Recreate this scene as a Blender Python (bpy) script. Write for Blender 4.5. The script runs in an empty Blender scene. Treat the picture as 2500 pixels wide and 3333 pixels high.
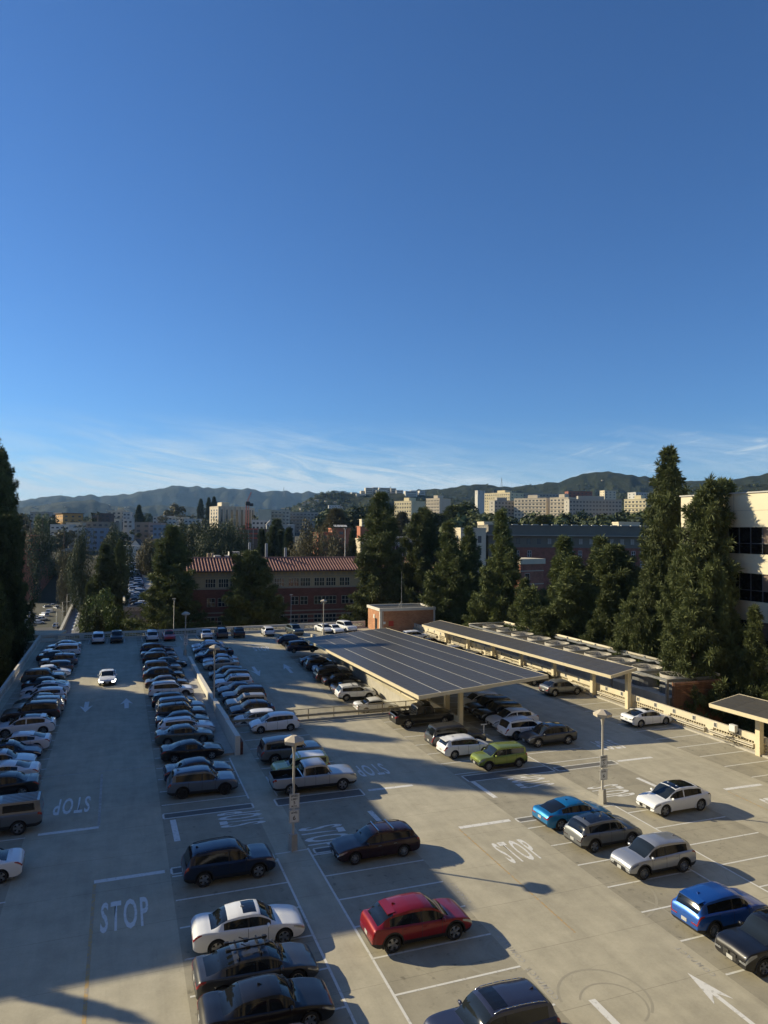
import bpy, bmesh, math, random
from mathutils import Vector, Matrix, noise
R_ = math.radians
SC = bpy.context.scene
COL = SC.collection

# ------------------------------------------------------------------ camera, sky, sun, exposure
CAM_H = 18.0
FPX, PITCH, ROLL, YAW = 2323.3, 0.025306, 0.009798, 0.35334
_F = Vector((math.sin(YAW)*math.cos(PITCH), math.cos(YAW)*math.cos(PITCH), math.sin(PITCH)))
_R = Vector((math.cos(YAW), -math.sin(YAW), 0)); _U = _R.cross(_F)
_R2 = _R*math.cos(ROLL)+_U*math.sin(ROLL); _U2 = _U*math.cos(ROLL)-_R*math.sin(ROLL)
cam_d = bpy.data.cameras.new('camera'); cam = bpy.data.objects.new('camera', cam_d); COL.objects.link(cam)
cam_d.sensor_fit = 'VERTICAL'; cam_d.sensor_height = 24.0; cam_d.lens = 24.0*FPX/3333.0
cam_d.clip_start = 0.5; cam_d.clip_end = 40000
_M = Matrix((_R2, _U2, -_F)).transposed().to_4x4(); _M.translation = (0, 0, CAM_H); cam.matrix_world = _M
SC.camera = cam
SUN_DIR = Vector((-0.791, 0.612, 0)).normalized(); SUN_EL = R_(24.2)
sun_d = bpy.data.lights.new('sun', 'SUN'); sun = bpy.data.objects.new('sun', sun_d); COL.objects.link(sun)
sun_d.energy = 5.0; sun_d.angle = R_(0.55); sun_d.color = (1.0, 0.87, 0.60)
_s = Vector((SUN_DIR.x*math.cos(SUN_EL), SUN_DIR.y*math.cos(SUN_EL), math.sin(SUN_EL)))
sun.rotation_euler = _s.to_track_quat('Z', 'Y').to_euler(); sun.location = _s*300
world = bpy.data.worlds.new('World'); SC.world = world; world.use_nodes = True
def build_world():
    nt = world.node_tree; N = nt.nodes; L = nt.links; N.clear()
    out = N.new('ShaderNodeOutputWorld'); bg = N.new('ShaderNodeBackground'); L.new(bg.outputs[0], out.inputs[0])
    sky = N.new('ShaderNodeTexSky'); sky.sky_type = 'NISHITA'; sky.sun_disc = False
    sky.sun_elevation = SUN_EL; sky.sun_rotation = math.atan2(SUN_DIR.x, SUN_DIR.y)
    sky.altitude = 100; sky.air_density = 1.0; sky.dust_density = 0.1; sky.ozone_density = 2.6
    tc = N.new('ShaderNodeTexCoord'); sep = N.new('ShaderNodeSeparateXYZ'); L.new(tc.outputs['Generated'], sep.inputs[0])
    def math_(op, a, b=None, clamp=False):
        m = N.new('ShaderNodeMath'); m.operation = op; m.use_clamp = clamp
        for i, v in enumerate((a, b)):
            if v is None: continue
            if isinstance(v, (int, float)): m.inputs[i].default_value = v
            else: L.new(v, m.inputs[i])
        return m.outputs[0]
    # cirrus: wisps laid out over azimuth and height
    az = math_('ARCTAN2', sep.outputs[0], sep.outputs[1]); el = sep.outputs[2]
    comb = N.new('ShaderNodeCombineXYZ'); L.new(az, comb.inputs[0]); L.new(el, comb.inputs[1])
    def layer(rot, sx, sy, det, lo, hi, dist=0.4, loc=(0, 0, 0), rough=.6):
        mp = N.new('ShaderNodeMapping'); L.new(comb.outputs[0], mp.inputs[0]); mp.vector_type = 'TEXTURE'
        mp.inputs['Rotation'].default_value = (0, 0, R_(rot)); mp.inputs['Scale'].default_value = (1/sx, 1/sy, 1); mp.inputs['Location'].default_value = loc
        nz = N.new('ShaderNodeTexNoise'); L.new(mp.outputs[0], nz.inputs[0]); nz.inputs['Scale'].default_value = 1.0
        nz.inputs['Detail'].default_value = det; nz.inputs['Distortion'].default_value = dist; nz.inputs['Roughness'].default_value = rough
        mr = N.new('ShaderNodeMapRange'); L.new(nz.outputs[0], mr.inputs[0]); mr.inputs[1].default_value = lo; mr.inputs[2].default_value = hi
        mr.interpolation_type = 'SMOOTHSTEP'; return mr.outputs[0]
    veil = layer(-7, 2.6, 11, 5, .32, .60, .5, (.4, .1, 0))
    fine = layer(-9, 5.5, 52, 8, .33, .66, 1.1, (0, .03, 0), .66)
    wisp = layer(10, 7.0, 34, 9, .52, .80, 1.6, (.7, .3, 0), .68)
    right = N.new('ShaderNodeMapRange'); L.new(az, right.inputs[0]); right.inputs[1].default_value = .15; right.inputs[2].default_value = .55; right.interpolation_type = 'SMOOTHSTEP'
    st = math_('ADD', math_('MULTIPLY', fine, math_('SUBTRACT', 1.0, math_('MULTIPLY', right.outputs[0], .55))), math_('MULTIPLY', wisp, math_('ADD', .35, math_('MULTIPLY', right.outputs[0], .8))))
    m = math_('MULTIPLY', math_('ADD', .28, math_('MULTIPLY', veil, .9)), math_('ADD', .10, math_('MULTIPLY', st, 1.25)))
    band = N.new('ShaderNodeMapRange'); L.new(el, band.inputs[0]); band.interpolation_type = 'SMOOTHSTEP'
    band.inputs[1].default_value = 0.16; band.inputs[2].default_value = 0.055
    m = math_('MULTIPLY', m, band.outputs[0]); m = math_('MULTIPLY', m, 1.0, True)
    low = N.new('ShaderNodeMapRange'); L.new(el, low.inputs[0]); low.inputs[1].default_value = 0.13; low.inputs[2].default_value = 0.0
    low.interpolation_type = 'SMOOTHSTEP'
    m = math_('ADD', m, math_('MULTIPLY', low.outputs[0], 0.34), True)
    sc = N.new('ShaderNodeVectorMath'); sc.operation = 'MULTIPLY'; L.new(sky.outputs[0], sc.inputs[0]); sc.inputs[1].default_value = (0.55, 0.91, 1.36)
    mix = N.new('ShaderNodeMix'); mix.data_type = 'RGBA'; L.new(m, mix.inputs['Factor']); L.new(sc.outputs[0], mix.inputs['A'])
    mix.inputs['B'].default_value = (6.6, 8.0, 8.9, 1)
    L.new(mix.outputs['Result'], bg.inputs[0]); bg.inputs[1].default_value = 0.066
build_world()
SC.render.engine = 'CYCLES'
SC.view_settings.view_transform = 'Standard'; SC.view_settings.look = 'None'; SC.view_settings.gamma = 1
SC.view_settings.use_curve_mapping = False; SC.view_settings.exposure = 0.50
SC.cycles.max_bounces = 6; SC.cycles.diffuse_bounces = 3; SC.cycles.glossy_bounces = 3

# ------------------------------------------------------------------ helpers
def ray(px, py):
    return _F + _R2*((px-1250)/FPX) - _U2*((py-1666.5)/FPX)
def at(px, py, d):                      # a point seen at (px, py) of the photograph, d metres ahead
    return Vector((0, 0, CAM_H)) + ray(px, py)*d
def tag(o, label=None, cat=None, group=None, kind=None):
    if label: o['label'] = label
    if cat: o['category'] = cat
    if group: o['group'] = group
    if kind: o['kind'] = kind
    return o
def empty(name, loc=(0, 0, 0), rz=0.0, label=None, cat=None, group=None):
    o = bpy.data.objects.new(name, None); COL.objects.link(o); o.location = loc; o.rotation_euler = (0, 0, rz)
    o.empty_display_size = 0.3
    return tag(o, label, cat, group)
def link(name, me, parent=None, loc=None, rot=None, scale=None, kind=None):
    o = bpy.data.objects.new(name, me); COL.objects.link(o)
    if parent is not None: o.parent = parent
    if loc is not None: o.location = loc
    if rot is not None: o.rotation_euler = rot
    if scale is not None: o.scale = scale
    if kind: o['kind'] = kind
    return o
class MB:
    def __init__(s): s.v = []; s.f = []; s.m = []
    def quad(s, a, b, c, d, mi=0):
        n = len(s.v); s.v += [tuple(a), tuple(b), tuple(c), tuple(d)]; s.f.append((n, n+1, n+2, n+3)); s.m.append(mi)
    def poly(s, pts, mi=0):
        n = len(s.v); s.v += [tuple(p) for p in pts]; s.f.append(tuple(range(n, n+len(pts)))); s.m.append(mi)
    def box(s, x0, x1, y0, y1, z0, z1, mi=0):
        n = len(s.v)
        s.v += [(x0, y0, z0), (x1, y0, z0), (x1, y1, z0), (x0, y1, z0), (x0, y0, z1), (x1, y0, z1), (x1, y1, z1), (x0, y1, z1)]
        for q in ((0, 3, 2, 1), (4, 5, 6, 7), (0, 1, 5, 4), (1, 2, 6, 5), (2, 3, 7, 6), (3, 0, 4, 7)):
            s.f.append(tuple(n+i for i in q)); s.m.append(mi)
    def hexa(s, P, mi=0):                # eight corners, lower four then upper four
        n = len(s.v); s.v += [tuple(p) for p in P]
        for q in ((0, 3, 2, 1), (4, 5, 6, 7), (0, 1, 5, 4), (1, 2, 6, 5), (2, 3, 7, 6), (3, 0, 4, 7)):
            s.f.append(tuple(n+i for i in q)); s.m.append(mi)
    def tube(s, p0, p1, r0, r1=None, n=8, mi=0, cap=True):
        r1 = r0 if r1 is None else r1
        p0 = Vector(p0); p1 = Vector(p1); d = (p1-p0).normalized()
        a = d.orthogonal().normalized(); b = d.cross(a); k = len(s.v)
        for (p, r) in ((p0, r0), (p1, r1)):
            for i in range(n):
                t = 2*math.pi*i/n; s.v.append(tuple(p+a*(r*math.cos(t))+b*(r*math.sin(t))))
        for i in range(n):
            j = (i+1) % n; s.f.append((k+i, k+j, k+n+j, k+n+i)); s.m.append(mi)
        if cap:
            s.f.append(tuple(k+n-1-i for i in range(n))); s.m.append(mi); s.f.append(tuple(k+n+i for i in range(n))); s.m.append(mi)
    def lathe(s, prof, n=24, axis='z', c=(0, 0, 0), mi=0, close=False):
        k = len(s.v); c = Vector(c)
        for (r, h) in prof:
            for i in range(n):
                t = 2*math.pi*i/n; x = r*math.cos(t); y = r*math.sin(t)
                v = (x, y, h) if axis == 'z' else ((x, h, y) if axis == 'y' else (h, x, y))
                s.v.append(tuple(c+Vector(v)))
        for j in range(len(prof)-1):
            for i in range(n):
                i2 = (i+1) % n; s.f.append((k+j*n+i, k+j*n+i2, k+(j+1)*n+i2, k+(j+1)*n+i)); s.m.append(mi)
        return s
    def mesh(s, name, mats, smooth=False, angle=None):
        me = bpy.data.meshes.new(name); me.from_pydata(s.v, [], s.f); me.update()
        for m in (mats if isinstance(mats, (list, tuple)) else [mats]): me.materials.append(m)
        if any(s.m): me.polygons.foreach_set('material_index', s.m)
        if smooth: me.shade_smooth()
        if smooth and angle: me.set_sharp_from_angle(angle=R_(angle))
        return me
    def build(s, name, mats, parent=None, loc=None, rot=None, smooth=False, angle=None, kind=None):
        return link(name, s.mesh(name, mats, smooth, angle), parent, loc, rot, None, kind)

# ------------------------------------------------------------------ materials
MATS = {}
def mat(name, col, rough=0.6, metal=0.0, coat=0.0, spec=0.5, var=0.0, scale=8.0, bump=0.0, bscale=40.0, col2=None, emit=None, estr=0, obj=True, detail=6, trans=0):
    if name in MATS: return MATS[name]
    m = bpy.data.materials.new(name); m.use_nodes = True; nt = m.node_tree; N = nt.nodes; L = nt.links
    b = N['Principled BSDF']; b.inputs['Base Color'].default_value = (*col, 1); b.inputs['Roughness'].default_value = rough
    b.inputs['Metallic'].default_value = metal; b.inputs['Coat Weight'].default_value = coat; b.inputs['Coat Roughness'].default_value = 0.04
    b.inputs['Specular IOR Level'].default_value = spec
    if trans: b.inputs['Transmission Weight'].default_value = trans
    if emit: b.inputs['Emission Color'].default_value = (*emit, 1); b.inputs['Emission Strength'].default_value = estr
    if var or col2:
        tc = N.new('ShaderNodeTexCoord'); nz = N.new('ShaderNodeTexNoise'); L.new(tc.outputs['Object'], nz.inputs[0])
        nz.inputs['Scale'].default_value = scale; nz.inputs['Detail'].default_value = detail; nz.inputs['Roughness'].default_value = 0.62
        cr = N.new('ShaderNodeValToRGB'); L.new(nz.outputs[0], cr.inputs[0])
        c2 = col2 or tuple(min(1, c*(1+var)) for c in col); c1 = col if col2 else tuple(c*(1-var) for c in col)
        cr.color_ramp.elements[0].position = 0.32; cr.color_ramp.elements[1].position = 0.68
        cr.color_ramp.elements[0].color = (*c1, 1); cr.color_ramp.elements[1].color = (*c2, 1)
        L.new(cr.outputs[0], b.inputs['Base Color'])
    if bump:
        tc2 = N.new('ShaderNodeTexCoord'); n2 = N.new('ShaderNodeTexNoise'); L.new(tc2.outputs['Object'], n2.inputs[0]); n2.inputs['Scale'].default_value = bscale
        n2.inputs['Detail'].default_value = 4
        bp = N.new('ShaderNodeBump'); L.new(n2.outputs[0], bp.inputs['Height']); bp.inputs['Strength'].default_value = bump; L.new(bp.outputs[0], b.inputs['Normal'])
    MATS[name] = m; return m

M_BLACK = mat('black_trim', (0.012, 0.012, 0.013), 0.45)
M_WELL = mat('wheel_well_black', (0.006, 0.006, 0.006), 0.9)
M_TYRE = mat('tyre_rubber', (0.016, 0.016, 0.017), 0.75)
M_RIM = mat('alloy_rim', (0.42, 0.42, 0.43), 0.28, 0.9)
M_RIMD = mat('dark_rim', (0.03, 0.03, 0.032), 0.35, 0.6)
M_GLASS = mat('car_glass', (0.008, 0.010, 0.012), 0.07, 0.0, 0.0, 0.55)
M_WSHIELD = mat('windshield_glass', (0.014, 0.018, 0.020), 0.06, 0.0, 0.0, .6)
M_SUNROOF = mat('sunroof_glass', (0.008, 0.009, 0.011), 0.06, 0, 0.2)
M_HEAD = mat('headlight_lens', (0.30, 0.31, 0.32), 0.10, 0.5, 0.6)
M_HEADON = mat('headlight_lit', (0.8, 0.8, 0.75), 0.1, 0, 0, 0.5, emit=(1.0, 0.97, 0.9), estr=14)
M_TAIL = mat('taillight_lens', (0.28, 0.012, 0.014), 0.14, 0.1, 0.7)
M_TAILD = mat('smoked_taillight', (0.03, 0.010, 0.012), 0.12, 0.1, 0.8)
M_PLATE = mat('licence_plate_white', (0.42, 0.42, 0.40), 0.5, var=0.12, scale=14)
M_CHROME = mat('chrome_trim', (0.6, 0.6, 0.6), 0.18, 1.0)
PAINT = {}
def paint(n):
    spec = dict(white=(0.72, 0.73, 0.74, 0.0), pearl=(0.66, 0.67, 0.69, 0.15), silver=(0.42, 0.43, 0.45, 0.75), grey=(0.16, 0.17, 0.18, 0.65), darkgrey=(0.060, 0.063, 0.07, 0.6),
        black=(0.008, 0.008, 0.010, 0.2), navy=(0.010, 0.018, 0.045, 0.4), blue=(0.012, 0.085, 0.36, 0.45), azure=(0.008, 0.17, 0.40, 0.5), red=(0.22, 0.006, 0.010, 0.35),
        maroon=(0.028, 0.008, 0.010, 0.4), green=(0.19, 0.24, 0.035, 0.35), lime=(0.40, 0.42, 0.16, 0.2), beige=(0.38, 0.35, 0.30, 0.5), brown=(0.06, 0.045, 0.038, 0.5),
        slate=(0.12, 0.15, 0.19, 0.65), greygreen=(0.09, 0.115, 0.12, 0.6), signal=(0.45, 0.012, 0.012, 0.1), stone=(0.20, 0.19, 0.17, 0.3), indigo=(0.045, 0.05, 0.085, 0.6), greenblack=(0.018, 0.025, 0.028, 0.5))[n]
    if n not in PAINT: PAINT[n] = mat('paint_'+n, spec[:3], 0.34 if spec[3] > 0.3 else 0.40, spec[3]*.8, .75, .35)
    return PAINT[n]

# ------------------------------------------------------------------ cars
def lerp(a, b, t): return a+(b-a)*t
def interp(P, x):
    if x <= P[0][0]: return P[0][1]
    for (a, b) in zip(P, P[1:]):
        if x <= b[0]:
            t = (x-a[0])/(b[0]-a[0]) if b[0] > a[0] else 0
            return lerp(a[1], b[1], t)
    return P[-1][1]
def smooth_interp(P, x, h=0.09):
    ws = (1, 2, 3, 2, 1); s = 0; lo, hi = P[0][0], P[-1][0]
    hh = min(h, max(0.0, x-lo), max(0.0, hi-x))
    for i, w in enumerate(ws): s += w*interp(P, x+(i-2)*hh*0.5)
    return s/9.0
# belt: rear bumper top -> hood -> nose ; roof: base of rear glass -> roof -> base of windshield. x as fraction of length (-.5 .. .5), z in metres
CARS = {
 'sedan': dict(L=4.75, W=1.84, wr=0.345, ax=(-0.295, 0.305), belt=[(-.5, .80), (-.47, .98), (-.40, 1.03), (-.30, 1.00), (.0, .93), (.19, .93), (.30, .90), (.42, .80), (.48, .70), (.5, .60)],
    roof=[(-.36, 1.02), (-.20, 1.36), (-.10, 1.43), (.02, 1.45), (.09, 1.40), (.25, .95)], rg=(-.345, -.20), ws=(.095, .235), sg=(-.235, .185), bp=-.015, doors=(.16, -.02, -.20), tumb=.71),
 'fastback': dict(L=4.75, W=1.87, wr=0.355, ax=(-0.30, 0.31), belt=[(-.5, .82), (-.475, 1.02), (-.40, 1.03), (-.25, .98), (.0, .92), (.19, .91), (.32, .86), (.43, .75), (.485, .64), (.5, .56)],
    roof=[(-.45, 1.04), (-.30, 1.24), (-.14, 1.41), (.0, 1.44), (.08, 1.39), (.27, .93)], rg=(-.42, -.20), ws=(.085, .25), sg=(-.27, .19), bp=-.02, doors=(.165, -.02, -.21), tumb=.70),
 'coupe': dict(L=4.75, W=1.87, wr=0.345, ax=(-0.295, 0.30), belt=[(-.5, .82), (-.47, 1.00), (-.38, 1.03), (-.25, .98), (.0, .90), (.16, .91), (.30, .89), (.42, .80), (.485, .68), (.5, .58)],
    roof=[(-.39, 1.02), (-.22, 1.27), (-.10, 1.38), (-.01, 1.40), (.06, 1.34), (.22, .92)], rg=(-.375, -.19), ws=(.065, .205), sg=(-.22, .15), bp=-.11, doors=(.14, -.12), tumb=.69),
 'hatch': dict(L=4.35, W=1.78, wr=0.325, ax=(-0.305, 0.305), belt=[(-.5, .74), (-.485, .98), (-.42, 1.06), (-.25, 1.03), (.0, .96), (.22, .95), (.34, .90), (.44, .78), (.485, .66), (.5, .58)],
    roof=[(-.475, 1.05), (-.42, 1.36), (-.30, 1.49), (-.10, 1.53), (.05, 1.50), (.12, 1.42), (.30, .97)], rg=(-.47, -.405), ws=(.12, .285), sg=(-.36, .22), bp=-.03, doors=(.20, -.03, -.24), tumb=.73),
 'suv': dict(L=4.62, W=1.88, wr=0.375, ax=(-0.29, 0.305), belt=[(-.5, .70), (-.492, .98), (-.46, 1.10), (-.25, 1.09), (.0, 1.05), (.20, 1.06), (.34, 1.05), (.43, 1.01), (.472, .93), (.492, .80), (.5, .64)],
    roof=[(-.482, 1.08), (-.44, 1.46), (-.39, 1.62), (-.15, 1.70), (.02, 1.70), (.085, 1.64), (.255, 1.08)], rg=(-.478, -.41), ws=(.09, .24), sg=(-.385, .195), bp=-.02, doors=(.165, -.02, -.21), tumb=.76, rails=True, clad=True),
 'crossover': dict(L=4.70, W=1.90, wr=0.385, ax=(-0.305, 0.315), belt=[(-.5, .72), (-.49, 1.0), (-.465, 1.10), (-.30, 1.07), (.0, 1.01), (.20, 1.00), (.34, .97), (.43, .90), (.475, .82), (.492, .72), (.5, .60)],
    roof=[(-.462, 1.12), (-.38, 1.37), (-.28, 1.54), (-.12, 1.62), (.02, 1.62), (.10, 1.55), (.29, 1.02)], rg=(-.44, -.29), ws=(.105, .27), sg=(-.33, .21), bp=-.02, doors=(.18, -.02, -.215), tumb=.73, clad=True),
 'cuv': dict(L=4.35, W=1.82, wr=0.36, ax=(-0.295, 0.30), belt=[(-.5, .72), (-.49, .98), (-.46, 1.10), (-.25, 1.07), (.0, 1.01), (.20, 1.01), (.34, .99), (.43, .92), (.475, .82), (.492, .72), (.5, .60)],
    roof=[(-.475, 1.10), (-.42, 1.44), (-.35, 1.56), (-.12, 1.64), (.03, 1.63), (.10, 1.56), (.28, 1.02)], rg=(-.468, -.385), ws=(.105, .26), sg=(-.36, .205), bp=-.03, doors=(.18, -.03, -.22), tumb=.74, clad=True),
 'bigsuv': dict(L=4.95, W=1.96, wr=0.39, ax=(-0.285, 0.315), belt=[(-.5, .72), (-.492, 1.0), (-.465, 1.14), (-.25, 1.14), (.0, 1.11), (.21, 1.11), (.36, 1.10), (.445, 1.05), (.478, .96), (.494, .82), (.5, .66)],
    roof=[(-.482, 1.12), (-.452, 1.58), (-.42, 1.73), (-.20, 1.81), (.02, 1.81), (.08, 1.75), (.24, 1.13)], rg=(-.478, -.437), ws=(.085, .225), sg=(-.415, .185), bp=-.01, doors=(.155, -.01, -.20), tumb=.78, rails=True, clad=True),
 'wagon': dict(L=4.80, W=1.84, wr=0.335, ax=(-0.29, 0.30), belt=[(-.5, .74), (-.485, .96), (-.44, 1.03), (-.25, 1.00), (.0, .95), (.18, .95), (.30, .92), (.42, .82), (.483, .70), (.5, .60)],
    roof=[(-.475, 1.03), (-.42, 1.34), (-.36, 1.42), (-.15, 1.48), (.0, 1.48), (.07, 1.42), (.24, .96)], rg=(-.468, -.40), ws=(.075, .225), sg=(-.37, .175), bp=-.02, doors=(.155, -.02, -.205), tumb=.72, rails=True),
 'boxy': dict(L=4.14, W=1.80, wr=0.335, ax=(-0.31, 0.31), belt=[(-.5, .74), (-.49, 1.0), (-.46, 1.08), (-.25, 1.06), (.0, 1.02), (.24, 1.01), (.36, .99), (.44, .94), (.478, .84), (.492, .74), (.5, .60)],
    roof=[(-.485, 1.06), (-.46, 1.48), (-.42, 1.58), (-.15, 1.62), (.05, 1.62), (.12, 1.55), (.27, 1.02)], rg=(-.482, -.45), ws=(.125, .255), sg=(-.42, .215), bp=-.05, doors=(.20, -.05, -.25), tumb=.82, clad=True),
 'pickup': dict(L=5.85, W=2.03, wr=0.41, ax=(-0.29, 0.325), belt=[(-.5, 1.10), (-.49, 1.22), (-.15, 1.22), (.0, 1.20), (.19, 1.21), (.36, 1.20), (.46, 1.14), (.488, 1.04), (.5, .90)],
    roof=[(-.158, 1.20), (-.142, 1.74), (-.12, 1.87), (.0, 1.94), (.075, 1.94), (.12, 1.87), (.215, 1.22)], rg=(-.154, -.136), ws=(.123, .207), sg=(-.122, .175), bp=-.005, doors=(.16, -.005, -.135), tumb=.77, clad=True, bed=(-.485, -.165)),
 'van': dict(L=5.3, W=1.98, wr=0.35, ax=(-0.30, 0.315), belt=[(-.5, .70), (-.495, 1.1), (-.47, 1.12), (.0, 1.12), (.25, 1.10), (.38, 1.04), (.46, .90), (.49, .74), (.5, .64)],
    roof=[(-.49, 1.10), (-.48, 1.80), (-.45, 1.94), (.0, 1.98), (.10, 1.95), (.16, 1.85), (.36, 1.06)], rg=(-.488, -.478), ws=(.165, .33), sg=(.07, .28), bp=.9, doors=(.22, .05), tumb=.78),
}
def car_sections(S):
    L, W = S['L'], S['W']; hw = W/2; gc = 0.21 if not S.get('clad') else 0.25
    if 'bed' in S: gc = 0.36
    belt = [(a*L, z) for a, z in S['belt']]; roof = [(a*L, z) for a, z in S['roof']]
    gmax = max(z for _, z in roof)-1.0
    xs = set()
    n = 44
    for i in range(n+1): xs.add(round(-L/2+L*i/n, 4))
    for e in (0.0, .015, .05, .11): xs.add(round(-L/2+e, 4)); xs.add(round(L/2-e, 4))
    for a, _ in S['roof']: xs.add(round(a*L, 4)); xs.add(round(a*L+.06, 4)); xs.add(round(a*L-.06, 4))
    for k in ('rg', 'ws', 'sg'):
        for a in S[k]: xs.add(round(a*L, 4))
    if abs(S['bp']) < .5: xs.add(round(S['bp']*L-.045, 4)); xs.add(round(S['bp']*L+.045, 4))
    for d in S['doors']: xs.add(round(d*L-.009, 4)); xs.add(round(d*L+.009, 4))
    if 'bed' in S:
        for a in S['bed']: xs.add(round(a*L, 4)); xs.add(round(a*L+.03, 4)); xs.add(round(a*L-.03, 4))
    xs = sorted(x for x in xs if -L/2 <= x <= L/2)
    keep = [xs[0]]
    special = {round(v*L, 4) for k in ('rg', 'ws', 'sg') for v in S[k]} | {round(d*L+s, 4) for d in S['doors'] for s in (-.009, .009)}
    if abs(S['bp']) < .5: special |= {round(S['bp']*L+s, 4) for s in (-.045, .045)}
    for x in xs[1:]:
        if x-keep[-1] < 0.017 and x not in special: continue
        if x-keep[-1] < 0.017 and keep[-1] not in special and len(keep) > 1: keep[-1] = x; continue
        keep.append(x)
    xs = keep
    secs = []
    for x in xs:
        tf = min(1, max(0, (L/2-x)/1.0)); tr = min(1, max(0, (x+L/2)/0.75))
        w = hw*(0.83+0.17*(1-(1-tf)**3.4)**0.5)*(0.87+0.13*(1-(1-tr)**3.6)**0.5)
        zt = smooth_interp(belt, x, 0.07)
        inr = roof[0][0] < x < roof[-1][0]
        g = max(0.0, smooth_interp(roof, x, 0.075)-zt) if inr else 0.0
        endf = max(0, 1-min(tf*1.0/0.35, tr*.75/0.35)); zb = gc+0.14*endf**2
        q = min(1.0, g/(0.55*gmax))
        wr = hw*S['tumb']
        P = [(0, zb), (.80*w, zb), (.955*w, zb+.05), (.988*w, lerp(zb, zt, .28)), (1.0*w, lerp(zb, zt, .52)), (.992*w, lerp(zb, zt, .76)), (.972*w, zt-.055), (.935*w, zt-.004)]
        hood_y = (.90, .80, .70, .58, .30, 0)
        cr = .035
        gy = (lerp(.90*w, wr, .05), lerp(.90*w, wr, .72), lerp(.90*w, wr, .93), wr*.90, wr*.48, 0)
        gz = (.05, .74, .92, .985, 1.0, 1.0)
        for i in range(6):
            hy = hood_y[i]*w; y = lerp(hy, gy[i], q)
            hz = zt+cr*(1-(hood_y[i]))*1.2
            z = lerp(hz, zt+g*gz[i]+(cr*0.9 if i == 5 else (cr*.7 if i == 4 else 0)), q) if g > 0 else hz
            if g > 0 and i >= 1: z = max(z, hz)
            P.append((y, z))
        if 'bed' in S and S['bed'][0]*L <= x <= S['bed'][1]*L:
            P[8] = (.90*w, zt); P[9] = (.875*w, zt-.03); P[10] = (.87*w, .80); P[11] = (.60*w, .80); P[12] = (.30*w, .80); P[13] = (0, .80)
        secs.append((x, P, g, zt, w, zb))
    return secs
def comp_split(me, mats, mi_set):
    """faces whose material index is in mi_set -> list of (verts, faces) connected parts"""
    vs = me.vertices; polys = [p for p in me.polygons if p.material_index in mi_set]
    par = {}
    def find(a):
        while par[a] != a: par[a] = par[par[a]]; a = par[a]
        return a
    for p in polys:
        for v in p.vertices: par.setdefault(v, v)
        r = find(p.vertices[0])
        for v in p.vertices[1:]:
            q = find(v); par[q] = r
    groups = {}
    for p in polys: groups.setdefault(find(p.vertices[0]), []).append(p)
    out = []
    for g in groups.values():
        idx = {}; V = []; Fc = []; MI = []
        for p in g:
            f = []
            for v in p.vertices:
                if v not in idx: idx[v] = len(V); V.append(tuple(vs[v].co))
                f.append(idx[v])
            Fc.append(tuple(f)); MI.append(p.material_index)
        out.append((V, Fc, MI))
    return out
def build_wheel_mesh(r, wid=0.22):
    t = MB(); t.lathe([(r*.66, -wid/2+.01), (r*.90, -wid/2), (r*.985, -wid/2+.03), (r, -wid/2+.06), (r, wid/2-.06), (r*.985, wid/2-.03), (r*.90, wid/2), (r*.66, wid/2-.01)], 26, 'y')
    tm = t.mesh('tyre', M_TYRE, True, 45)
    rims = {}
    for nm, M in (('alloy', M_RIM), ('dark', M_RIMD)):
        for ns in (5, 10):
            d = MB(); rr = r*.67
            d.lathe([(rr, wid/2-.025), (rr*.93, wid/2-.012), (rr*.90, wid/2-.03), (rr*.90, -wid/2+.02)], 26, 'y', mi=0)
            d.lathe([(rr*.92, wid/2-.10), (0.001, wid/2-.10)], 26, 'y', mi=1)
            d.lathe([(rr*.20, wid/2-.09), (rr*.20, wid/2-.03), (0.001, wid/2-.02)], 12, 'y', mi=0)
            for k in range(ns):
                a = 2*math.pi*k/ns
                wd0 = rr*(.17 if ns == 5 else .08); wd1 = rr*(.24 if ns == 5 else .10)
                ca, sa = math.cos(a), math.sin(a)
                pts = []
                for yy in (wid/2-.085, wid/2-.028):
                    for (rad, wv) in ((rr*.10, -wd0), (rr*.92, -wd1), (rr*.92, wd1), (rr*.10, wd0)):
                        pts.append((rad*ca-wv*sa, yy, rad*sa+wv*ca))
                d.hexa(pts, 0)
            rims[(nm, ns)] = d.mesh('rim_'+nm, [M, M_WELL if nm == 'alloy' else M_BLACK], True, 35)
    return tm, rims
WHEELS = {}
PROTO = {}
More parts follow.
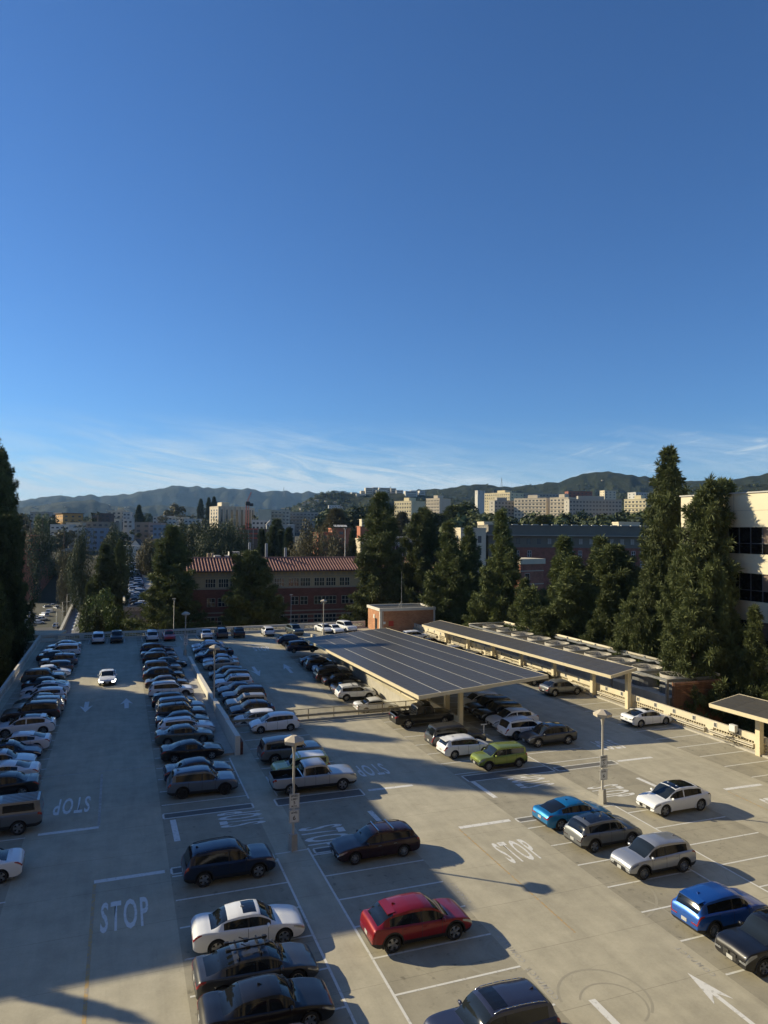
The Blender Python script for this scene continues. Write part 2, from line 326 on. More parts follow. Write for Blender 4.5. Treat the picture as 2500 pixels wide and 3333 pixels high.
def make_proto(kind):
    S = CARS[kind]; L, W = S['L'], S['W']; secs = car_sections(S); NR = 14
    mb = MB(); n = len(secs); ring = []
    for (x, P, g, zt, w, zb) in secs:
        row = []
        for (y, z) in P: row.append(len(mb.v)); mb.v.append((x, y, z))
        row2 = [row[0]]
        for k in range(1, NR-1): row2.append(len(mb.v)); mb.v.append((x, -P[k][0], P[k][1]))
        row2.append(row[NR-1]); ring.append((row, row2))
    rg = [a*L for a in S['rg']]; ws = [a*L for a in S['ws']]; sg = [a*L for a in S['sg']]; bpx = S['bp']*L
    for i in range(n-1):
        xm = (secs[i][0]+secs[i+1][0])/2; g = min(secs[i][2], secs[i+1][2]); thin = secs[i+1][0]-secs[i][0] < .0185
        isdoor = thin and any(abs(xm-d*L) < .004 for d in S['doors'])
        for side in (0, 1):
            a = ring[i][side]; b = ring[i+1][side]
            for k in range(NR-1):
                mi = 0
                if k < 2: mi = 1
                if k == 2 and S.get('clad'): mi = 1
                if isdoor and 2 <= k <= 6: mi = 1
                if k == 8 and sg[0] < xm < sg[1] and g > .10: mi = 1 if abs(xm-bpx) < .045 else 3
                if k in (9,) and sg[0] < xm < sg[1] and isdoor: mi = 0
                if k >= 10 and ws[0] < xm < ws[1]: mi = 4
                if k >= 10 and rg[0] < xm < rg[1]: mi = 5
                if 'bed' in S and k >= 8 and S['bed'][0]*L < xm < S['bed'][1]*L: mi = 1
                f = (a[k], b[k], b[k+1], a[k+1]) if side == 1 else (a[k], a[k+1], b[k+1], b[k])
                mb.f.append(f); mb.m.append(mi)
    for (i, fl) in ((0, 0), (n-1, 1)):
        r1, r2 = ring[i]
        for k in range(NR-1):
            mi = 1 if k < 3 else 0
            if k == 0: f = (r1[0], r1[1], r2[1])
            elif k == NR-2: f = (r1[k], r1[k+1], r2[k])
            else: f = (r1[k], r1[k+1], r2[k+1], r2[k])
            if fl == 0: f = f[::-1]
            mb.f.append(f); mb.m.append(mi)
    me0 = mb.mesh('car_shell', [M_BLACK, M_BLACK, M_WELL, M_GLASS, M_WSHIELD, M_GLASS])
    bm = bmesh.new(); bm.from_mesh(me0); bmesh.ops.remove_doubles(bm, verts=bm.verts, dist=0.0004)
    bmesh.ops.recalc_face_normals(bm, faces=bm.faces); bm.to_mesh(me0); bm.free()
    r = S['wr']; axs = [a*L for a in S['ax']]
    c = MB()
    for ax in axs:
        for s in (-1, 1):
            y0, y1 = (W/2-.30, W/2+.25) if s > 0 else (-W/2-.25, -W/2+.30)
            c.tube((ax, y0, r+.015), (ax, y1, r+.015), r+.055, n=28, mi=2)
    cm = c.mesh('cut', [M_BLACK, M_BLACK, M_WELL, M_GLASS, M_WSHIELD, M_GLASS])
    bm = bmesh.new(); bm.from_mesh(cm); bmesh.ops.recalc_face_normals(bm, faces=bm.faces); bm.to_mesh(cm); bm.free()
    o = bpy.data.objects.new('tmp', me0); COL.objects.link(o); oc = bpy.data.objects.new('tmpc', cm); COL.objects.link(oc)
    md = o.modifiers.new('b', 'BOOLEAN'); md.operation = 'DIFFERENCE'; md.object = oc; md.solver = 'EXACT'
    dg = bpy.context.evaluated_depsgraph_get(); ev = o.evaluated_get(dg); me = bpy.data.meshes.new_from_object(ev)
    bpy.data.objects.remove(o); bpy.data.objects.remove(oc)
    parts = []     # (name, mesh, loc, rot, scale, matkey, child list)
    allp = comp_split(me, None, {0, 1, 2})
    V = []; Fc = []; MI = []
    for (v, f, m_) in allp:
        k = len(V); V += v; Fc += [tuple(i+k for i in q) for q in f]; MI += m_
    body = bpy.data.meshes.new(kind+'_body'); body.from_pydata(V, [], Fc)
    for m_ in (M_BLACK, M_BLACK, M_WELL): body.materials.append(m_)
    body.polygons.foreach_set('material_index', MI); body.shade_smooth(); body.set_sharp_from_angle(angle=R_(26)); body.update()
    parts.append(('body', body, None, None, None, 'paint', []))
    for mi, nm, M in ((4, 'windshield', M_WSHIELD), (5, 'rear_window', M_GLASS), (3, 'side_window', M_GLASS)):
        for (v, f, m_) in comp_split(me, None, {mi}):
            if len(f) < 2: pass
            g_ = bpy.data.meshes.new(nm); g_.from_pydata(v, [], f); g_.materials.append(M); g_.shade_smooth(); g_.update()
            parts.append((nm, g_, None, None, None, None, []))
    # surface sampler for lamps
    def P_at(x, rr, side):
        for i in range(n-1):
            if secs[i][0] <= x <= secs[i+1][0]: break
        t = (x-secs[i][0])/(secs[i+1][0]-secs[i][0])
        k = min(NR-2, int(rr)); u = rr-k
        def pt(i_): y = lerp(secs[i_][1][k][0], secs[i_][1][k+1][0], u); z = lerp(secs[i_][1][k][1], secs[i_][1][k+1][1], u); return Vector((secs[i_][0], y*side, z))
        return pt(i).lerp(pt(i+1), t)
    def patch(x0, x1, r0, r1, side, off=.012, capy=None, taper=0.0, nx=7):
        g = MB(); rows = []; nr = 3
        end = L/2 if x1 > 0 else -L/2; xs_ = [lerp(x0, x1, i/nx) for i in range(nx+1)]
        for i, x in enumerate(xs_):
            f = 1-i/nx; row = []
            for j in range(nr+1):
                ra = lerp(r0+taper*f*(r1-r0), r1-taper*.3*f*(r1-r0), j/nr)
                p = P_at(x, ra, side); q = p.copy(); q.y += side*off; q.x += math.copysign(off*.6, end); q.z += off*.2
                row.append(q)
            rows.append(row)
        if capy:
            last = rows[-1]; row = []
            for j, p in enumerate(last): row.append(Vector((end+math.copysign(.012, end), p.y*capy, p.z)))
            rows[-1] = [Vector((end+math.copysign(.010, end), p.y, p.z)) for p in last]; rows.append(row)
        k0 = len(g.v)
        for row in rows:
            for p in row: g.v.append(tuple(p))
        m_ = nr+1
        for i in range(len(rows)-1):
            for j in range(nr): g.f.append((k0+i*m_+j, k0+(i+1)*m_+j, k0+(i+1)*m_+j+1, k0+i*m_+j+1)); g.m.append(0)
        # rim going inwards
        loop = [(i, 0) for i in range(len(rows))]+[(len(rows)-1, j) for j in range(1, nr+1)]+[(i, nr) for i in range(len(rows)-2, -1, -1)]+[(0, j) for j in range(nr-1, 0, -1)]
        base = len(g.v)
        for (i, j) in loop:
            p = rows[i][j]; g.v.append((p.x-math.copysign(.03, end), p.y-side*.03, p.z))
        m2 = len(loop)
        for a in range(m2):
            b = (a+1) % m2; g.f.append((k0+loop[a][0]*m_+loop[a][1], k0+loop[b][0]*m_+loop[b][1], base+b, base+a)); g.m.append(0)
        return g
    for side in (1, -1):
        hl = patch(L/2-.50, L/2, 4.5, 6.3, side, capy=.60, taper=.5).mesh('headlight', M_HEAD, True, 40)
        parts.append(('headlight', hl, None, None, None, 'head', []))
        if kind in ('suv', 'bigsuv', 'boxy', 'hatch', 'wagon', 'van', 'pickup'): tl = patch(-L/2+.22, -L/2, 5.2, 6.9, side, capy=.80, taper=.1)
        else: tl = patch(-L/2+.34, -L/2, 5.4, 6.8, side, capy=.55, taper=.4)
        parts.append(('taillight', tl.mesh('taillight', M_TAIL, True, 40), None, None, None, 'tail', []))
        # mirror
        xm = S['ws'][1]*L-.36; P = P_at(xm, 7.6, side); k = MB()
        k.lathe([(.001, -.10), (.055, -.085), (.075, 0), (.06, .07), (.001, .09)], 8, 'y')
        mm = k.mesh('side_mirror', M_BLACK, True)
        parts.append(('side_mirror', mm, (xm, P.y+side*.10, P.z+.05), None, (1.0, 1.25, 1.15), 'paint', []))
        for d in S['doors'][1:] if kind not in ('coupe', 'van') else S['doors'][1:2]:
            xx = d*L+.14; P = P_at(xx, 5.55, side); h = MB(); h.box(-.09, .09, -.012, .012, -.014, .014)
            parts.append(('door_handle', h.mesh('door_handle', M_BLACK), (xx, P.y+side*.012, P.z), None, None, 'paint', []))
        if S.get('rails'):
            rl = MB(); prev = None
            a0, a1 = S['roof'][2][0]*L+.05, S['roof'][-2][0]*L-.08
            for i in range(9):
                x = lerp(a0, a1, i/8); p = P_at(x, 10.6, side); p = p+Vector((0, side*.01, .045 if 0 < i < 8 else .005))
                if prev is not None: rl.tube(prev, p, .018, n=6)
                prev = p
            parts.append(('roof_rail', rl.mesh('roof_rail', M_BLACK, True), None, None, None, 'rail', []))
    if S.get('clad') and kind != 'pickup':
        for ax in axs:
            for side in (1, -1):
                g = MB(); y1 = side*(W/2*.993+.012); y0 = side*(W/2*.93)
                for i in range(14):
                    t0, t1 = math.pi*(i/14*1.16-.08), math.pi*((i+1)/14*1.16-.08)
                    def q_(t, rr, y): return (ax+rr*math.cos(t), y, r+.015+rr*math.sin(t))
                    ra, rb = r+.05, r+.115
                    g.quad(q_(t0, ra, y1), q_(t1, ra, y1), q_(t1, rb, y1), q_(t0, rb, y1)); g.quad(q_(t0, rb, y1), q_(t1, rb, y1), q_(t1, rb+.01, y0), q_(t0, rb+.01, y0)); g.quad(q_(t0, ra, y1), q_(t1, ra, y1), q_(t1, ra, y0), q_(t0, ra, y0))
                parts.append(('wheel_arch_trim', g.mesh('wheel_arch_trim', M_BLACK), None, None, None, 'arch', []))
    # grille, plates, bumper intake
    nz = secs[-1]; ztn, zbn, wn = nz[3], nz[5], nz[4]
    gq = MB(); gz0 = lerp(zbn, ztn, .06); gz1 = lerp(zbn, ztn, .80)
    for j in range(5):
        z = lerp(gz0, gz1, (j+.5)/5); hwj = wn*.60*(1-.09*abs(j-2))
        gq.box(L/2-.01, L/2+.018, -hwj, hwj, z-(gz1-gz0)/13, z+(gz1-gz0)/13)
    gq.box(L/2-.01, L/2+.008, -wn*.56, wn*.56, gz0, gz1)
    parts.append(('grille', gq.mesh('grille', M_BLACK), None, None, None, 'grille', []))
    pl = MB(); pl.box(-.006, .006, -.155, .155, -.078, .078)
    plm = pl.mesh('licence_plate', M_PLATE)
    parts.append(('licence_plate', plm, (L/2+.026, 0, lerp(zbn, ztn, .42)), None, None, None, []))
    zr = secs[0]
    parts.append(('licence_plate', plm, (-L/2-.008, 0, lerp(zr[5], zr[3], .72)), None, None, None, []))
    # wheels
    if r not in WHEELS: WHEELS[r] = build_wheel_mesh(r)
    PROTO[kind] = dict(parts=parts, wheels=[(ax, s*(W/2-.135), r, s) for ax in axs for s in (1, -1)], r=r, S=S, P_at=P_at)
CAR_N = 0
def add_car(kind, color, x, y, heading, label, z=0.0, pitch=0.0, group='cars parked on the roof deck', rim=('alloy', 5), tail=None, lit=False, extras=(), clad_paint=False, scale=None, cat='car', name='parked_car', grille=None, simple=False):
    """heading: degrees, the way the nose points (0 = +X)"""
    if kind not in PROTO: make_proto(kind)
    P = PROTO[kind]; S = P['S']; pm = paint(color)
    _jr = random.Random(int(x*13+y*97))
    if lit is False: x += _jr.uniform(-.16, .16); heading += _jr.uniform(-1.8, 1.8)
    root = empty(name, (x, y, z), 0, label, cat, group)
    root.rotation_euler = (0, 0, R_(heading))
    if pitch:                       # deck sloping along world Y: tilt about world X before anything else
        root.rotation_mode = 'QUATERNION'
        root.rotation_quaternion = Matrix.Rotation(pitch, 3, 'X').to_quaternion() @ Matrix.Rotation(R_(heading), 3, 'Z').to_quaternion()
    if scale: root.scale = scale
    for (nm, me, loc, rot, sc, key, ch) in P['parts']:
        if simple and nm in ('door_handle', 'wheel_arch_trim', 'grille', 'licence_plate', 'side_mirror', 'roof_rail'): continue
        o = link(nm, me, root, loc, rot, sc)
        def setm(m_, slot=0): o.material_slots[slot].link = 'OBJECT'; o.material_slots[slot].material = m_
        if key == 'paint':
            if nm == 'door_handle' and 'chrome' in extras: setm(M_CHROME)
            else: setm(pm)
            if nm == 'body' and clad_paint: setm(pm, 1)
        elif key == 'head' and lit: setm(M_HEADON)
        elif key == 'tail' and tail == 'dark': setm(M_TAILD)
        elif key == 'rail' and 'silver_rails' in extras: setm(M_CHROME)
        elif key == 'arch' and clad_paint: setm(pm)
        elif key == 'grille' and grille == 'paint': setm(pm)
    tm, rims = WHEELS[P['r']]
    for (ax, wy, r, s) in P['wheels']:
        wheel = link('wheel', tm, root, (ax, wy, r), (0, 0, 0 if s > 0 else math.pi))
        if not simple: link('rim', rims[rim], wheel)
        else: link('rim', rims[('alloy', 5)], wheel)
    Lh = S['L']
    def roofz(xf, rr=12.5):
        return P['P_at'](xf*Lh, rr, 1)
    if 'sunroof' in extras or 'glassroof' in extras:
        a0, a1 = (S['roof'][2][0]+.03, S['roof'][-2][0]-.01) if 'glassroof' in extras else (S['roof'][-2][0]-.15, S['roof'][-2][0]-.03)
        hy = 11.0 if 'glassroof' in extras else 11.25
        q = MB(); rows = []
        for i in range(9):
            xx = lerp(a0, a1, i/8)*Lh; row = []
            for (rr, sd) in ((hy, 1), (12.2, 1), (13, 1), (12.2, -1), (hy, -1)):
                p = P['P_at'](xx, rr, sd); row.append((p.x, p.y, p.z+.008))
            rows.append(row)
        for i in range(8):
            for j in range(4): q.quad(rows[i][j], rows[i+1][j], rows[i+1][j+1], rows[i][j+1])
        q.build('glass_roof' if 'glassroof' in extras else 'sunroof', M_SUNROOF, root, smooth=True)
    if 'whiteroof' in extras:
        q = MB(); rows = []
        for i in range(11):
            xx = lerp(S['roof'][1][0]+.02, S['roof'][-2][0]+.01, i/10)*Lh; row = []
            for (rr, sd) in ((10.2, 1), (11, 1), (12.2, 1), (13, 1), (12.2, -1), (11, -1), (10.2, -1)):
                p = P['P_at'](xx, rr, sd); row.append((p.x, p.y, p.z+.006))
            rows.append(row)
        for i in range(10):
            for j in range(6): q.quad(rows[i][j], rows[i+1][j], rows[i+1][j+1], rows[i][j+1])
        q.build('roof_panel', paint('white' if 'blackroof' not in extras else 'black'), root, smooth=True)
    if 'crossbars' in extras or 'rack' in extras:
        for xf in ((S['roof'][-2][0]-.06), (S['roof'][-2][0]-.24)):
            p = roofz(xf, 10.7); q = MB(); q.box(p.x-.03, p.x+.03, -p.y-.02, p.y+.02, p.z+.09, p.z+.125)
            for sd in (-1, 1): q.box(p.x-.025, p.x+.025, sd*p.y-.03, sd*p.y+.03, p.z-.01, p.z+.10)
            q.build('roof_crossbar', M_CHROME if 'crossbars' in extras else M_BLACK, root)
    if 'rack' in extras:
        zz = roofz(S['roof'][-2][0]-.15).z+.16; x0, x1 = (S['roof'][-2][0]-.34)*Lh, (S['roof'][-2][0]+.02)*Lh
        for yy in (-.28, .22):
            q = MB(); q.box(x0, x1, yy-.03, yy+.03, zz, zz+.05)
            for xx in (x0+.10, (x0+x1)/2, x1-.12): q.box(xx-.09, xx+.09, yy-.06, yy+.06, zz-.03, zz+.09)
            q.tube(((x0+x1)/2, yy, zz+.05), ((x0+x1)/2-.25, yy+.12, zz+.13), .02, n=6)
            q.build('bike_rack', M_BLACK, root)
    if 'bars' in extras:
        for xf in ((S['roof'][-2][0]-.05), (S['roof'][-2][0]-.20)):
            p = roofz(xf, 10.9); q = MB(); q.tube((p.x, -p.y, p.z+.09), (p.x, p.y, p.z+.09), .022, n=6)
            for sd in (-1, 1): q.box(p.x-.04, p.x+.04, sd*p.y-.03, sd*p.y+.03, p.z-.02, p.z+.09)
            q.build('roof_crossbar', M_BLACK, root)
    if 'canopy' in extras:           # camper shell over the pickup bed
        x0, x1 = -.495*Lh, -.11*Lh; q = MB(); w = .93
        q.hexa([(x0, -w, 1.22), (x1, -w, 1.22), (x1, w, 1.22), (x0, w, 1.22), (x0+.12, -w*.80, 1.84), (x1, -w*.80, 1.86), (x1, w*.80, 1.86), (x0+.12, w*.80, 1.84)])
        tp = q.build('camper_shell', pm, root)
        for sd in (-1, 1):
            g = MB(); e = .006*sd
            g.poly([(x0+.35, sd*w*.975+e, 1.34), (x1-.2, sd*w*.975+e, 1.34), (x1-.2, sd*w*.85+e, 1.72), (x0+.42, sd*w*.85+e, 1.72)])
            g.build('window', M_GLASS, tp)
        g = MB()
        for k in range(6): yy = lerp(-.6, .6, k/5); g.box(x0+.25, x1-.1, yy-.015, yy+.015, 1.85, 1.875)
        g.build('roof_rib', pm, tp)
    if 'hatchtent' in extras:
        q = MB(); x0 = -.5*Lh
        q.hexa([(x0-.05, -.55, 1.15), (x0+.05, -.55, 1.15), (x0+.05, .55, 1.15), (x0-.05, .55, 1.15), (x0-.02, -.5, 1.75), (x0+.10, -.5, 1.80), (x0+.10, .5, 1.80), (x0-.02, .5, 1.75)])
        q.build('rear_hatch', M_BLACK, root)
    if 'bedrack' in extras:
        q = MB(); zz = 1.42
        for xf in (-.46, -.36, -.26, -.16): q.box(xf*Lh-.03, xf*Lh+.03, -.88, .88, zz-.03, zz+.03)
        for yy in (-.85, -.45, 0, .45, .85): q.box(-.47*Lh, -.13*Lh, yy-.02, yy+.02, zz, zz+.04)
        for xf in (-.46, -.16):
            for yy in (-.85, .85): q.box(xf*Lh-.03, xf*Lh+.03, yy-.03, yy+.03, 1.2, zz)
        q.build('bed_rack', M_BLACK, root)
        q = MB(); q.box(-.05*Lh, .10*Lh, -.6, .6, 1.98, 2.02); q.box(.0*Lh, .1*Lh, -.5, .5, 2.0, 2.12); q.build('roof_rack', M_BLACK, root)
    if 'fin' in extras:
        p = roofz(S['roof'][2][0]+.05, 13); q = MB(); q.hexa([(p.x-.10, -.02, p.z), (p.x+.08, -.02, p.z), (p.x+.08, .02, p.z), (p.x-.10, .02, p.z), (p.x-.10, -.008, p.z+.075), (p.x-.06, -.008, p.z+.07), (p.x-.06, .008, p.z+.07), (p.x-.10, .008, p.z+.075)])
        q.build('antenna_fin', pm, root)
    if 'kidney' in extras:
        zc = .60
        for sd in (-1, 1):
            q = MB()
            q.box(Lh/2-.0, Lh/2+.02, sd*.05-(.28 if sd < 0 else 0), sd*.05+(.28 if sd > 0 else 0), zc-.14, zc+.16, 0)
            for k in range(6): yy = sd*(.08+.045*k); q.box(Lh/2+.018, Lh/2+.03, yy-.006, yy+.006, zc-.12, zc+.14, 1)
            q.build('kidney_grille', [M_BLACK, M_CHROME], root)
    if 'spoiler' in extras:
        xx = S['rg'][1]*Lh; p = P['P_at'](xx+.1, 11, 1); q = MB(); q.hexa([(xx-.22, -.58, p.z-.06), (xx+.12, -.60, p.z+.0), (xx+.12, .60, p.z+.0), (xx-.22, .58, p.z-.06), (xx-.22, -.58, p.z-.02), (xx+.12, -.60, p.z+.04), (xx+.12, .60, p.z+.04), (xx-.22, .58, p.z-.02)])
        q.build('rear_spoiler', pm, root)
    if 'spare' in extras: pass
    return root
# ------------------------------------------------------------------ more materials
def concrete_mat(name, base, stall, warm=1.0):
    m = bpy.data.materials.new(name); m.use_nodes = True; nt = m.node_tree; N = nt.nodes; L = nt.links
    b = N['Principled BSDF']; b.inputs['Roughness'].default_value = 0.82; b.inputs['Specular IOR Level'].default_value = 0.35
    tc = N.new('ShaderNodeTexCoord'); sep = N.new('ShaderNodeSeparateXYZ'); L.new(tc.outputs['Object'], sep.inputs[0])
    def noise_(sc, det=6, rough=.6, dist=0, mp=None):
        n = N.new('ShaderNodeTexNoise'); n.inputs['Scale'].default_value = sc; n.inputs['Detail'].default_value = det; n.inputs['Roughness'].default_value = rough; n.inputs['Distortion'].default_value = dist
        if mp:
            q = N.new('ShaderNodeMapping'); q.inputs['Scale'].default_value = mp; L.new(tc.outputs['Object'], q.inputs[0]); L.new(q.outputs[0], n.inputs[0])
        else: L.new(tc.outputs['Object'], n.inputs[0])
        return n.outputs[0]
    def M_(op, a, b_=None, clamp=False):
        q = N.new('ShaderNodeMath'); q.operation = op; q.use_clamp = clamp
        for i, v in enumerate((a, b_)):
            if v is None: continue
            if isinstance(v, (int, float)): q.inputs[i].default_value = v
            else: L.new(v, q.inputs[i])
        return q.outputs[0]
    def rng(v, a, b_, c=0, d=1):
        q = N.new('ShaderNodeMapRange'); L.new(v, q.inputs[0]); q.inputs[1].default_value = a; q.inputs[2].default_value = b_; q.inputs[3].default_value = c; q.inputs[4].default_value = d; return q.outputs[0]
    mask = None
    for (a, c) in stall:
        w = M_('MULTIPLY', M_('GREATER_THAN', sep.outputs[0], a), M_('LESS_THAN', sep.outputs[0], c))
        mask = w if mask is None else M_('ADD', mask, w, True)
    big = noise_(.11, 4); med = noise_(.7, 6, .65); fine = noise_(9, 5, .7); spots = noise_(2.6, 3, .5); streak = noise_(.6, 5, .6, 0, (2.2, .22, 1))
    v = M_('ADD', rng(big, .3, .7, -.10, .10), rng(med, .3, .7, -.13, .13)); v = M_('ADD', v, rng(fine, .3, .7, -.05, .05)); v = M_('ADD', v, rng(streak, .3, .7, -.09, .09))
    oil = rng(spots, .61, .74, 0, -.36); oil = M_('MULTIPLY', oil, M_('ADD', M_('MULTIPLY', mask, .9), .12)); v = M_('ADD', v, oil)
    v = M_('ADD', v, 1.0); v = M_('MULTIPLY', v, M_('SUBTRACT', 1.0, M_('MULTIPLY', mask, .24)))
    # saw-cut slab joints every 7.6 m along the aisle
    jy = M_('ABSOLUTE', M_('SUBTRACT', M_('FRACT', M_('DIVIDE', M_('ADD', sep.outputs[1], 1.3), 3.77)), .5))
    wob = rng(noise_(.8, 2), .3, .7, -.0012, .0012); j = M_('LESS_THAN', M_('ADD', jy, wob), .0035)
    v = M_('MULTIPLY', v, M_('SUBTRACT', 1.0, M_('MULTIPLY', j, .32)))
    cr = N.new('ShaderNodeTexVoronoi'); cr.feature = 'DISTANCE_TO_EDGE'; cr.inputs['Scale'].default_value = .16; cr.inputs['Randomness'].default_value = 1
    q = N.new('ShaderNodeVectorMath'); q.operation = 'ADD'; nn = N.new('ShaderNodeTexNoise'); nn.inputs['Scale'].default_value = .8; nn.inputs['Detail'].default_value = 4
    L.new(tc.outputs['Object'], nn.inputs[0]); L.new(tc.outputs['Object'], q.inputs[0]); L.new(nn.outputs['Color'], q.inputs[1]); L.new(q.outputs[0], cr.inputs[0])
    ck = M_('MULTIPLY', M_('LESS_THAN', cr.outputs[0], .0028), rng(big, .48, .60, 0, .16)); v = M_('MULTIPLY', v, M_('SUBTRACT', 1.0, ck))
    col = N.new('ShaderNodeVectorMath'); col.operation = 'SCALE'; col.inputs[0].default_value = base; L.new(v, col.inputs['Scale'])
    L.new(col.outputs[0], b.inputs['Base Color'])
    bp = N.new('ShaderNodeBump'); bp.inputs['Strength'].default_value = .18; bp.inputs['Distance'].default_value = .02; L.new(noise_(18, 5, .7), bp.inputs['Height']); L.new(bp.outputs[0], b.inputs['Normal'])
    return m
STALLS = [(-10.6, -4.9), (2.75, 8.4), (10.2, 15.85), (23.5, 28.95), (30.9, 36.45), (44.1, 49.5)]
M_DECK = concrete_mat('deck_concrete', (0.415, 0.378, 0.283), STALLS)
M_RAMP = M_DECK
M_CONC = mat('pale_concrete', (0.40, 0.375, 0.32), 0.8, var=.12, scale=1.4, bump=.15, bscale=12)
M_CREAM = mat('cream_painted_wall', (0.60, 0.53, 0.38), 0.7, var=.07, scale=1.2, bump=.08, bscale=14)
M_WHITEW = mat('off_white_wall', (0.62, 0.585, 0.50), 0.7, var=.07, scale=1.1, bump=.08, bscale=14)
M_GREYPIPE = mat('grey_metal_rail', (0.40, 0.36, 0.28), 0.6, 0.1, var=.1, scale=4)
M_STEEL = mat('galvanised_steel', (0.34, 0.35, 0.36), 0.4, 0.75, var=.15, scale=3)
M_STEELD = mat('weathered_steel', (0.16, 0.165, 0.17), 0.5, 0.5, var=.2, scale=3)
M_FAN = mat('fan_ring_metal', (0.55, 0.51, 0.43), 0.45, 0.3, var=.2, scale=2)
M_BRONZE = mat('bronze_louvre', (0.22, 0.105, 0.055), 0.55, 0.1, var=.25, scale=1.5)
M_MEMB = mat('roof_membrane', (0.045, 0.047, 0.05), 0.85, var=.3, scale=.8)
def worn_paint(name, col, lo=.30, hi=.55, under=(0.30, 0.28, 0.24)):
    m = bpy.data.materials.new(name); m.use_nodes = True; nt = m.node_tree; N = nt.nodes; L = nt.links; b = N['Principled BSDF']; b.inputs['Roughness'].default_value = .7
    tc = N.new('ShaderNodeTexCoord'); n1 = N.new('ShaderNodeTexNoise'); n1.inputs['Scale'].default_value = 4.0; n1.inputs['Detail'].default_value = 9; n1.inputs['Roughness'].default_value = .72
    geo = N.new('ShaderNodeNewGeometry'); L.new(geo.outputs['Position'], n1.inputs[0])
    mr = N.new('ShaderNodeMapRange'); L.new(n1.outputs[0], mr.inputs[0]); mr.inputs[1].default_value = lo; mr.inputs[2].default_value = hi
    mx = N.new('ShaderNodeMix'); mx.data_type = 'RGBA'; mx.inputs['A'].default_value = (*under, 1); mx.inputs['B'].default_value = (*col, 1); L.new(mr.outputs[0], mx.inputs['Factor'])
    L.new(mx.outputs['Result'], b.inputs['Base Color']); return m
M_LINE = worn_paint('worn_white_paint', (0.66, 0.65, 0.60), .30, .46)
M_BAR = worn_paint('worn_white_bar_paint', (0.70, 0.69, 0.65), .30, .47)
M_ORANGE = worn_paint('worn_orange_paint', (0.50, 0.33, 0.12), .40, .56)
M_FAINT = worn_paint('faded_grey_paint', (0.47, 0.45, 0.40), .40, .60)
M_PATCH = mat('dark_sealed_patch', (0.135, 0.13, 0.118), .8, var=.15, scale=1.5)
M_SKID = worn_paint('tyre_rubber_mark', (0.31, 0.282, 0.213), .40, .66, (0.345, 0.315, 0.235))

# ------------------------------------------------------------------ ground and terrain
def seg(P, x): return interp(P, x)
BASE = [(0, -18), (175, -18), (240, -14), (320, -6), (400, 1), (520, 9), (700, 16), (1000, 22), (1600, 32), (2600, 48), (5000, 70), (9000, 80), (15000, 60)]
LEFTB = [(0, -18), (372, -18), (395, -4), (420, 3), (560, 11), (750, 17), (1000, 20), (1600, 28), (2600, 40), (5000, 60), (9000, 70), (15000, 60)]
def terr(x, y):
    d = math.hypot(x, y); az = math.atan2(x, y)
    t = min(1, max(0, (az+0.035)/0.04)); t = t*t*(3-2*t)
    if y < 0: t = 0
    z = lerp(interp(LEFTB, d), interp(BASE, d), t)
    return z
def build_terrain():
    v = []; f = []; na = 480; rad = [0, 30, 60, 100, 140, 175, 210, 240, 280, 320, 350, 372, 384, 395, 408, 420, 450, 520, 600, 700, 850, 1000, 1250, 1600, 2000, 2600, 3500, 5000, 7000, 9000, 12000, 16000]
    for r in rad:
        for i in range(na):
            a = 2*math.pi*i/na; x = r*math.sin(a); y = r*math.cos(a); z = terr(x, y)
            if r > 300: z += noise.noise(Vector((x*.004, y*.004, 0)))*min(8, r*.006)
            v.append((x, y, z))
    for j in range(len(rad)-1):
        for i in range(na): k = (i+1) % na; f.append((j*na+i, j*na+k, (j+1)*na+k, (j+1)*na+i))
    me = bpy.data.meshes.new('ground'); me.from_pydata(v, [], f); me.shade_smooth()
    me.materials.append(mat('dry_ground', (0.030, 0.034, 0.020), .95, col2=(0.075, 0.068, 0.048), scale=.02, detail=8))
    link('ground', me, kind='structure')
build_terrain()
def hill(name, ctrl, depth, back, base_drop, m, rough, nx=240, ny=26, seed=0, foot=0.25, rscale=.0016):
    """a range whose crest is seen along ctrl=[(px,py)...] at the given distance; slopes down towards the viewer and away behind"""
    v = []; f = []; x0, x1 = ctrl[0][0], ctrl[-1][0]
    for i in range(nx+1):
        px = lerp(x0, x1, i/nx); py = interp(ctrl, px); c = at(px, py, depth)
        hor = Vector((c.x, c.y, 0)).normalized(); gz = terr(c.x, c.y)-base_drop
        for j in range(ny+1):
            t = j/ny            # 0 front foot, .62 crest, 1 back foot
            if t <= .62: s = t/.62; dist = depth*(1-foot*(1-s)); h = s**1.25
            else: s = (t-.62)/.38; dist = depth+back*s; h = 1-s*s
            p = hor*dist; hh = gz+(c.z-gz)*h
            e = Vector((p.x, p.y, 0))*rscale+Vector((seed, 0, 0))
            r = abs(noise.noise(e))*1.6+abs(noise.noise(e*2.3))*.8+abs(noise.noise(e*5.1))*.40+noise.noise(e*11)*.14
            amp = rough*(4*h*(1-h)*.9+.012)
            v.append((p.x, p.y, hh-r*amp+rough*.05*noise.noise(e*14)*h))
    for i in range(nx):
        for j in range(ny): a = i*(ny+1)+j; f.append((a, a+ny+1, a+ny+2, a+1))
    me = bpy.data.meshes.new(name); me.from_pydata(v, [], f); me.shade_smooth(); me.materials.append(m); me.validate()
    return link(name, me, kind='structure')
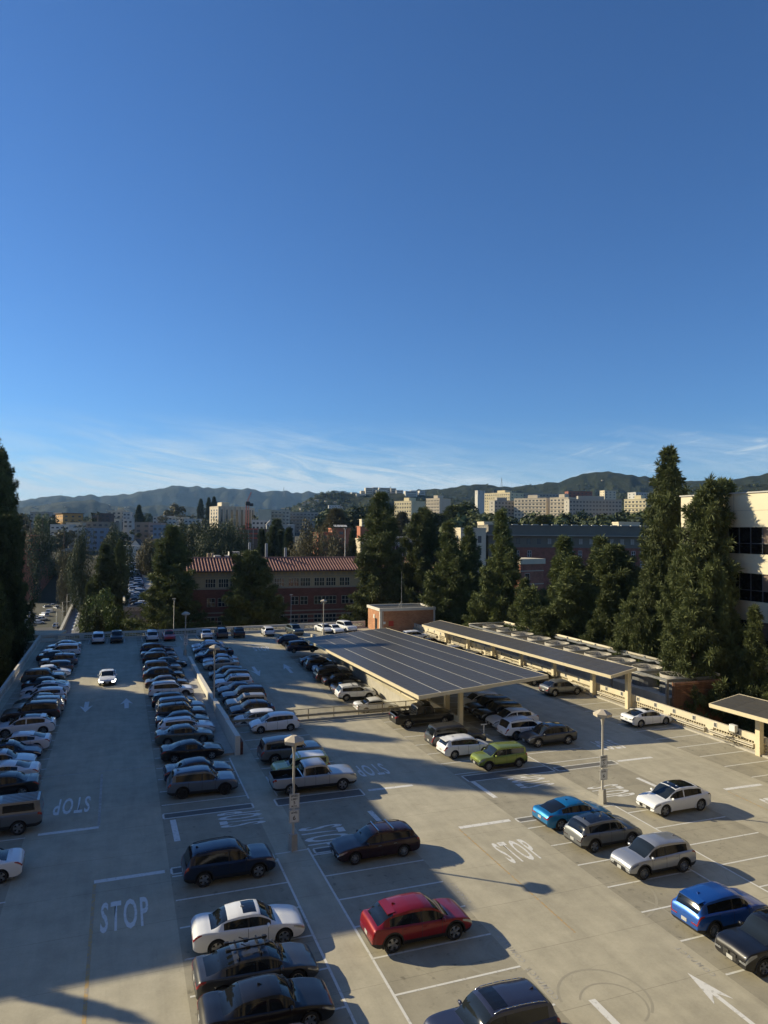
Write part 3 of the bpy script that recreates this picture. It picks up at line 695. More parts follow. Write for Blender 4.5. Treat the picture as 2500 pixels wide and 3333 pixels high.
def scrub_mat(name, c1, c2, scale, bump=1.0, bd=8):
    m = bpy.data.materials.new(name); m.use_nodes = True; nt = m.node_tree; N = nt.nodes; L = nt.links; b = N['Principled BSDF']; b.inputs['Roughness'].default_value = .95; b.inputs['Specular IOR Level'].default_value = .1
    tc = N.new('ShaderNodeTexCoord'); n1 = N.new('ShaderNodeTexNoise'); n1.inputs['Scale'].default_value = scale; n1.inputs['Detail'].default_value = 12; n1.inputs['Roughness'].default_value = .7; L.new(tc.outputs['Object'], n1.inputs[0])
    cr = N.new('ShaderNodeValToRGB'); L.new(n1.outputs[0], cr.inputs[0]); cr.color_ramp.elements[0].position = .40; cr.color_ramp.elements[1].position = .66
    cr.color_ramp.elements[0].color = (*c1, 1); cr.color_ramp.elements[1].color = (*c2, 1); L.new(cr.outputs[0], b.inputs['Base Color'])
    bp = N.new('ShaderNodeBump'); bp.inputs['Strength'].default_value = bump; bp.inputs['Distance'].default_value = bd
    n2 = N.new('ShaderNodeTexNoise'); n2.inputs['Scale'].default_value = scale*6; n2.inputs['Detail'].default_value = 6; L.new(tc.outputs['Object'], n2.inputs[0]); L.new(n2.outputs[0], bp.inputs['Height']); L.new(bp.outputs[0], b.inputs['Normal'])
    return m
M_CHAP = scrub_mat('chaparral', (0.016, 0.022, 0.010), (0.042, 0.046, 0.020), .006)
M_FARH = scrub_mat('far_mountain_scrub', (0.018, 0.022, 0.014), (0.045, 0.050, 0.026), .0022, .8, 25)
hill('mountains', [(-500, 1660), (-100, 1650), (80, 1636), (150, 1626), (200, 1621), (240, 1624), (290, 1619), (320, 1625), (370, 1617), (420, 1615), (470, 1604), (520, 1596), (550, 1588), (585, 1584), (615, 1589), (650, 1586), (700, 1591), (740, 1590), (780, 1594), (810, 1590), (850, 1600), (900, 1598), (930, 1597), (975, 1604), (1005, 1598), (1040, 1604), (1100, 1597), (1150, 1600), (1250, 1604), (1400, 1610), (1600, 1625)], 6500, 1500, 60, M_FARH, 420, 300, 40, 3.0, .35, .0011)
hill('foothills', [(-300, 1668), (60, 1656), (130, 1650), (200, 1640), (300, 1632), (360, 1650), (450, 1652), (560, 1645), (700, 1660), (860, 1668), (1000, 1676)], 4200, 600, 40, M_FARH, 150, 200, 24, 8.0, .3, .002)
hill('hill', [(1250, 1625), (1340, 1607), (1360, 1594), (1420, 1590), (1480, 1585), (1540, 1576), (1580, 1575), (1625, 1583), (1670, 1586), (1730, 1580), (1780, 1572), (1820, 1571), (1860, 1560), (1900, 1547), (1945, 1542), (2000, 1545), (2050, 1555), (2100, 1560), (2180, 1572), (2260, 1580), (2330, 1578), (2400, 1576), (2460, 1568), (2520, 1560), (2700, 1540)], 2700, 500, 40, M_CHAP, 150, 260, 40, 5.0, .35, .0024)
hill('hill', [(880, 1680), (950, 1650), (1000, 1625), (1050, 1606), (1100, 1602), (1150, 1605), (1230, 1606), (1300, 1604), (1400, 1612), (1500, 1622), (1700, 1632), (1900, 1626), (2100, 1606), (2300, 1592), (2600, 1590)], 1750, 300, 30, M_CHAP, 45, 260, 26, 11.0, .33, .004)

# ------------------------------------------------------------------ the roof deck
DX0, DX1, DYB, DY0 = -11.6, 49.7, 125.0, -8.0
RX0, RX1, RY0, RY1 = 9.5, 29.3, 65.9, 114.0
RS = 0.0525
def rampz(y): return -RS*(RY1-y) if y < RY1 else 0.0
def slab(name, x0, x1, y0, y1, z, thick, m, nx=1):
    b = MB(); b.box(x0, x1, y0, y1, z-thick, z); return b.build(name, m, kind='structure')
slab('roof_deck', DX0, DX1, DY0, RY0, 0, .35, M_DECK)
slab('roof_deck', DX0, RX0, RY0, DYB+.6, 0, .35, M_DECK)
slab('roof_deck', RX1, DX1, RY0, DYB+.6, 0, .35, M_DECK)
slab('roof_deck', RX0, RX1, RY1, DYB+.6, 0, .35, M_DECK)
b = MB(); yl = 50.0
b.hexa([(RX0, yl, rampz(yl)-.3), (RX1, yl, rampz(yl)-.3), (RX1, RY1, -.3), (RX0, RY1, -.3), (RX0, yl, rampz(yl)), (RX1, yl, rampz(yl)), (RX1, RY1, 0), (RX0, RY1, 0)])
b.build('ramp', M_RAMP, kind='structure')
b = MB(); b.box(RX0-.25, RX0, 50, RY1, -4.2, -.352); b.box(RX1, RX1+.25, 50, RY1, -4.2, -.352); b.box(RX0, RX1, 49.7, 49.95, -4.6, -.36)
b.build('ramp_side_wall', M_CONC, kind='structure')
b = MB(); b.box(DX0, DX1, DY0, DYB+.4, -17.9, -3.9); b.box(DX0, DX0+.3, DY0, DYB+.4, -3.9, -.352); b.box(DX1-.3, DX1, DY0, DYB+.4, -3.9, -.352); b.box(DX0+.3, DX1-.3, DYB+.1, DYB+.4, -3.9, -.352)
b.build('parking_structure_walls', M_CONC, kind='structure')
deckroot = [o for o in bpy.data.objects if o.name == 'roof_deck'][0]
ZL = .004
def zfun(x, y): return (rampz(y) if RX0 <= x <= RX1 and RY0+.2 < y < RY1 else 0.0)+ZL
def flat(name, pts, m, zo=0.0, parent=None):
    q = MB(); q.poly([(x, y, zfun(x, y)+zo) for x, y in pts]); return q.build(name, m, parent or deckroot)
def line(x0, y0, x1, y1, w=.11, m=None, name='stall_line', zo=0.001):
    d = Vector((x1-x0, y1-y0)).normalized(); n = Vector((-d.y, d.x))*w/2
    return flat(name, [(x0-n.x, y0-n.y), (x1-n.x, y1-n.y), (x1+n.x, y1+n.y), (x0+n.x, y0+n.y)], m or M_LINE, zo)
S0 = 26.15; SP = 2.515
for k in range(-4, 39):
    y = S0+SP*k
    if y > 48.9 or y < 47: line(-10.5, y, -4.85, y)
    if 57.5 > y or y > 48.0:
        if not (39.9 < y < 48.6): line(2.83, y, 8.35, y)
    if y < 39.4 or y > 48.5:
        if y < 64.5: line(10.25, y, 15.85, y)
        elif y > 67: line(10.25, y, 15.85, y)
for k in range(-3, 38):
    y = 27.9+SP*k
    if y < 38.8 or y > 48: line(23.5, y, 28.95, y)
    if y < 38.8 or y > 48: line(30.9, y, 36.4, y)
    line(44.1, y, 48.9, y) if y < 114 else None
for k in range(0, 16):
    x = -4.3+2.62*k+(.8 if k > 4 else 0); line(x, 119.3, x, 124.3)
for (a_, b_, c_) in ((8.35, 14, 39.0), (10.25, 14, 39.7), (30.86, 8, 39.2), (8.35, 48.2, 57.2), (10.25, 48.0, 52.0), (28.95, 12, 38.8)): line(a_, b_, a_, c_, zo=.002)
line(8.35, 39.55, 10.25, 39.55); line(28.95, 39.3, 30.9, 39.3); line(30.95, 47.4, 30.95, 50.4); line(8.35, 95, 9.3, 95)
def endbox(x0, x1, y0, y1):
    flat('sealed_patch', [(x0+.1, y0+.1), (x1-.1, y0+.1), (x1-.1, y1-.1), (x0+.1, y1-.1)], M_PATCH, .0)
    line(x0, y0, x1, y0, zo=.004); line(x0, y1, x1, y1, zo=.004); line(x0, y0+.06, x0, y1-.06, zo=.004); line(x1, y0+.06, x1, y1-.06, zo=.004)
endbox(2.83, 8.4, 46.5, 47.3); endbox(9.9, 15.9, 46.3, 47.5); endbox(23.8, 31.0, 46.3, 47.55); endbox(31.3, 36.7, 46.2, 47.0)
endbox(2.83, 8.2, 39.0, 39.7); endbox(23.5, 28.8, 38.9, 39.5); endbox(10.5, 15.8, 38.9, 39.5)
line(-5.2, 56.95, 8.3, 57.1, .10, M_FAINT, 'slab_joint_line'); line(-.95, 56.3, -.9, 46.6, .16, M_FAINT, 'lane_line')
line(-.9, 39.2, -.95, 18, .15, M_ORANGE, 'lane_line'); line(19.5, 39.2, 19.5, 27.5, .09, M_ORANGE, 'lane_line'); line(40.1, 38.8, 39.6, 30, .09, M_ORANGE, 'lane_line')
for (x0, y0, x1, y1) in ((-4.2, 46.5, -.9, 46.5), (3.35, 46.2, 3.4, 43.0), (15.3, 43.6, 15.4, 40.4), (16.4, 47.05, 19.7, 47.0), (19.6, 39.4, 23.1, 39.4), (37.0, 46.7, 40.3, 46.65), (24.05, 46.3, 24.1, 43.0), (35.9, 43.1, 36.0, 41.2), (40.2, 39.2, 43.5, 39.1), (-.93, 39.45, 2.5, 39.45), (18.9, 112.2, 22.4, 112.2)):
    line(x0, y0, x1, y1, .34, M_BAR, 'limit_bar')
def text_mesh(body, size=1.0, font_bold=0.02, spacing=1.0):
    cu = bpy.data.curves.new('txt', 'FONT'); cu.body = body; cu.size = size; cu.align_x = 'CENTER'; cu.align_y = 'CENTER'; cu.offset = font_bold; cu.space_character = spacing; cu.resolution_u = 3
    o = bpy.data.objects.new('txt', cu); COL.objects.link(o); dg = bpy.context.evaluated_depsgraph_get(); me = bpy.data.meshes.new_from_object(o.evaluated_get(dg))
    bpy.data.objects.remove(o); return me
STOPM = text_mesh('STOP', 1.0, .018, 1.22); STOPM.materials.clear(); STOPM.materials.append(M_BAR)
for (cx, cy, up, wx, hy) in ((.50, 35.6, 0, 2.1, 2.75), (-2.6, 50.8, 180, 2.15, 2.85), (7.5, 45.1, 90, 2.3, 2.75), (11.5, 41.0, -90, 2.8, 2.7), (18.0, 51.1, 180, 2.3, 2.5), (21.3, 35.4, 0, 2.1, 2.6), (28.2, 45.0, 90, 2.2, 2.8), (32.2, 41.5, -90, 2.2, 2.6), (39.0, 50.7, 180, 2.2, 2.5), (20.5, 108.8, 0, 2.4, 2.9), (41.9, 35.6, 0, 2.1, 2.6)):
    dx = max(v.co.x for v in STOPM.vertices)-min(v.co.x for v in STOPM.vertices); dy = max(v.co.y for v in STOPM.vertices)-min(v.co.y for v in STOPM.vertices)
    o = link('stop_marking', STOPM, deckroot, (cx, cy, zfun(cx, cy)+.002), (math.atan(RS) if zfun(cx, cy) < 0 else 0, 0, R_(up)), (wx/dx, hy/dy, 1))
CM = text_mesh('COMPACT', .36, .004, 1.35); CM.materials.append(M_FAINT)
for (x, y) in ((16.1, 24.9), (16.15, 27.4), (16.2, 32.4), (23.0, 24.0)): link('compact_marking', CM, deckroot, (x, y, .006), (0, 0, R_(90)), (1, 1, 1))
def arrow(cx, cy, ang, L=1.9, W=1.25, sh=.30, m=None, head=None):
    c, s = math.cos(R_(ang)), math.sin(R_(ang))
    hb = L/2-(head or L*.6); nk = hb+(head or L*.6)*.25
    P = [(-sh/2, -L/2), (sh/2, -L/2), (sh/2, nk), (W/2, hb), (0, L/2), (-W/2, hb), (-sh/2, nk)]
    q = MB(); pts = [(cx+x*c-y*s, cy+x*s+y*c) for x, y in P]; q.v = [(x, y, zfun(x, y)+.001) for x, y in pts]; q.f = [(0, 1, 2, 6), (2, 3, 4), (6, 4, 5), (2, 4, 6)]; q.m = [0]*4
    q.build('arrow_marking', m or M_BAR, deckroot)
arrow(-2.9, 77.8, 180, 4.4, 1.25, .42); arrow(.9, 78.2, 0, 4.4, 1.25, .42); arrow(17.3, 95.5, 180, 5.2, 1.3, .42); arrow(21.7, 96.2, 0, 5.2, 1.3, .42)
arrow(22.1, 20.9, 0, 5.2, .95, .20, head=1.9); arrow(17.35, 20.6, 180, 5.6, .9, .30, head=1.8)
def ring_mark(cx, cy, r, w, a0, a1):
    q = MB(); n = 40; zz0 = .0012+.0004*sum(1 for o in bpy.data.objects if o.name.startswith('tyre_mark'))
    for i in range(n):
        t0 = R_(lerp(a0, a1, i/n)); t1 = R_(lerp(a0, a1, (i+1)/n)); zz = zz0
        q.quad(*[(cx+(r+o)*math.cos(t)*1.0, cy+(r+o)*math.sin(t), zz) for (o, t) in ((-w/2, t0), (w/2, t0), (w/2, t1), (-w/2, t1))])
    q.build('tyre_mark', M_SKID, deckroot)
for a in ((15.4, 27.3, 1.6, .17, 105, 300), (15.8, 27.5, .75, .14, 100, 235), (17.9, 23.35, 1.75, .10, -50, 170), (18.0, 22.9, 1.25, .08, -70, 150), (22.6, 30.4, 3.0, .12, -75, 10), (21.9, 27.6, 2.8, .11, -40, 25), (33.0, 31.5, 1.8, .10, 200, 300)): ring_mark(*a)

# ------------------------------------------------------------------ parapets with pierced panels
def rot_y(o, a): o.rotation_euler = (0, 0, a)
def lattice(name, length, z0, z1, nh, nv, m, parent, thick=.12, bar=.055, loc=(0, 0, 0), rz=0.0):
    q = MB(); n = nh
    for i in range(n+1): x = length*i/n; q.box(x-bar/2, x+bar/2, -thick/2, thick/2, z0, z1)
    for j in range(1, nv): z = lerp(z0, z1, j/nv); q.box(0, length, -thick/2+.004, thick/2-.004, z-bar/2, z+bar/2)
    return q.build(name, m, parent, loc, (0, 0, rz))
def parapet(name, x0, y0, x1, y1, h, zb, zt, panel, m, label, th=.24, holes=14, rows=2, postw=.7, signs=False, kerb=0, rail=False, skip=()):
    """wall along a line: solid foot, pierced band, solid cap; posts between panels"""
    L = math.hypot(x1-x0, y1-y0); a = math.atan2(y1-y0, x1-x0); root = empty(name, (x0, y0, 0), a, label, 'wall')
    q = MB(); q.box(0, L, -th/2, th/2, zt, h); q.build('wall_cap', m, root); q = MB(); q.box(0, L, -th/2, th/2, 0, zb); q.build('wall_foot', m, root)
    n = max(1, int(round(L/(panel+postw)))); pw = L/n
    for i in range(n+1):
        q = MB(); q.box(max(0, i*pw-postw/2), min(L, i*pw+postw/2), -th/2-.012, th/2+.012, 0, zt+.004); q.build('post', m, root)
    lm = None
    for i in range(n):
        if lm is None:
            o = lattice('lattice_panel', pw-postw, zb, zt, holes, rows, m, root, th*.6, loc=(i*pw+postw/2, 0, 0)); lm = o.data
        else: link('lattice_panel', lm, root, (i*pw+postw/2, 0, 0))
    return root, n, pw
back, nb, pwb = parapet('parapet_wall', -11.5, 123.5, 42.9, 125.9, 1.12, .28, .78, 5.6, M_WHITEW, 'long pale pierced parapet wall along the far edge of the roof deck', holes=22, rows=2)
leftw, nl, pwl = parapet('parapet_wall', -11.5, 123.3, -11.2, 30.0, 1.10, .25, .80, 5.6, M_WHITEW, 'pale pierced parapet wall along the left edge of the deck under the pines', holes=22, rows=2)
q = MB(); q.box(0, 93, -.55, -.40, .0, .14); q.build('kerb', M_CONC, leftw)
rightw, nr_, pwr = parapet('parapet_wall', 49.55, 118.0, 49.55, 8.0, 1.42, .14, .86, 4.3, M_CREAM, 'sunlit cream pierced parapet wall along the right edge of the deck', holes=15, rows=3, postw=.9)
q = MB(); q.box(0, 110, -.62, -.12, 0, .15); q.build('kerb', M_CONC, rightw)
MS = mat('dark_sign_face', (0.09, 0.09, 0.085), .5, var=.5, scale=30); MSB = mat('sign_white', (0.66, 0.66, 0.63), .5)
for i in range(44):
    x = 1.3+2.5*i; q = MB(); q.box(-.17, .17, -.016, .016, -.2, .2); q.box(-.14, .14, -.020, -.012, -.17, .17, 1)
    if i == 0: sm = q.mesh('stall_sign', [MSB, MS])
    link('stall_sign', sm, rightw, (x, -.145, 1.16))
for i in range(nr_):
    if i % 3 == 2: continue
    q = MB(); x0 = i*pwr+.25; x1 = x0+pwr-.5; q.tube((x0, -.42, .62), (x1, -.42, .62), .075, n=8); q.tube((x0, -.42, .44), (x1, -.42, .44), .06, n=8)
    for xx in (x0+.1, (x0+x1)/2, x1-.1): q.box(xx-.05, xx+.05, -.40, -.115, .38, .68)
    q.build('guard_rail', M_GREYPIPE, rightw, smooth=False)
# stepped white wall between left aisle and ramp
sw = empty('stepped_wall', (9.05, 57.6, 0), 0, 'cream stepped wall between the left aisle and the sunken ramp', 'wall')
secsW = [(57.6, 63.6, 1.52), (63.6, 65.2, 1.40), (65.2, 66.9, 1.33), (66.9, 68.6, 1.26), (68.6, 70.6, 1.18), (70.6, 72.8, 1.10), (72.8, 90.0, .98), (90.0, 99.8, .74)]
for i, (a, c, h) in enumerate(secsW):
    z2 = h+(-.28 if i == 6 else (-.18 if i == 0 else 0)) if i in (0, 6, 7) else h
    q = MB(); xa, xb = -.20+.0*i, .20; y0, y1 = a-57.6, c-57.6; s = .0 if i % 2 == 0 else .003
    lo = -4.0 if a > 65 else 0.0
    q.hexa([(xa-s, y0, lo), (xb+s, y0, lo), (xb+s, y1, lo), (xa-s, y1, lo), (xa-s, y0, h), (xb+s, y0, h), (xb+s, y1, z2), (xa-s, y1, z2)])
    q.build('wall_section', M_WHITEW, sw)
q = MB(); q.box(7.7, 8.82, 57.9, 112, .0, .14); q.build('walkway_kerb', M_CONC, kind='structure')
q = MB(); q.box(9.27, 9.49, 57.7, 65.8, .002, 1.0); o = q.build('low_brick_wall', mat('dull_red_brick', (0.12, 0.05, 0.035), .85, var=.3, scale=6)); tag(o, 'dull red low wall tucked behind the near end of the stepped wall', 'wall')
# railing at the head of the void
MRAIL = mat('tan_painted_railing', (0.34, 0.29, 0.20), .55, .1)
rl = empty('railing', (9.5, 65.95, 0), 0, 'tan metal picket railing across the near end of the sunken ramp', 'railing'); LR = RX1-9.5
q = MB(); q.box(0, LR, -.03, .03, 1.06, 1.12); q.build('top_rail', MRAIL, rl); q = MB(); q.box(0, LR, -.14, -.02, .42, .62); q.build('crash_rail', MRAIL, rl)
q = MB(); q.box(0, LR, -.02, .02, .10, .14); q.build('bottom_rail', MRAIL, rl); q = MB(); q.box(0, LR, -.16, .10, .005, .16); q.build('kerb', M_CONC, rl)
q = MB(); q.box(-.011, .011, -.011, .011, .14, 1.06); pm_ = q.mesh('picket', MRAIL)
npk = 170
for i in range(1, npk): link('picket', pm_, rl, (LR*i/npk, 0.0, 0))
q = MB(); q.box(-.04, .04, -.05, .05, .16, 1.09); pm2 = q.mesh('post', MRAIL)
for i in range(9): link('post', pm2, rl, (min(LR-.05, max(.05, LR*i/8)), .0, 0))
# centre wall under the large canopy
q = MB(); q.box(29.35, 29.6, 59.4, 113.5, -4.0, .95); o = q.build('centre_wall', M_CREAM); tag(o, 'low cream wall under the large solar canopy', 'wall')

# ------------------------------------------------------------------ solar canopies
M_PV = mat('solar_glass', (0.072, 0.068, 0.060), .42, 0.0, .0, .45, var=.2, scale=.35)
M_PVF = mat('panel_frame_white', (0.55, 0.55, 0.54), .5); M_BEAM = mat('cream_painted_steel', (0.66, 0.57, 0.38), .55, var=.05, scale=2)
def canopy(NL, NR, FL, nx, ny, label, cols, seam=.12, gap=.045, cantil=False):
    NL, NR, FL = Vector(NL), Vector(NR), Vector(FL); u = (NR-NL); v = (FL-NL); W = u.length; L = v.length; u.normalize(); v = (v-u*v.dot(u)).normalized(); w = u.cross(v)
    root = bpy.data.objects.new('solar_canopy', None); COL.objects.link(root); tag(root, label, 'solar canopy')
    M = Matrix((u, v, w)).transposed().to_4x4(); M.translation = NL; root.matrix_world = M
    q = MB(); q.box(.02, W-.02, .02, L-.02, -.06, -.035); q.build('panel_backing', M_PVF, root)
    sw_ = (W-.10)/nx; pl = (L-.10)/ny
    q = MB(); q.box(0, sw_-seam, 0, pl-gap, -.034, .0); pm3 = q.mesh('solar_panel', M_PV)
    for i in range(nx):
        for j in range(ny): link('solar_panel', pm3, root, (.05+seam/2+i*sw_, .05+gap/2+j*pl, 0))
    q = MB(); q.box(0, .08, 0, L, -.30, .012); q.build('edge_beam', M_BEAM, root); q = MB(); q.box(W-.08, W, 0, L, -.30, .012); q.build('edge_beam', M_BEAM, root)
    q = MB(); q.box(.081, W-.081, 0, .08, -.30, .012); q.build('edge_beam', M_BEAM, root); q = MB(); q.box(.081, W-.081, L-.08, L, -.30, .012); q.build('edge_beam', M_BEAM, root)
    n = int(L/3.4) if not cantil else len(cols)
    q = MB(); q.hexa([(0, -.07, -.36), (W*.5, -.07, -.80), (W*.5, .07, -.80), (0, .07, -.36), (0, -.07, -.07), (W*.5, -.07, -.07), (W*.5, .07, -.07), (0, .07, -.07)])
    q.hexa([(W*.5, -.07, -.80), (W, -.07, -.36), (W, .07, -.36), (W*.5, .07, -.80), (W*.5, -.07, -.07), (W, -.07, -.07), (W, .07, -.07), (W*.5, .07, -.07)]); bmsh = q.mesh('cross_beam', M_BEAM)
    for i in range(n): link('cross_beam', bmsh, root, (.25*0+.12, lerp(1.6, L-1.6, i/max(1, n-1)), 0), None, ((W-.24)/W, 1, 1))
    Mi = M.inverted()
    for (x, y, zb, zt, s) in cols:
        # columns stand upright in the world: give each the inverse tilt
        q = MB(); q.box(-s, s, -s, s, 0, zt-zb)
        o = q.build('column', M_BEAM, root); o.matrix_parent_inverse = Matrix(); o.matrix_local = Mi @ Matrix.Translation((x, y, zb))
    return root
def cz(NL, NR, FL, x, y):
    NL, NR, FL = Vector(NL), Vector(NR), Vector(FL); n = (NR-NL).cross(FL-NL); return NL.z-(n.x*(x-NL.x)+n.y*(y-NL.y))/n.z
C1 = ((24.1, 56.4, 3.87), (36.8, 56.1, 4.94), (24.1, 102.0, 2.04))
cols = [(29.48, y, -.0, cz(*C1, 29.48, y)-.75, .19) for y in (59.2, 66.5, 73.8, 81.1, 88.4, 95.7, 100.5)]+[(29.9, 63.0, 0, cz(*C1, 29.9, 63)-.7, .22)]
canopy(*C1, 6, 44, 'large tilted solar canopy over the cars in the middle of the deck', cols)
C2 = ((46.0, 59.12, 3.73), (49.2, 59.12, 4.35), (46.0, 107.0, 2.66))
cols = [(49.0, y, 0, cz(*C2, 49.0, y)-.3, .22) for y in (60.2, 66.0, 73.5, 81.0, 88.5, 96.0, 103.5)]
canopy(*C2, 3, 23, 'long narrow solar canopy along the right parapet wall', cols, .05, .03, True)
C3 = ((46.0, 46.6, 3.83), (49.3, 46.6, 4.40), (46.0, 20.0, 4.3))
C3 = ((46.0, 20.0, 4.42), (49.3, 20.0, 5.0), (46.0, 46.6, 3.83))
cols = [(49.0, y, 0, cz(*C3, 49.0, y)-.3, .22) for y in (44.2, 36.5, 29.0, 22.0)]
canopy(*C3, 3, 13, 'short solar canopy at the right edge of the picture', cols, .05, .03, True)

# ------------------------------------------------------------------ lamp posts with signs
M_POLE = mat('lamp_post_paint', (0.50, 0.47, 0.40), .5, .1, var=.06, scale=2); M_HOOD = mat('lamp_hood_tan', (0.52, 0.45, 0.34), .6, var=.1, scale=3)
M_TXT = mat('sign_black_lettering', (0.01, 0.01, 0.01), .6)
def lamp_post(x, y, z, h, label, signs=False, ped=.9, rz=.35, group='lamp posts on the roof deck'):
    r = empty('lamp_post', (x, y, z), rz, label, 'lamp post', group)
    if ped:
        q = MB(); q.hexa([(-.20, -.20, 0), (.20, -.20, 0), (.20, .20, 0), (-.20, .20, 0), (-.17, -.17, ped), (.17, -.17, ped), (.17, .17, ped), (-.17, .17, ped)]); q.build('base', M_CONC, r)
    q = MB(); q.tube((0, 0, ped), (0, 0, h-1.05), .085, .062, 12); q.tube((0, 0, h-1.05), (0, 0, h-.45), .062, .15, 12); q.build('pole', M_POLE, r, smooth=True, angle=40)
    q = MB(); n = 6; w0, w1 = .30, .60
    def ring(rad, z): return [(rad*math.cos(2*math.pi*i/n), rad*math.sin(2*math.pi*i/n), z) for i in range(n)]
    A, B_, C_, D_ = ring(.20, h-.47), ring(.60, h-.40), ring(.62, h-.22), ring(.16, h+.02)
    for P0, P1 in ((A, B_), (B_, C_), (C_, D_)):
        for i in range(n): j = (i+1) % n; q.quad(P0[i], P0[j], P1[j], P1[i])
    q.poly(D_); q.poly(A[::-1]); q.build('lamp_hood', M_HOOD, r)
    if signs:
        for (nm, zc, hh, lines) in (('speed_limit_sign', ped+1.85, .40, (('SPEED', .15, .27), ('LIMIT', .15, .10), ('5', .26, -.10), ('M.P.H.', .12, -.29))), ('level_sign', ped+1.00, .36, (('LEVEL', .14, .20), ('6', .34, -.10)))):
            q = MB(); q.box(-.29, .29, -.012, .012, -hh, hh); s = q.build(nm, MSB, r, (0, -.10, zc), (0, 0, -rz))
            for (t, sz, zz) in lines:
                me = text_mesh(t, sz, .004, 1.05); me.materials.append(M_TXT); link('sign_lettering', me, s, (0, -.015, zz), (math.pi/2, 0, 0))
            q = MB()
            for (a, b2, c, d) in ((-.27, .27, -hh+.02, -hh+.03), (-.27, .27, hh-.03, hh-.02), (-.27, -.26, -hh+.03, hh-.03), (.26, .27, -hh+.03, hh-.03)): q.box(a, b2, -.018, -.0125, c, d)
            q.build('sign_border', M_TXT, s)
    return r
lamp_post(9.4, 39.75, 0, 6.35, 'lamp post with speed limit and level 6 signs beside the silver pickup', True)
lamp_post(30.4, 39.9, 0, 6.15, 'lamp post with speed limit and level 6 signs beside the bright blue car', True)
lamp_post(9.05, 73.1, .98, 5.35, 'lamp post rising from the stepped cream wall', False, .0)
lamp_post(8.85, 104.3, 0, 6.2, 'farthest left lamp post with small level sign near the back row', True)
lamp_post(32.9, 118.6, 0, 6.0, 'lamp post in front of the white sedan at the back wall', False)
def pole(x, y, z, h, label, arm=0, cat='street light', r0=.07):
    r = empty('street_light', (x, y, z), 0, label, cat); q = MB(); q.tube((0, 0, 0), (0, 0, h), r0, r0*.6, 8); q.build('pole', M_POLE, r, smooth=True)
    q = MB()
    if arm: q.tube((0, 0, h-.05), (arm, 0, h+.1), .04, n=6); q.box(arm-.1, arm+.55*math.copysign(1, arm), -.14, .14, h+.03, h+.15)
    else: q.box(-.3, .3, -.15, .15, h, h+.12)
    q.build('lamp_head', M_POLE, r); return r

# ------------------------------------------------------------------ brick stair building on the deck
def brick_mat(name, c1, c2, mortar, s=4.2, rot=None):
    m = bpy.data.materials.new(name); m.use_nodes = True; nt = m.node_tree; N = nt.nodes; L = nt.links; b = N['Principled BSDF']; b.inputs['Roughness'].default_value = .85
    tc = N.new('ShaderNodeTexCoord'); geo = N.new('ShaderNodeNewGeometry'); sp = N.new('ShaderNodeSeparateXYZ'); L.new(tc.outputs['Object'], sp.inputs[0])
    ad = N.new('ShaderNodeMath'); ad.operation = 'ADD'; L.new(sp.outputs[0], ad.inputs[0]); L.new(sp.outputs[1], ad.inputs[1])
    cb = N.new('ShaderNodeCombineXYZ'); L.new(ad.outputs[0], cb.inputs[0]); L.new(sp.outputs[2], cb.inputs[1])
    br = N.new('ShaderNodeTexBrick'); br.inputs['Scale'].default_value = s; br.inputs['Color1'].default_value = (*c1, 1); br.inputs['Color2'].default_value = (*c2, 1); br.inputs['Mortar'].default_value = (*mortar, 1); br.inputs['Mortar Size'].default_value = .012; br.inputs['Brick Width'].default_value = 1.0; br.inputs['Row Height'].default_value = .32
    L.new(cb.outputs[0], br.inputs[0])
    nz = N.new('ShaderNodeTexNoise'); nz.inputs['Scale'].default_value = .5; nz.inputs['Detail'].default_value = 5; L.new(tc.outputs['Object'], nz.inputs[0]); mr = N.new('ShaderNodeMapRange'); L.new(nz.outputs[0], mr.inputs[0]); mr.inputs[1].default_value = .3; mr.inputs[2].default_value = .7; mr.inputs[3].default_value = .8; mr.inputs[4].default_value = 1.2
    vm = N.new('ShaderNodeVectorMath'); vm.operation = 'SCALE'; L.new(br.outputs[0], vm.inputs[0]); L.new(mr.outputs[0], vm.inputs['Scale']); L.new(vm.outputs[0], b.inputs['Base Color'])
    return m
M_BRICKO = brick_mat('orange_brick', (0.36, 0.15, 0.07), (0.44, 0.21, 0.10), (0.40, 0.30, 0.20), 2.4)
M_BRICKR = brick_mat('red_brick', (0.20, 0.068, 0.042), (0.26, 0.092, 0.058), (0.20, 0.13, 0.09), 1.6)
st = empty('stair_building', (43, 118, 0), 0, 'small orange brick stair building with flat dark roof at the far right of the deck', 'building')
q = MB(); q.box(0, 10.4, 0, 6.5, 0, 3.75); q.build('wall', M_BRICKO, st)
q = MB(); q.box(-.2, 10.6, -.2, .05, 3.75, 4.25); q.box(-.2, 10.6, 6.45, 6.7, 3.75, 4.25); q.box(-.2, .05, .051, 6.449, 3.75, 4.25); q.box(10.35, 10.6, .051, 6.449, 3.75, 4.25); q.build('roof_parapet', M_WHITEW, st)
q = MB(); q.box(.06, 10.34, .06, 6.44, 3.76, 3.95); q.build('roof', M_MEMB, st)
q = MB(); q.box(-.10, .35, -.12, .18, 0, 3.74); q.box(10.2, 10.5, -.12, .18, 0, 3.74); q.build('corner_pilaster', M_WHITEW, st)
q = MB(); q.box(-.06, 0.02, 1.5, 2.6, 0, 2.3); q.build('door', M_BLACK, st); q = MB(); q.box(-.10, .01, 2.65, 3.4, 2.2, 2.9); q.build('wall_sign', M_WHITEW, st)
q = MB(); q.box(1.6, 2.5, -.08, .01, 1.1, 2.0); q.build('fire_hose_box', mat('fire_red', (0.42, 0.02, 0.015), .4), st); q = MB(); q.box(.55, 1.0, -.06, .01, 1.5, 1.9); q.build('wall_sign', MSB, st)
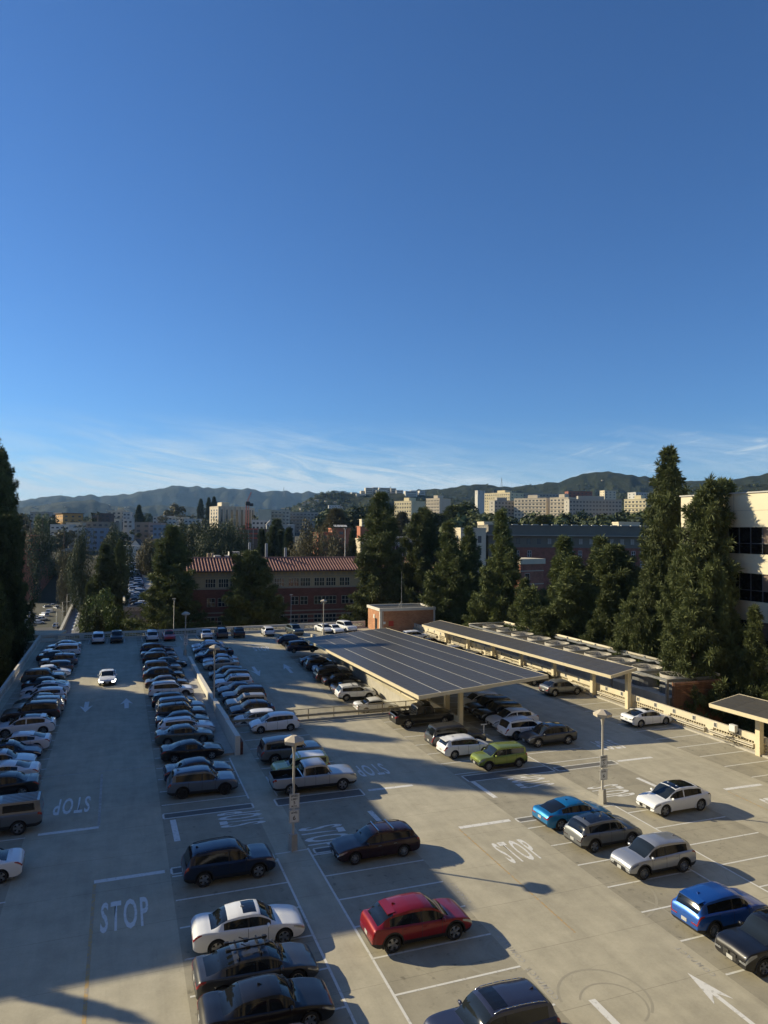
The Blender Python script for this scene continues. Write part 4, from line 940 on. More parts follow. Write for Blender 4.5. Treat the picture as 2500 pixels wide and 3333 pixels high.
q = MB(); q.tube((.52, -.08, .2), (.52, -.08, 3.6), .04, n=6); q.build('conduit', M_WHITEW, st)
q = MB(); q.tube((5.2, 3, 3.95), (5.2, 3, 10.5), .05, .02, 6)
for a in range(3): t = a*2.1; q.tube((5.2, 3, 5.2), (5.2+.8*math.cos(t), 3+.8*math.sin(t), 3.95), .02, n=4)
q.build('antenna_mast', M_STEEL, st)

# ------------------------------------------------------------------ cooling yard
cy = empty('cooling_tower_yard', (51.9, 57.9, 0), 0, 'steel framed yard of round cooling fans beyond the right parapet', 'cooling plant'); YL = 43.5; YW = 6.4; zt = 3.25
q = MB(); q.box(0, .16, 0, YL, zt-.25, zt); q.build('frame_rail', M_STEEL, cy); q = MB(); q.box(YW-.3, YW-.1, 0, YL, zt-.25, zt); q.build('frame_rail', M_STEEL, cy)
q = MB(); q.tube((YW+.15, -.2, zt+.10), (YW+.15, YL+.3, zt+.10), .16, n=10); q.build('cream_pipe', M_CREAM, cy, smooth=True)
q = MB(); q.tube((0, YL, zt+.05), (YW, YL, zt+.05), .12, n=8); q.build('cream_pipe', M_CREAM, cy, smooth=True)
q = MB(); q.box(-.12, .12, -.12, .12, 0, .22); cmh = q.mesh('pipe_clamp', M_STEELD)
for i in range(14): link('pipe_clamp', cmh, cy, (YW+.05, 1.5+i*3.1, zt-.02))
nb_ = 10; pitch_ = YL/nb_
q = MB(); q.box(.16, YW-.3, -.10, .10, zt-.34, zt-.05); bm_ = q.mesh('cross_beam', M_STEELD); q = MB(); q.box(-.12, .12, -.12, .12, -14, zt-.26); pm4 = q.mesh('frame_post', M_STEEL)
for i in range(nb_+1): link('cross_beam', bm_, cy, (0, min(YL-.1, i*pitch_+.1), 0))
for i in range(0, nb_+1, 2): link('frame_post', pm4, cy, (.13, min(YL-.12, i*pitch_+.12), 0))
q = MB(); q.box(.7, YW-.7, .4, YL-.4, -13, 1.25); q.build('tower_housing', mat('plant_housing', (0.46, 0.43, 0.36), .6, .1, var=.2, scale=.6), cy)
fr = MB(); R0 = 1.62; fr.lathe([(R0, 0), (R0, .85), (R0*.96, .85), (R0*.94, .05)], 36); frm = fr.mesh('fan_ring', M_FAN, True, 40)
fb = MB()
for k in range(10):
    a = 2*math.pi*k/10; c, s = math.cos(a), math.sin(a); w = .20
    fb.hexa([(.15*c+w*.4*s, .15*s-w*.4*c, .42), (R0*.9*c+w*1.6*s, R0*.9*s-w*1.6*c, .30), (R0*.9*c-w*1.6*s, R0*.9*s+w*1.6*c, .50), (.15*c-w*.4*s, .15*s+w*.4*c, .48), (.15*c+w*.4*s, .15*s-w*.4*c, .44), (R0*.9*c+w*1.6*s, R0*.9*s-w*1.6*c, .32), (R0*.9*c-w*1.6*s, R0*.9*s+w*1.6*c, .52), (.15*c-w*.4*s, .15*s+w*.4*c, .50)])
fb.lathe([(.001, .60), (.22, .55), (.24, .38), (.24, .30)], 12)
fbm = fb.mesh('fan_blades', M_STEELD)
fg = MB()
for k in range(18): a = 2*math.pi*k/18; fg.tube((R0*.97*math.cos(a), R0*.97*math.sin(a), .84), (.12*math.cos(a), .12*math.sin(a), 1.12), .012, n=4, cap=False)
for rr, zz in ((.5, 1.03), (1.0, .94)):
    for k in range(24): a, a2 = 2*math.pi*k/24, 2*math.pi*(k+1)/24; fg.tube((rr*math.cos(a), rr*math.sin(a), zz), (rr*math.cos(a2), rr*math.sin(a2), zz), .010, n=4, cap=False)
fgm = fg.mesh('fan_guard', M_FAN)
for i in range(nb_):
    f = link('fan_ring', frm, cy, (3.1, (i+.5)*pitch_, 2.35)); link('fan_blades', fbm, f); link('fan_guard', fgm, f)
q = MB()
for i in range(nb_): q.lathe([(R0*1.0, 1.25), (R0*.98, 2.35)], 20, c=(3.1, (i+.5)*pitch_, 0))
q.build('fan_plenum', M_STEELD, cy)
sc_ = MB(); sc_.box(-.2, 0, 0, 1, 0, 1)
ls = empty('louvre_screen', (52.2, 57.35, 0), 0, 'rusty brown horizontal louvre screen at the near end of the cooling yard', 'louvre screen')
q = MB(); q.hexa([(0, -.16, -.05), (6.3, -.16, -.05), (6.3, .06, .07), (0, .06, .07), (0, -.16, -.02), (6.3, -.16, -.02), (6.3, .06, .10), (0, .06, .10)]); sm_ = q.mesh('slat', M_BRONZE)
for i in range(30): link('slat', sm_, ls, (0, 0, -1.6+i*.155))
q = MB(); q.box(-.02, .08, .06, .16, -2, 3.05); q.box(6.2, 6.3, .06, .16, -2, 3.05); q.box(3.1, 3.2, .06, .16, -2, 3.05); q.build('frame_post', M_BRONZE, ls)
# electric box and cables on the right wall
eb = empty('junction_box', (49.25, 47.0, 0), 0, 'white electric box with dangling cables on the cream right wall', 'electric box')
q = MB(); q.box(-.25, .1, -.3, .3, 1.2, 1.75); q.build('cabinet', MSB, eb)
q = MB(); random.seed(4); prev = Vector((-.2, 0, 1.2))
for k in range(46):
    nx_ = Vector((-.25+random.uniform(-.25, .15), random.uniform(-.8, .8), max(.05, 1.2-k*.026+random.uniform(-.12, .12)))); q.tube(prev, nx_, .014, n=4, cap=False); prev = nx_
q.build('cable_tangle', M_BLACK, eb)
CARLIST = [
 ('fastback', 'silver', -7.3, 114.3, 180, 'pale silver liftback nearest the far left corner of the deck', 0.0, 0, ('glassroof',)),
 ('bigsuv', 'white', -7.3, 108.55, 180, 'long white people carrier beside the pale silver liftback in the left row', 0.0, 0, ()),
 ('sedan', 'black', -7.79, 105.21, 0, 'black sedan just nearer than the long white people carrier, left row', 0.0, 0, ()),
 ('suv', 'slate', -7.21, 101.05, 180, 'grey hatchback SUV with silver roof bars in the left row', 0.0, 0, ('bars',)),
 ('hatch', 'darkgrey', -7.21, 96.78, 180, 'dark glossy hatchback behind the white sedan that faces the left aisle', 0.0, 0, ()),
 ('sedan', 'white', -7.68, 94.42, 0, 'white sedan in the left row with its nose and headlight towards the aisle', 0.0, 0, ()),
 ('suv', 'greygreen', -8.01, 91.08, 0, 'dark grey SUV parked deep in its bay at the left parapet', 0.0, 0, ()),
 ('sedan', 'black', -7.5, 87.01, 0, 'shiny black sedan facing the aisle behind a white electric sedan', 0.0, 0, ()),
 ('fastback', 'white', -7.27, 84.66, 180, 'white electric sedan with all glass roof nosed in to the left parapet', 0.0, 0, ('glassroof',)),
 ('hatch', 'pearl', -6.94, 80.95, 180, 'pale car half hidden behind the white electric sedan, left row', 0.0, 0, ()),
 ('sedan', 'black', -7.3, 78.6, 180, 'low black sedan between the pale car and the beige SUV, left row', 0.0, 0, ()),
 ('suv', 'beige', -7.01, 75.97, 180, 'beige SUV with pale tailgate showing beside the old brown SUV', 0.0, 0, ()),
 ('bigsuv', 'brown', -7.28, 73.61, 180, 'old boxy dull brown SUV in the left row', 0.0, 0, ()),
 ('crossover', 'white', -7.29, 69.24, 180, 'large white electric crossover with dark glass roof in the left row', 0.0, 0, ('glassroof', 'spoiler')),
 ('fastback', 'pearl', -7.37, 64.32, 180, 'white fastback with dark rear glass beside the large white crossover', 0.0, 0, ('spoiler',)),
 ('fastback', 'navy', -7.68, 61.97, 0, 'dark navy electric sedan facing the left aisle', 0.0, 0, ('glassroof',)),
 ('sedan', 'silver', -7.94, 59.62, 0, 'silver sedan facing out at the left picture edge', 0.0, 0, ()),
 ('coupe', 'white', -7.44, 56.8, 180, 'white sports coupe with red tail lamp at the left picture edge', 0.0, 0, ()),
 ('sedan', 'black', -7.32, 54.05, 180, 'black sedan with lit red tail lamp nearer than the white sports coupe', 0.0, 0, ()),
 ('pickup', 'grey', -6.85, 47.71, 180, 'dull grey pickup with a camper shell at the left picture edge', 0.0, 0, ('canopy',)),
 ('sedan', 'white', -6.75, 41.6, 180, 'white sedan tail alone in its bay at the left picture edge', 0.0, 0, ()),
 ('suv', 'navy', 5.21, 106.46, 0, 'dark blue SUV farthest back in the second row', 0.0, 0, ('rails',)),
 ('sedan', 'slate', 5.42, 103.33, 0, 'dark slate sedan next to the farthest SUV of the second row', 0.0, 0, ()),
 ('suv', 'black', 5.39, 98.76, 0, 'black hatchback SUV third from the far end of the second row', 0.0, 0, ()),
 ('sedan', 'greenblack', 5.91, 95.93, 0, 'dark sedan pulled forward past its neighbours, second row', 0.0, 0, ()),
 ('suv', 'slate', 5.16, 92.51, 0, 'blue grey SUV before the dark sedan pulled forward', 0.0, 0, ()),
 ('crossover', 'black', 5.13, 88.35, 0, 'black crossover between the blue grey SUV and a taupe sedan', 0.0, 0, ()),
 ('sedan', 'brown', 5.34, 84.11, 0, 'taupe sedan with sunlit red tail lamp beside the white SUV', 0.0, 0, ()),
 ('suv', 'white', 5.4, 79.61, 0, 'white SUV in the sun gap beside the stepped cream wall', 0.0, 0, ()),
 ('hatch', 'black', 5.32, 74.94, 0, 'black hatchback just nearer than the white SUV', 0.0, 0, ('spoiler',)),
 ('suv', 'slate', 5.6, 71.96, 0, 'silver blue SUV squeezed between black neighbours, second row', 0.0, 0, ()),
 ('suv', 'darkgrey', 5.48, 69.61, 0, 'dark grey SUV with crossbars on its roof, second row', 0.0, 0, ('bars',)),
 ('sedan', 'greenblack', 5.76, 67.26, 0, 'dark green black sedan behind the pale raised wagon', 0.0, 0, ()),
 ('wagon', 'pearl', 5.57, 64.91, 0, 'pale raised wagon with black roof rails, second row', 0.0, 0, ()),
 ('sedan', 'greygreen', 5.45, 62.56, 0, 'older grey green sedan next to the pale raised wagon', 0.0, 0, ()),
 ('coupe', 'black', 5.46, 58.0, 0, 'black coupe with chrome window line near the end of the stepped wall', 0.0, 0, ('chrome',)),
 ('sedan', 'navy', 5.66, 53.11, 0, 'navy sedan directly behind the silver grey SUV at the row end', 0.0, 0, ()),
 ('suv', 'slate', 5.57, 50.3, 0, 'silver grey SUV nearest in the shaded second row', 0.0, 0, ('fin',)),
 ('suv', 'navy', 5.44, 37.97, 0, 'black SUV with bright wheels standing left of the central lamp post', 0.0, 0, ('fin',)),
 ('sedan', 'white', 5.41, 31.8, 0, 'white sedan with black sunroof in the near left row', 0.0, 0, ('sunroof', 'fin')),
 ('fastback', 'darkgrey', 5.4, 28.67, 0, 'dark grey fastback with a bike rack on its roof', 0.0, 0, ('rack',)),
 ('sedan', 'black', 5.36, 26.22, 0, 'black sedan between the bike rack car and the picture bottom', 0.0, 0, ('fin',)),
 ('sedan', 'maroon', 5.66, 23.25, 0, 'dark sedan mostly cut off by the bottom of the picture', 0.0, 0, ()),
 ('hatch', 'white', 13.25, 63.76, 180, 'white hatchback parked right in front of the tan railing', 0.0, 0, ()),
 ('bigsuv', 'grey', 12.66, 55.24, 0, 'grey SUV behind the silver pickup and the pale green hatchback', 0.0, 0, ('silver_rails',)),
 ('boxy', 'lime', 12.74, 51.35, 180, 'pale green small car with white roof behind the silver pickup', 0.0, 0, ('whiteroof',)),
 ('pickup', 'silver', 12.84, 48.59, 0, 'silver crew cab pickup beside the central lamp post', 0.0, 0, ()),
 ('wagon', 'maroon', 13.44, 37.75, 180, 'dark maroon wagon with silver roof crossbars', 0.0, 0, ('crossbars', 'chrome')),
 ('crossover', 'red', 12.75, 29.62, 0, 'bright red crossover in the sun at the picture centre bottom', 0.0, 0, ('spoiler', 'fin')),
 ('suv', 'indigo', 12.44, 22.43, 180, 'indigo grey SUV with open sunroof at the bottom edge', 0.0, 0, ('sunroof', 'fin', 'silver_rails')),
 ('crossover', 'navy', 25.45, 109.84, 0, 'navy crossover parked just beyond the far end of the large canopy', 0.0, 0, ()),
 ('suv', 'navy', 25.31, 102.9, 0, 'dark navy SUV at the far left corner of the large canopy', 0.0, 0, ('rails',)),
 ('pickup', 'black', 26.64, 61.28, 0, 'black pickup with a rack over its bed under the canopy end', 0.0, 0, ('bedrack',)),
 ('bigsuv', 'darkgrey', 26.67, 54.59, 0, 'dark grey large SUV between the black pickup and the small white hatchback', 0.0, 0, ('fin',)),
 ('hatch', 'white', 26.37, 52.13, 0, 'small rounded white hatchback beside the green boxy car', 0.0, 0, ('spoiler', 'fin')),
 ('boxy', 'green', 27.56, 48.71, 180, 'olive green boxy car facing left near the middle of the deck', 0.0, 0, ('fin',)),
 ('fastback', 'azure', 26.49, 37.87, 0, 'bright azure liftback behind the lamp post base', 0.0, 0, ('fin',)),
 ('cuv', 'grey', 26.46, 34.75, 0, 'grey electric crossover with black panoramic roof', 0.0, 0, ('glassroof', 'silver_rails', 'fin')),
 ('cuv', 'silver', 26.96, 31.23, 180, 'silver compact crossover with sun on its hood, facing left', 0.0, 0, ('fin',)),
 ('cuv', 'blue', 26.29, 25.92, 0, 'vivid blue crossover with silver roof rails at lower right', 0.0, 0, ('silver_rails', 'fin', 'spoiler')),
 ('suv', 'black', 26.39, 23.08, 180, 'black SUV with twin kidney shaped grille at lower right', 0.0, 0, ('kidney', 'sunroof')),
 ('crossover', 'pearl', 34.29, 58.09, 180, 'white sporty SUV facing left under the canopy edge', 0.0, 0, ()),
 ('suv', 'white', 33.61, 54.9, 0, 'white small SUV tail showing beside the dark crossover', 0.0, 0, ('silver_rails',)),
 ('crossover', 'darkgrey', 34.37, 52.55, 180, 'dark grey electric crossover next to the olive boxy car', 0.0, 0, ('glassroof',)),
 ('crossover', 'white', 34.2, 37.54, 180, 'white electric crossover with black roof standing alone in the sun', 0.0, 0, ('glassroof',)),
 ('suv', 'black', 34.07, 60.44, 180, 'black SUV in the canopy shade behind the white sporty SUV', 0.0, 0, ()),
 ('suv', 'navy', 34.21, 62.79, 180, 'dark blue hatchback second behind the white sporty SUV', 0.0, 0, ()),
 ('hatch', 'white', 34.7, 65.4, 180, 'white roofed car deep in the shade beyond the first canopy column', 0.0, 0, ()),
 ('fastback', 'white', 46.87, 54.86, 0, 'white electric sedan nosed in to the cream right wall', 0.0, 0, ('glassroof',)),
 ('crossover', 'grey', 46.31, 67.9, 0, 'grey crossover nosed in near the end of the long narrow canopy', 0.0, 0, ()),
 ('sedan', 'black', 46.99, 73.31, 0, 'black sedan next beyond the grey crossover under the narrow canopy', 0.0, 0, ()),
 ('sedan', 'darkgrey', 46.52, 75.67, 0, 'dark grey sedan second beyond the grey crossover under the narrow canopy', 0.0, 0, ()),
 ('hatch', 'black', 46.19, 78.23, 0, 'black hatchback third beyond the grey crossover under the narrow canopy', 0.0, 0, ()),
 ('sedan', 'slate', 46.44, 81.16, 0, 'slate sedan fourth beyond the grey crossover under the narrow canopy', 0.0, 0, ()),
 ('sedan', 'black', 46.14, 84.27, 0, 'glossy black sedan fifth beyond the grey crossover, roof line above the panels', 0.0, 0, ()),
 ('suv', 'darkgrey', 45.35, 86.62, 0, 'dark SUV sixth beyond the grey crossover, roof line above the panels', 0.0, 0, ()),
 ('suv', 'silver', 45.28, 92.24, 0, 'silver SUV seventh beyond the grey crossover, roof line above the panels', 0.0, 0, ()),
 ('sedan', 'black', 45.48, 101.51, 0, 'black sedan beside the white SUV before the stair building', 0.0, 0, ()),
 ('suv', 'white', 45.33, 107.98, 0, 'white SUV parked right in front of the brick stair building', 0.0, 0, ()),
 ('suv', 'pearl', -3.04, 120.6, 90, 'white SUV parked at the far wall in the left corner, tail to the camera', 0.0, 0, ()),
 ('suv', 'black', -0.17, 120.6, -90, 'black car at the far wall facing the camera, near the left corner', 0.0, 0, ()),
 ('suv', 'white', 4.97, 120.6, 90, 'white SUV at the far wall beside the red car', 0.0, 0, ('rails',)),
 ('sedan', 'signal', 7.71, 120.6, -90, 'bright red sedan at the far wall', 0.0, 0, ()),
 ('sedan', 'white', 13.5, 120.6, 90, 'white sedan at the far wall beside two black SUVs', 0.0, 0, ()),
 ('suv', 'darkgrey', 16.09, 120.6, 90, 'dark SUV at the far wall between a white sedan and another dark car', 0.0, 0, ()),
 ('crossover', 'black', 18.74, 120.6, 90, 'black crossover at the far wall right of the dark SUV', 0.0, 0, ()),
 ('hatch', 'pearl', 23.76, 120.99, 90, 'pale hatchback standing alone at the far wall behind the faded stop sign paint', 0.0, 0, ()),
 ('suv', 'greygreen', 28.29, 120.6, -82, 'grey SUV at the far wall facing the camera, behind the thin light pole', 0.0, 0, ()),
 ('sedan', 'white', 33.68, 121.6, -80, 'white sedan at the far wall behind a lamp post', 0.0, 0, ()),
 ('coupe', 'white', 35.26, 120.6, -80, 'white muscle coupe at the far wall between a sedan and a boxy SUV', 0.0, 0, ()),
 ('bigsuv', 'white', 38.07, 121.53, -80, 'white boxy SUV at the far wall nearest the stair building', 0.0, 0, ('rails',)),
 ('sedan', 'pearl', 12.61, 110.07, 180, 'pale sedan farthest back in the row right of the stepped wall', -0.21, 1, ()),
 ('hatch', 'slate', 12.27, 107.72, 180, 'blue silver hatchback overlapping the pale sedan at the ramp head', -0.33, 1, ()),
 ('coupe', 'navy', 13.26, 105.37, 180, 'navy coupe with its tail out at the ramp head', -0.45, 1, ()),
 ('suv', 'navy', 12.38, 102.75, 180, 'navy SUV just beyond two silver sedans on the ramp', -0.59, 1, ()),
 ('sedan', 'silver', 13.1, 100.4, 180, 'silver sedan half hidden behind a champagne silver sedan', -0.71, 1, ()),
 ('sedan', 'beige', 13.0, 98.05, 180, 'champagne silver sedan at the far end of the stepped wall', -0.84, 1, ()),
 ('hatch', 'darkgrey', 12.99, 92.9, 180, 'dark hatchback with rear spoiler nearer than the champagne sedan', -1.11, 1, ('spoiler',)),
 ('suv', 'greenblack', 13.36, 90.36, 180, 'very dark SUV behind the white SUV with sunroof', -1.24, 1, ()),
 ('suv', 'pearl', 13.34, 87.95, 180, 'white SUV with black sunroof on the ramp beside the tall lamp post', -1.37, 1, ('sunroof',)),
 ('sedan', 'navy', 13.34, 85.22, 180, 'dark blue sedan just nearer than the white sunroof SUV', -1.51, 1, ()),
 ('bigsuv', 'navy', 13.34, 81.97, 180, 'dark people carrier with large windows on the ramp', -1.68, 1, ()),
 ('suv', 'beige', 13.24, 79.2, 180, 'taupe SUV with pale roof and sunroof on the ramp', -1.83, 1, ('sunroof',)),
 ('crossover', 'navy', 13.58, 76.84, 180, 'dark blue crossover with black roof bars on the ramp', -1.95, 1, ('bars',)),
 ('hatch', 'white', 13.24, 73.72, 180, 'small white hatchback seen through the tan railing', -2.11, 1, ('whiteroof',)),
 ('fastback', 'black', 25.86, 96.8, 0, 'black sedan at the far shaded end of the ramp right row', -0.9, 1, ()),
 ('suv', 'darkgrey', 26.0, 94.39, 0, 'dark grey SUV beside the black sedan, ramp right row', -1.03, 1, ()),
 ('coupe', 'white', 26.52, 92.04, 0, 'white coupe with dark roof between two dark cars, ramp right row', -1.15, 1, ('whiteroof', 'blackroof')),
 ('bigsuv', 'black', 25.95, 88.52, 0, 'tall boxy black SUV on the ramp under the canopy edge', -1.34, 1, ('rails',)),
 ('sedan', 'black', 26.33, 86.16, 0, 'glossy black sedan just nearer than the tall boxy SUV', -1.46, 1, ()),
 ('sedan', 'darkgrey', 26.3, 82.55, 0, 'dark small sedan half hidden by the white SUV on the ramp', -1.65, 1, ()),
 ('suv', 'white', 26.13, 80.19, 0, 'white SUV with roof bars in the sun on the ramp', -1.78, 1, ('bars', 'rails')),
 ('sedan', 'white', 26.96, 75.03, 0, 'white sedan seen through the railing below the canopy corner', -2.05, 1, ()),
]
for (kind, colr, x, y, hd, lab, z, onr, ex) in CARLIST:
    grp = 'cars parked on the roof deck' if kind != 'pickup' else 'pickups parked on the roof deck'
    far = y > 85
    add_car(kind, colr, x, y, hd, lab, z, math.atan(RS) if onr and y < 112 else 0, group=grp, extras=ex, simple=far and kind != 'pickup',
            cat='car' if kind not in ('pickup',) else 'pickup truck', name='parked_car' if kind not in ('pickup',) else 'pickup_truck',
            rim=('dark', 5) if colr in ('slate',) and 49 < y < 52 else (('alloy', 10) if (int(x*7+y*3) % 3 == 0) else ('alloy', 5)), tail='dark' if 'glassroof' in ex else None, clad_paint=kind in ('crossover',) and colr in ('silver', 'white', 'pearl'))
add_car('sedan', 'white', -1.1, 89.3, -90, 'white sedan driving down the left aisle with its headlights on', group=None, lit=True, name='moving_car')
sd = empty('standing_figure', (30.4, 56.4, 0), 0, 'white plastic wet floor stand between two parked cars', 'stand')
q = MB(); q.tube((0, 0, .05), (0, 0, 1.0), .05, n=6); q.box(-.3, .3, -.03, .03, .9, 1.0); q.box(-.35, .35, -.05, .05, 0, .06); q.box(-.05, .05, -.35, .35, 0.0, .055); q.build('stand_frame', MSB, sd); sd.name = 'floor_stand'; sd['label'] = 'pale upright stand between the dark SUV and the white small SUV'

# ------------------------------------------------------------------ vegetation
def leaf_mat(name, c1, c2, sc=.45, tr=.12):
    m = bpy.data.materials.new(name); m.use_nodes = True; nt = m.node_tree; N = nt.nodes; L = nt.links; b = N['Principled BSDF']; b.inputs['Roughness'].default_value = .65; b.inputs['Specular IOR Level'].default_value = .25
    tc = N.new('ShaderNodeTexCoord'); n1 = N.new('ShaderNodeTexNoise'); n1.inputs['Scale'].default_value = sc; n1.inputs['Detail'].default_value = 7; n1.inputs['Roughness'].default_value = .75; L.new(tc.outputs['Object'], n1.inputs[0])
    oi = N.new('ShaderNodeObjectInfo'); mr = N.new('ShaderNodeMapRange'); L.new(oi.outputs['Random'], mr.inputs[0]); mr.inputs[3].default_value = .8; mr.inputs[4].default_value = 1.25
    cr = N.new('ShaderNodeValToRGB'); L.new(n1.outputs[0], cr.inputs[0]); cr.color_ramp.elements[0].position = .34; cr.color_ramp.elements[1].position = .66
    cr.color_ramp.elements[0].color = (*c1, 1); cr.color_ramp.elements[1].color = (*c2, 1)
    vm = N.new('ShaderNodeVectorMath'); vm.operation = 'SCALE'; L.new(cr.outputs[0], vm.inputs[0]); L.new(mr.outputs[0], vm.inputs['Scale']); L.new(vm.outputs[0], b.inputs['Base Color'])
    t = N.new('ShaderNodeBsdfTranslucent'); L.new(vm.outputs[0], t.inputs[0]); ms = N.new('ShaderNodeMixShader'); ms.inputs[0].default_value = tr
    L.new(b.outputs[0], ms.inputs[1]); L.new(t.outputs[0], ms.inputs[2]); L.new(ms.outputs[0], N['Material Output'].inputs[0]); return m
M_PINE = leaf_mat('pine_needles', (0.058, 0.074, 0.026), (0.155, 0.178, 0.062), sc=.7, tr=.10)
M_DKLEAF = leaf_mat('dark_leaves', (0.026, 0.038, 0.016), (0.075, 0.092, 0.036), tr=.12)
M_BRLEAF = leaf_mat('bright_leaves', (0.05, 0.085, 0.022), (0.12, 0.16, 0.045))
M_OLIVE = leaf_mat('olive_brown_leaves', (0.075, 0.070, 0.032), (0.15, 0.13, 0.06))
M_BARK = mat('bark', (0.09, 0.065, 0.05), .9, var=.3, scale=2)
def needle_clump(mb, c, r, rnd, up, n=15):
    for i in range(n):
        d = Vector((rnd.gauss(0, 1), rnd.gauss(0, 1), rnd.gauss(.25, .9)))
        if d.length < .1: continue
        d = (d.normalized()+up*.3).normalized(); s = d.orthogonal().normalized(); a = rnd.uniform(0, 6.28); s = (s*math.cos(a)+d.cross(s)*math.sin(a))
        l = r*rnd.uniform(.80, 1.12); w = r*.062; k = len(mb.v); p0 = c+d*(r*.05)
        tip = c+d*l+Vector((0, 0, -.10*r))
        mid = c+d*l*.55
        mb.v += [tuple(p0), tuple(mid+s*w), tuple(tip), tuple(mid-s*w)]; mb.f.append((k, k+1, k+2, k+3))
def make_pine(seed, H, R, shape, nwh, clump=.62, bare=.12, droop=0.0, dens=1.0, kink=0.0):
    nwh = int(nwh*1.25) if H > 25 else nwh; clump = clump*.92 if H > 25 else clump
    rnd = random.Random(seed); cr = MB(); tr = MB(); prev = Vector((0, 0, 0)); pts = []
    for i in range(13):
        t = i/12; p = Vector((kink*math.sin(t*5+seed)*t, kink*math.cos(t*4+seed)*t*.6, H*t)); pts.append(p)
    for i in range(12): tr.tube(pts[i], pts[i+1], .42*(1-i/12)**.8*H/25+.05, .42*(1-(i+1)/12)**.8*H/25+.04, 8, cap=False)
    def tp(t): a = t*12; i = min(11, int(a)); return pts[i].lerp(pts[i+1], a-i)
    for wv in range(nwh):
        t = bare+(1-bare)*((wv+rnd.uniform(-.3, .3))/nwh); t = min(.985, max(bare, t)); rr = R*interp(shape, t)
        nb2 = rnd.choice((5, 6, 7)) if rr > 1.6 else 4
        a0 = rnd.uniform(0, 6.28)
        for b2 in range(nb2):
            a = a0+6.283*b2/nb2+rnd.uniform(-.35, .35)
            ln = rr*(.72+.55*noise.noise(Vector((math.cos(a)*1.1+seed*3.1, math.sin(a)*1.1, t*7))) + rnd.uniform(-.12, .22))
            if ln < .35: ln = .35
            el = lerp(.12, .85, t**1.5)+rnd.uniform(-.15, .15)-droop*(1-t)
            d = Vector((math.cos(a)*math.cos(el), math.sin(a)*math.cos(el), math.sin(el))); o = tp(t); side = Vector((-math.sin(a), math.cos(a), 0))
            end = o+d*ln; mid = o+d*ln*.55+Vector((0, 0, -.06*ln))
            if ln > 1.0: tr.tube(o, mid, .045*ln**.5+.02, .03, 4, cap=False); tr.tube(mid, end, .03, .012, 4, cap=False)
            nc = max(3, int(ln*2.5*dens))
            for k in range(nc):
                u = .22+.78*((k+rnd.random())/nc)**.75
                p = (o.lerp(mid, u/.55) if u < .55 else mid.lerp(end, (u-.55)/.45)); sp = ln*.26*(1.25-u)+.12
                for m2 in range(2 if u > .35 else 1):
                    c = p+side*rnd.uniform(-sp, sp)+Vector((0, 0, rnd.uniform(-.15, .35)))
                    needle_clump(cr, c, clump*rnd.uniform(.75, 1.35), rnd, d, 24)
    for k in range(6): needle_clump(cr, tp(1)+Vector((rnd.uniform(-.2, .2), rnd.uniform(-.2, .2), rnd.uniform(-.8, .1))), clump*.7, rnd, Vector((0, 0, 1)), 12)
    cm = cr.mesh('pine_crown', M_PINE); tm = tr.mesh('pine_trunk', M_BARK, True)
    return cm, tm, H, R
CONE = [(0, .3), (.12, .8), (.25, 1.0), (.45, .86), (.65, .60), (.82, .36), (.93, .2), (1, .06)]
COLM = [(0, .4), (.15, .75), (.35, 1.0), (.5, .85), (.62, .62), (.72, .75), (.85, .55), (.95, .28), (1, .08)]
FULL = [(0, .5), (.1, .85), (.3, 1.0), (.55, .95), (.75, .72), (.9, .42), (1, .1)]
PINES = [make_pine(1, 30, 6.2, CONE, 30, .78), make_pine(2, 30, 5.2, COLM, 30, .74, kink=.5), make_pine(3, 30, 7.0, FULL, 28, .82, kink=.4), make_pine(4, 30, 5.6, CONE, 28, .76, kink=.7), make_pine(5, 30, 6.4, COLM, 29, .85, dens=.85, kink=.8)]
def make_broad(seed, H, R, n_l, leaves, lsz, th=.35, flat_=1.0):
    rnd = random.Random(seed); cr = MB(); tr = MB(); cz_ = H*.50; rz_ = H*.52*flat_
    lumps = []
    for i in range(n_l):
        d = Vector((rnd.gauss(0, 1), rnd.gauss(0, 1), rnd.gauss(.15, .9))).normalized(); u = rnd.uniform(.45, .88)
        lumps.append((Vector((d.x*R*u, d.y*R*u, cz_+d.z*rz_*u)), R*rnd.uniform(.26, .44)))
    for (c, r) in lumps:
        n = int(leaves/n_l)
        for k in range(n):
            d = Vector((rnd.gauss(0, 1), rnd.gauss(0, 1), rnd.gauss(.1, 1))).normalized(); p = c+d*r*rnd.uniform(.72, 1.08)
            nrm = (d+Vector((rnd.uniform(-.8, .8), rnd.uniform(-.8, .8), rnd.uniform(-.5, .8)))).normalized(); a = nrm.orthogonal().normalized(); b2 = nrm.cross(a); s = lsz*rnd.uniform(.6, 1.2); k0 = len(cr.v)
            cr.v += [tuple(p+a*s), tuple(p+b2*s*.6), tuple(p-a*s), tuple(p-b2*s*.6)]; cr.f.append((k0, k0+1, k0+2, k0+3))
    tr.tube((0, 0, 0), (0, 0, cz_*.8), th, th*.5, 8, cap=False)
    for (c, r) in lumps[:10]: tr.tube((0, 0, cz_*.55), c, th*.3, .04, 5, cap=False)
    return cr.mesh('broad_crown', M_DKLEAF), tr.mesh('broad_trunk', M_BARK, True), H, R
BROAD = [make_broad(11, 14, 7, 34, 9500, .24), make_broad(12, 16, 6, 30, 8500, .24), make_broad(13, 12, 7.5, 30, 8500, .26)]
FARB = [make_broad(21, 12, 5.5, 16, 1500, .62), make_broad(22, 15, 5, 15, 1400, .60), make_broad(23, 10, 6, 16, 1500, .66)]
CYP = [make_pine(31, 18, 2.6, FULL, 24, .8, bare=.04, dens=.7), make_pine(32, 20, 4.2, CONE, 18, 1.15, bare=.08, dens=.55)]
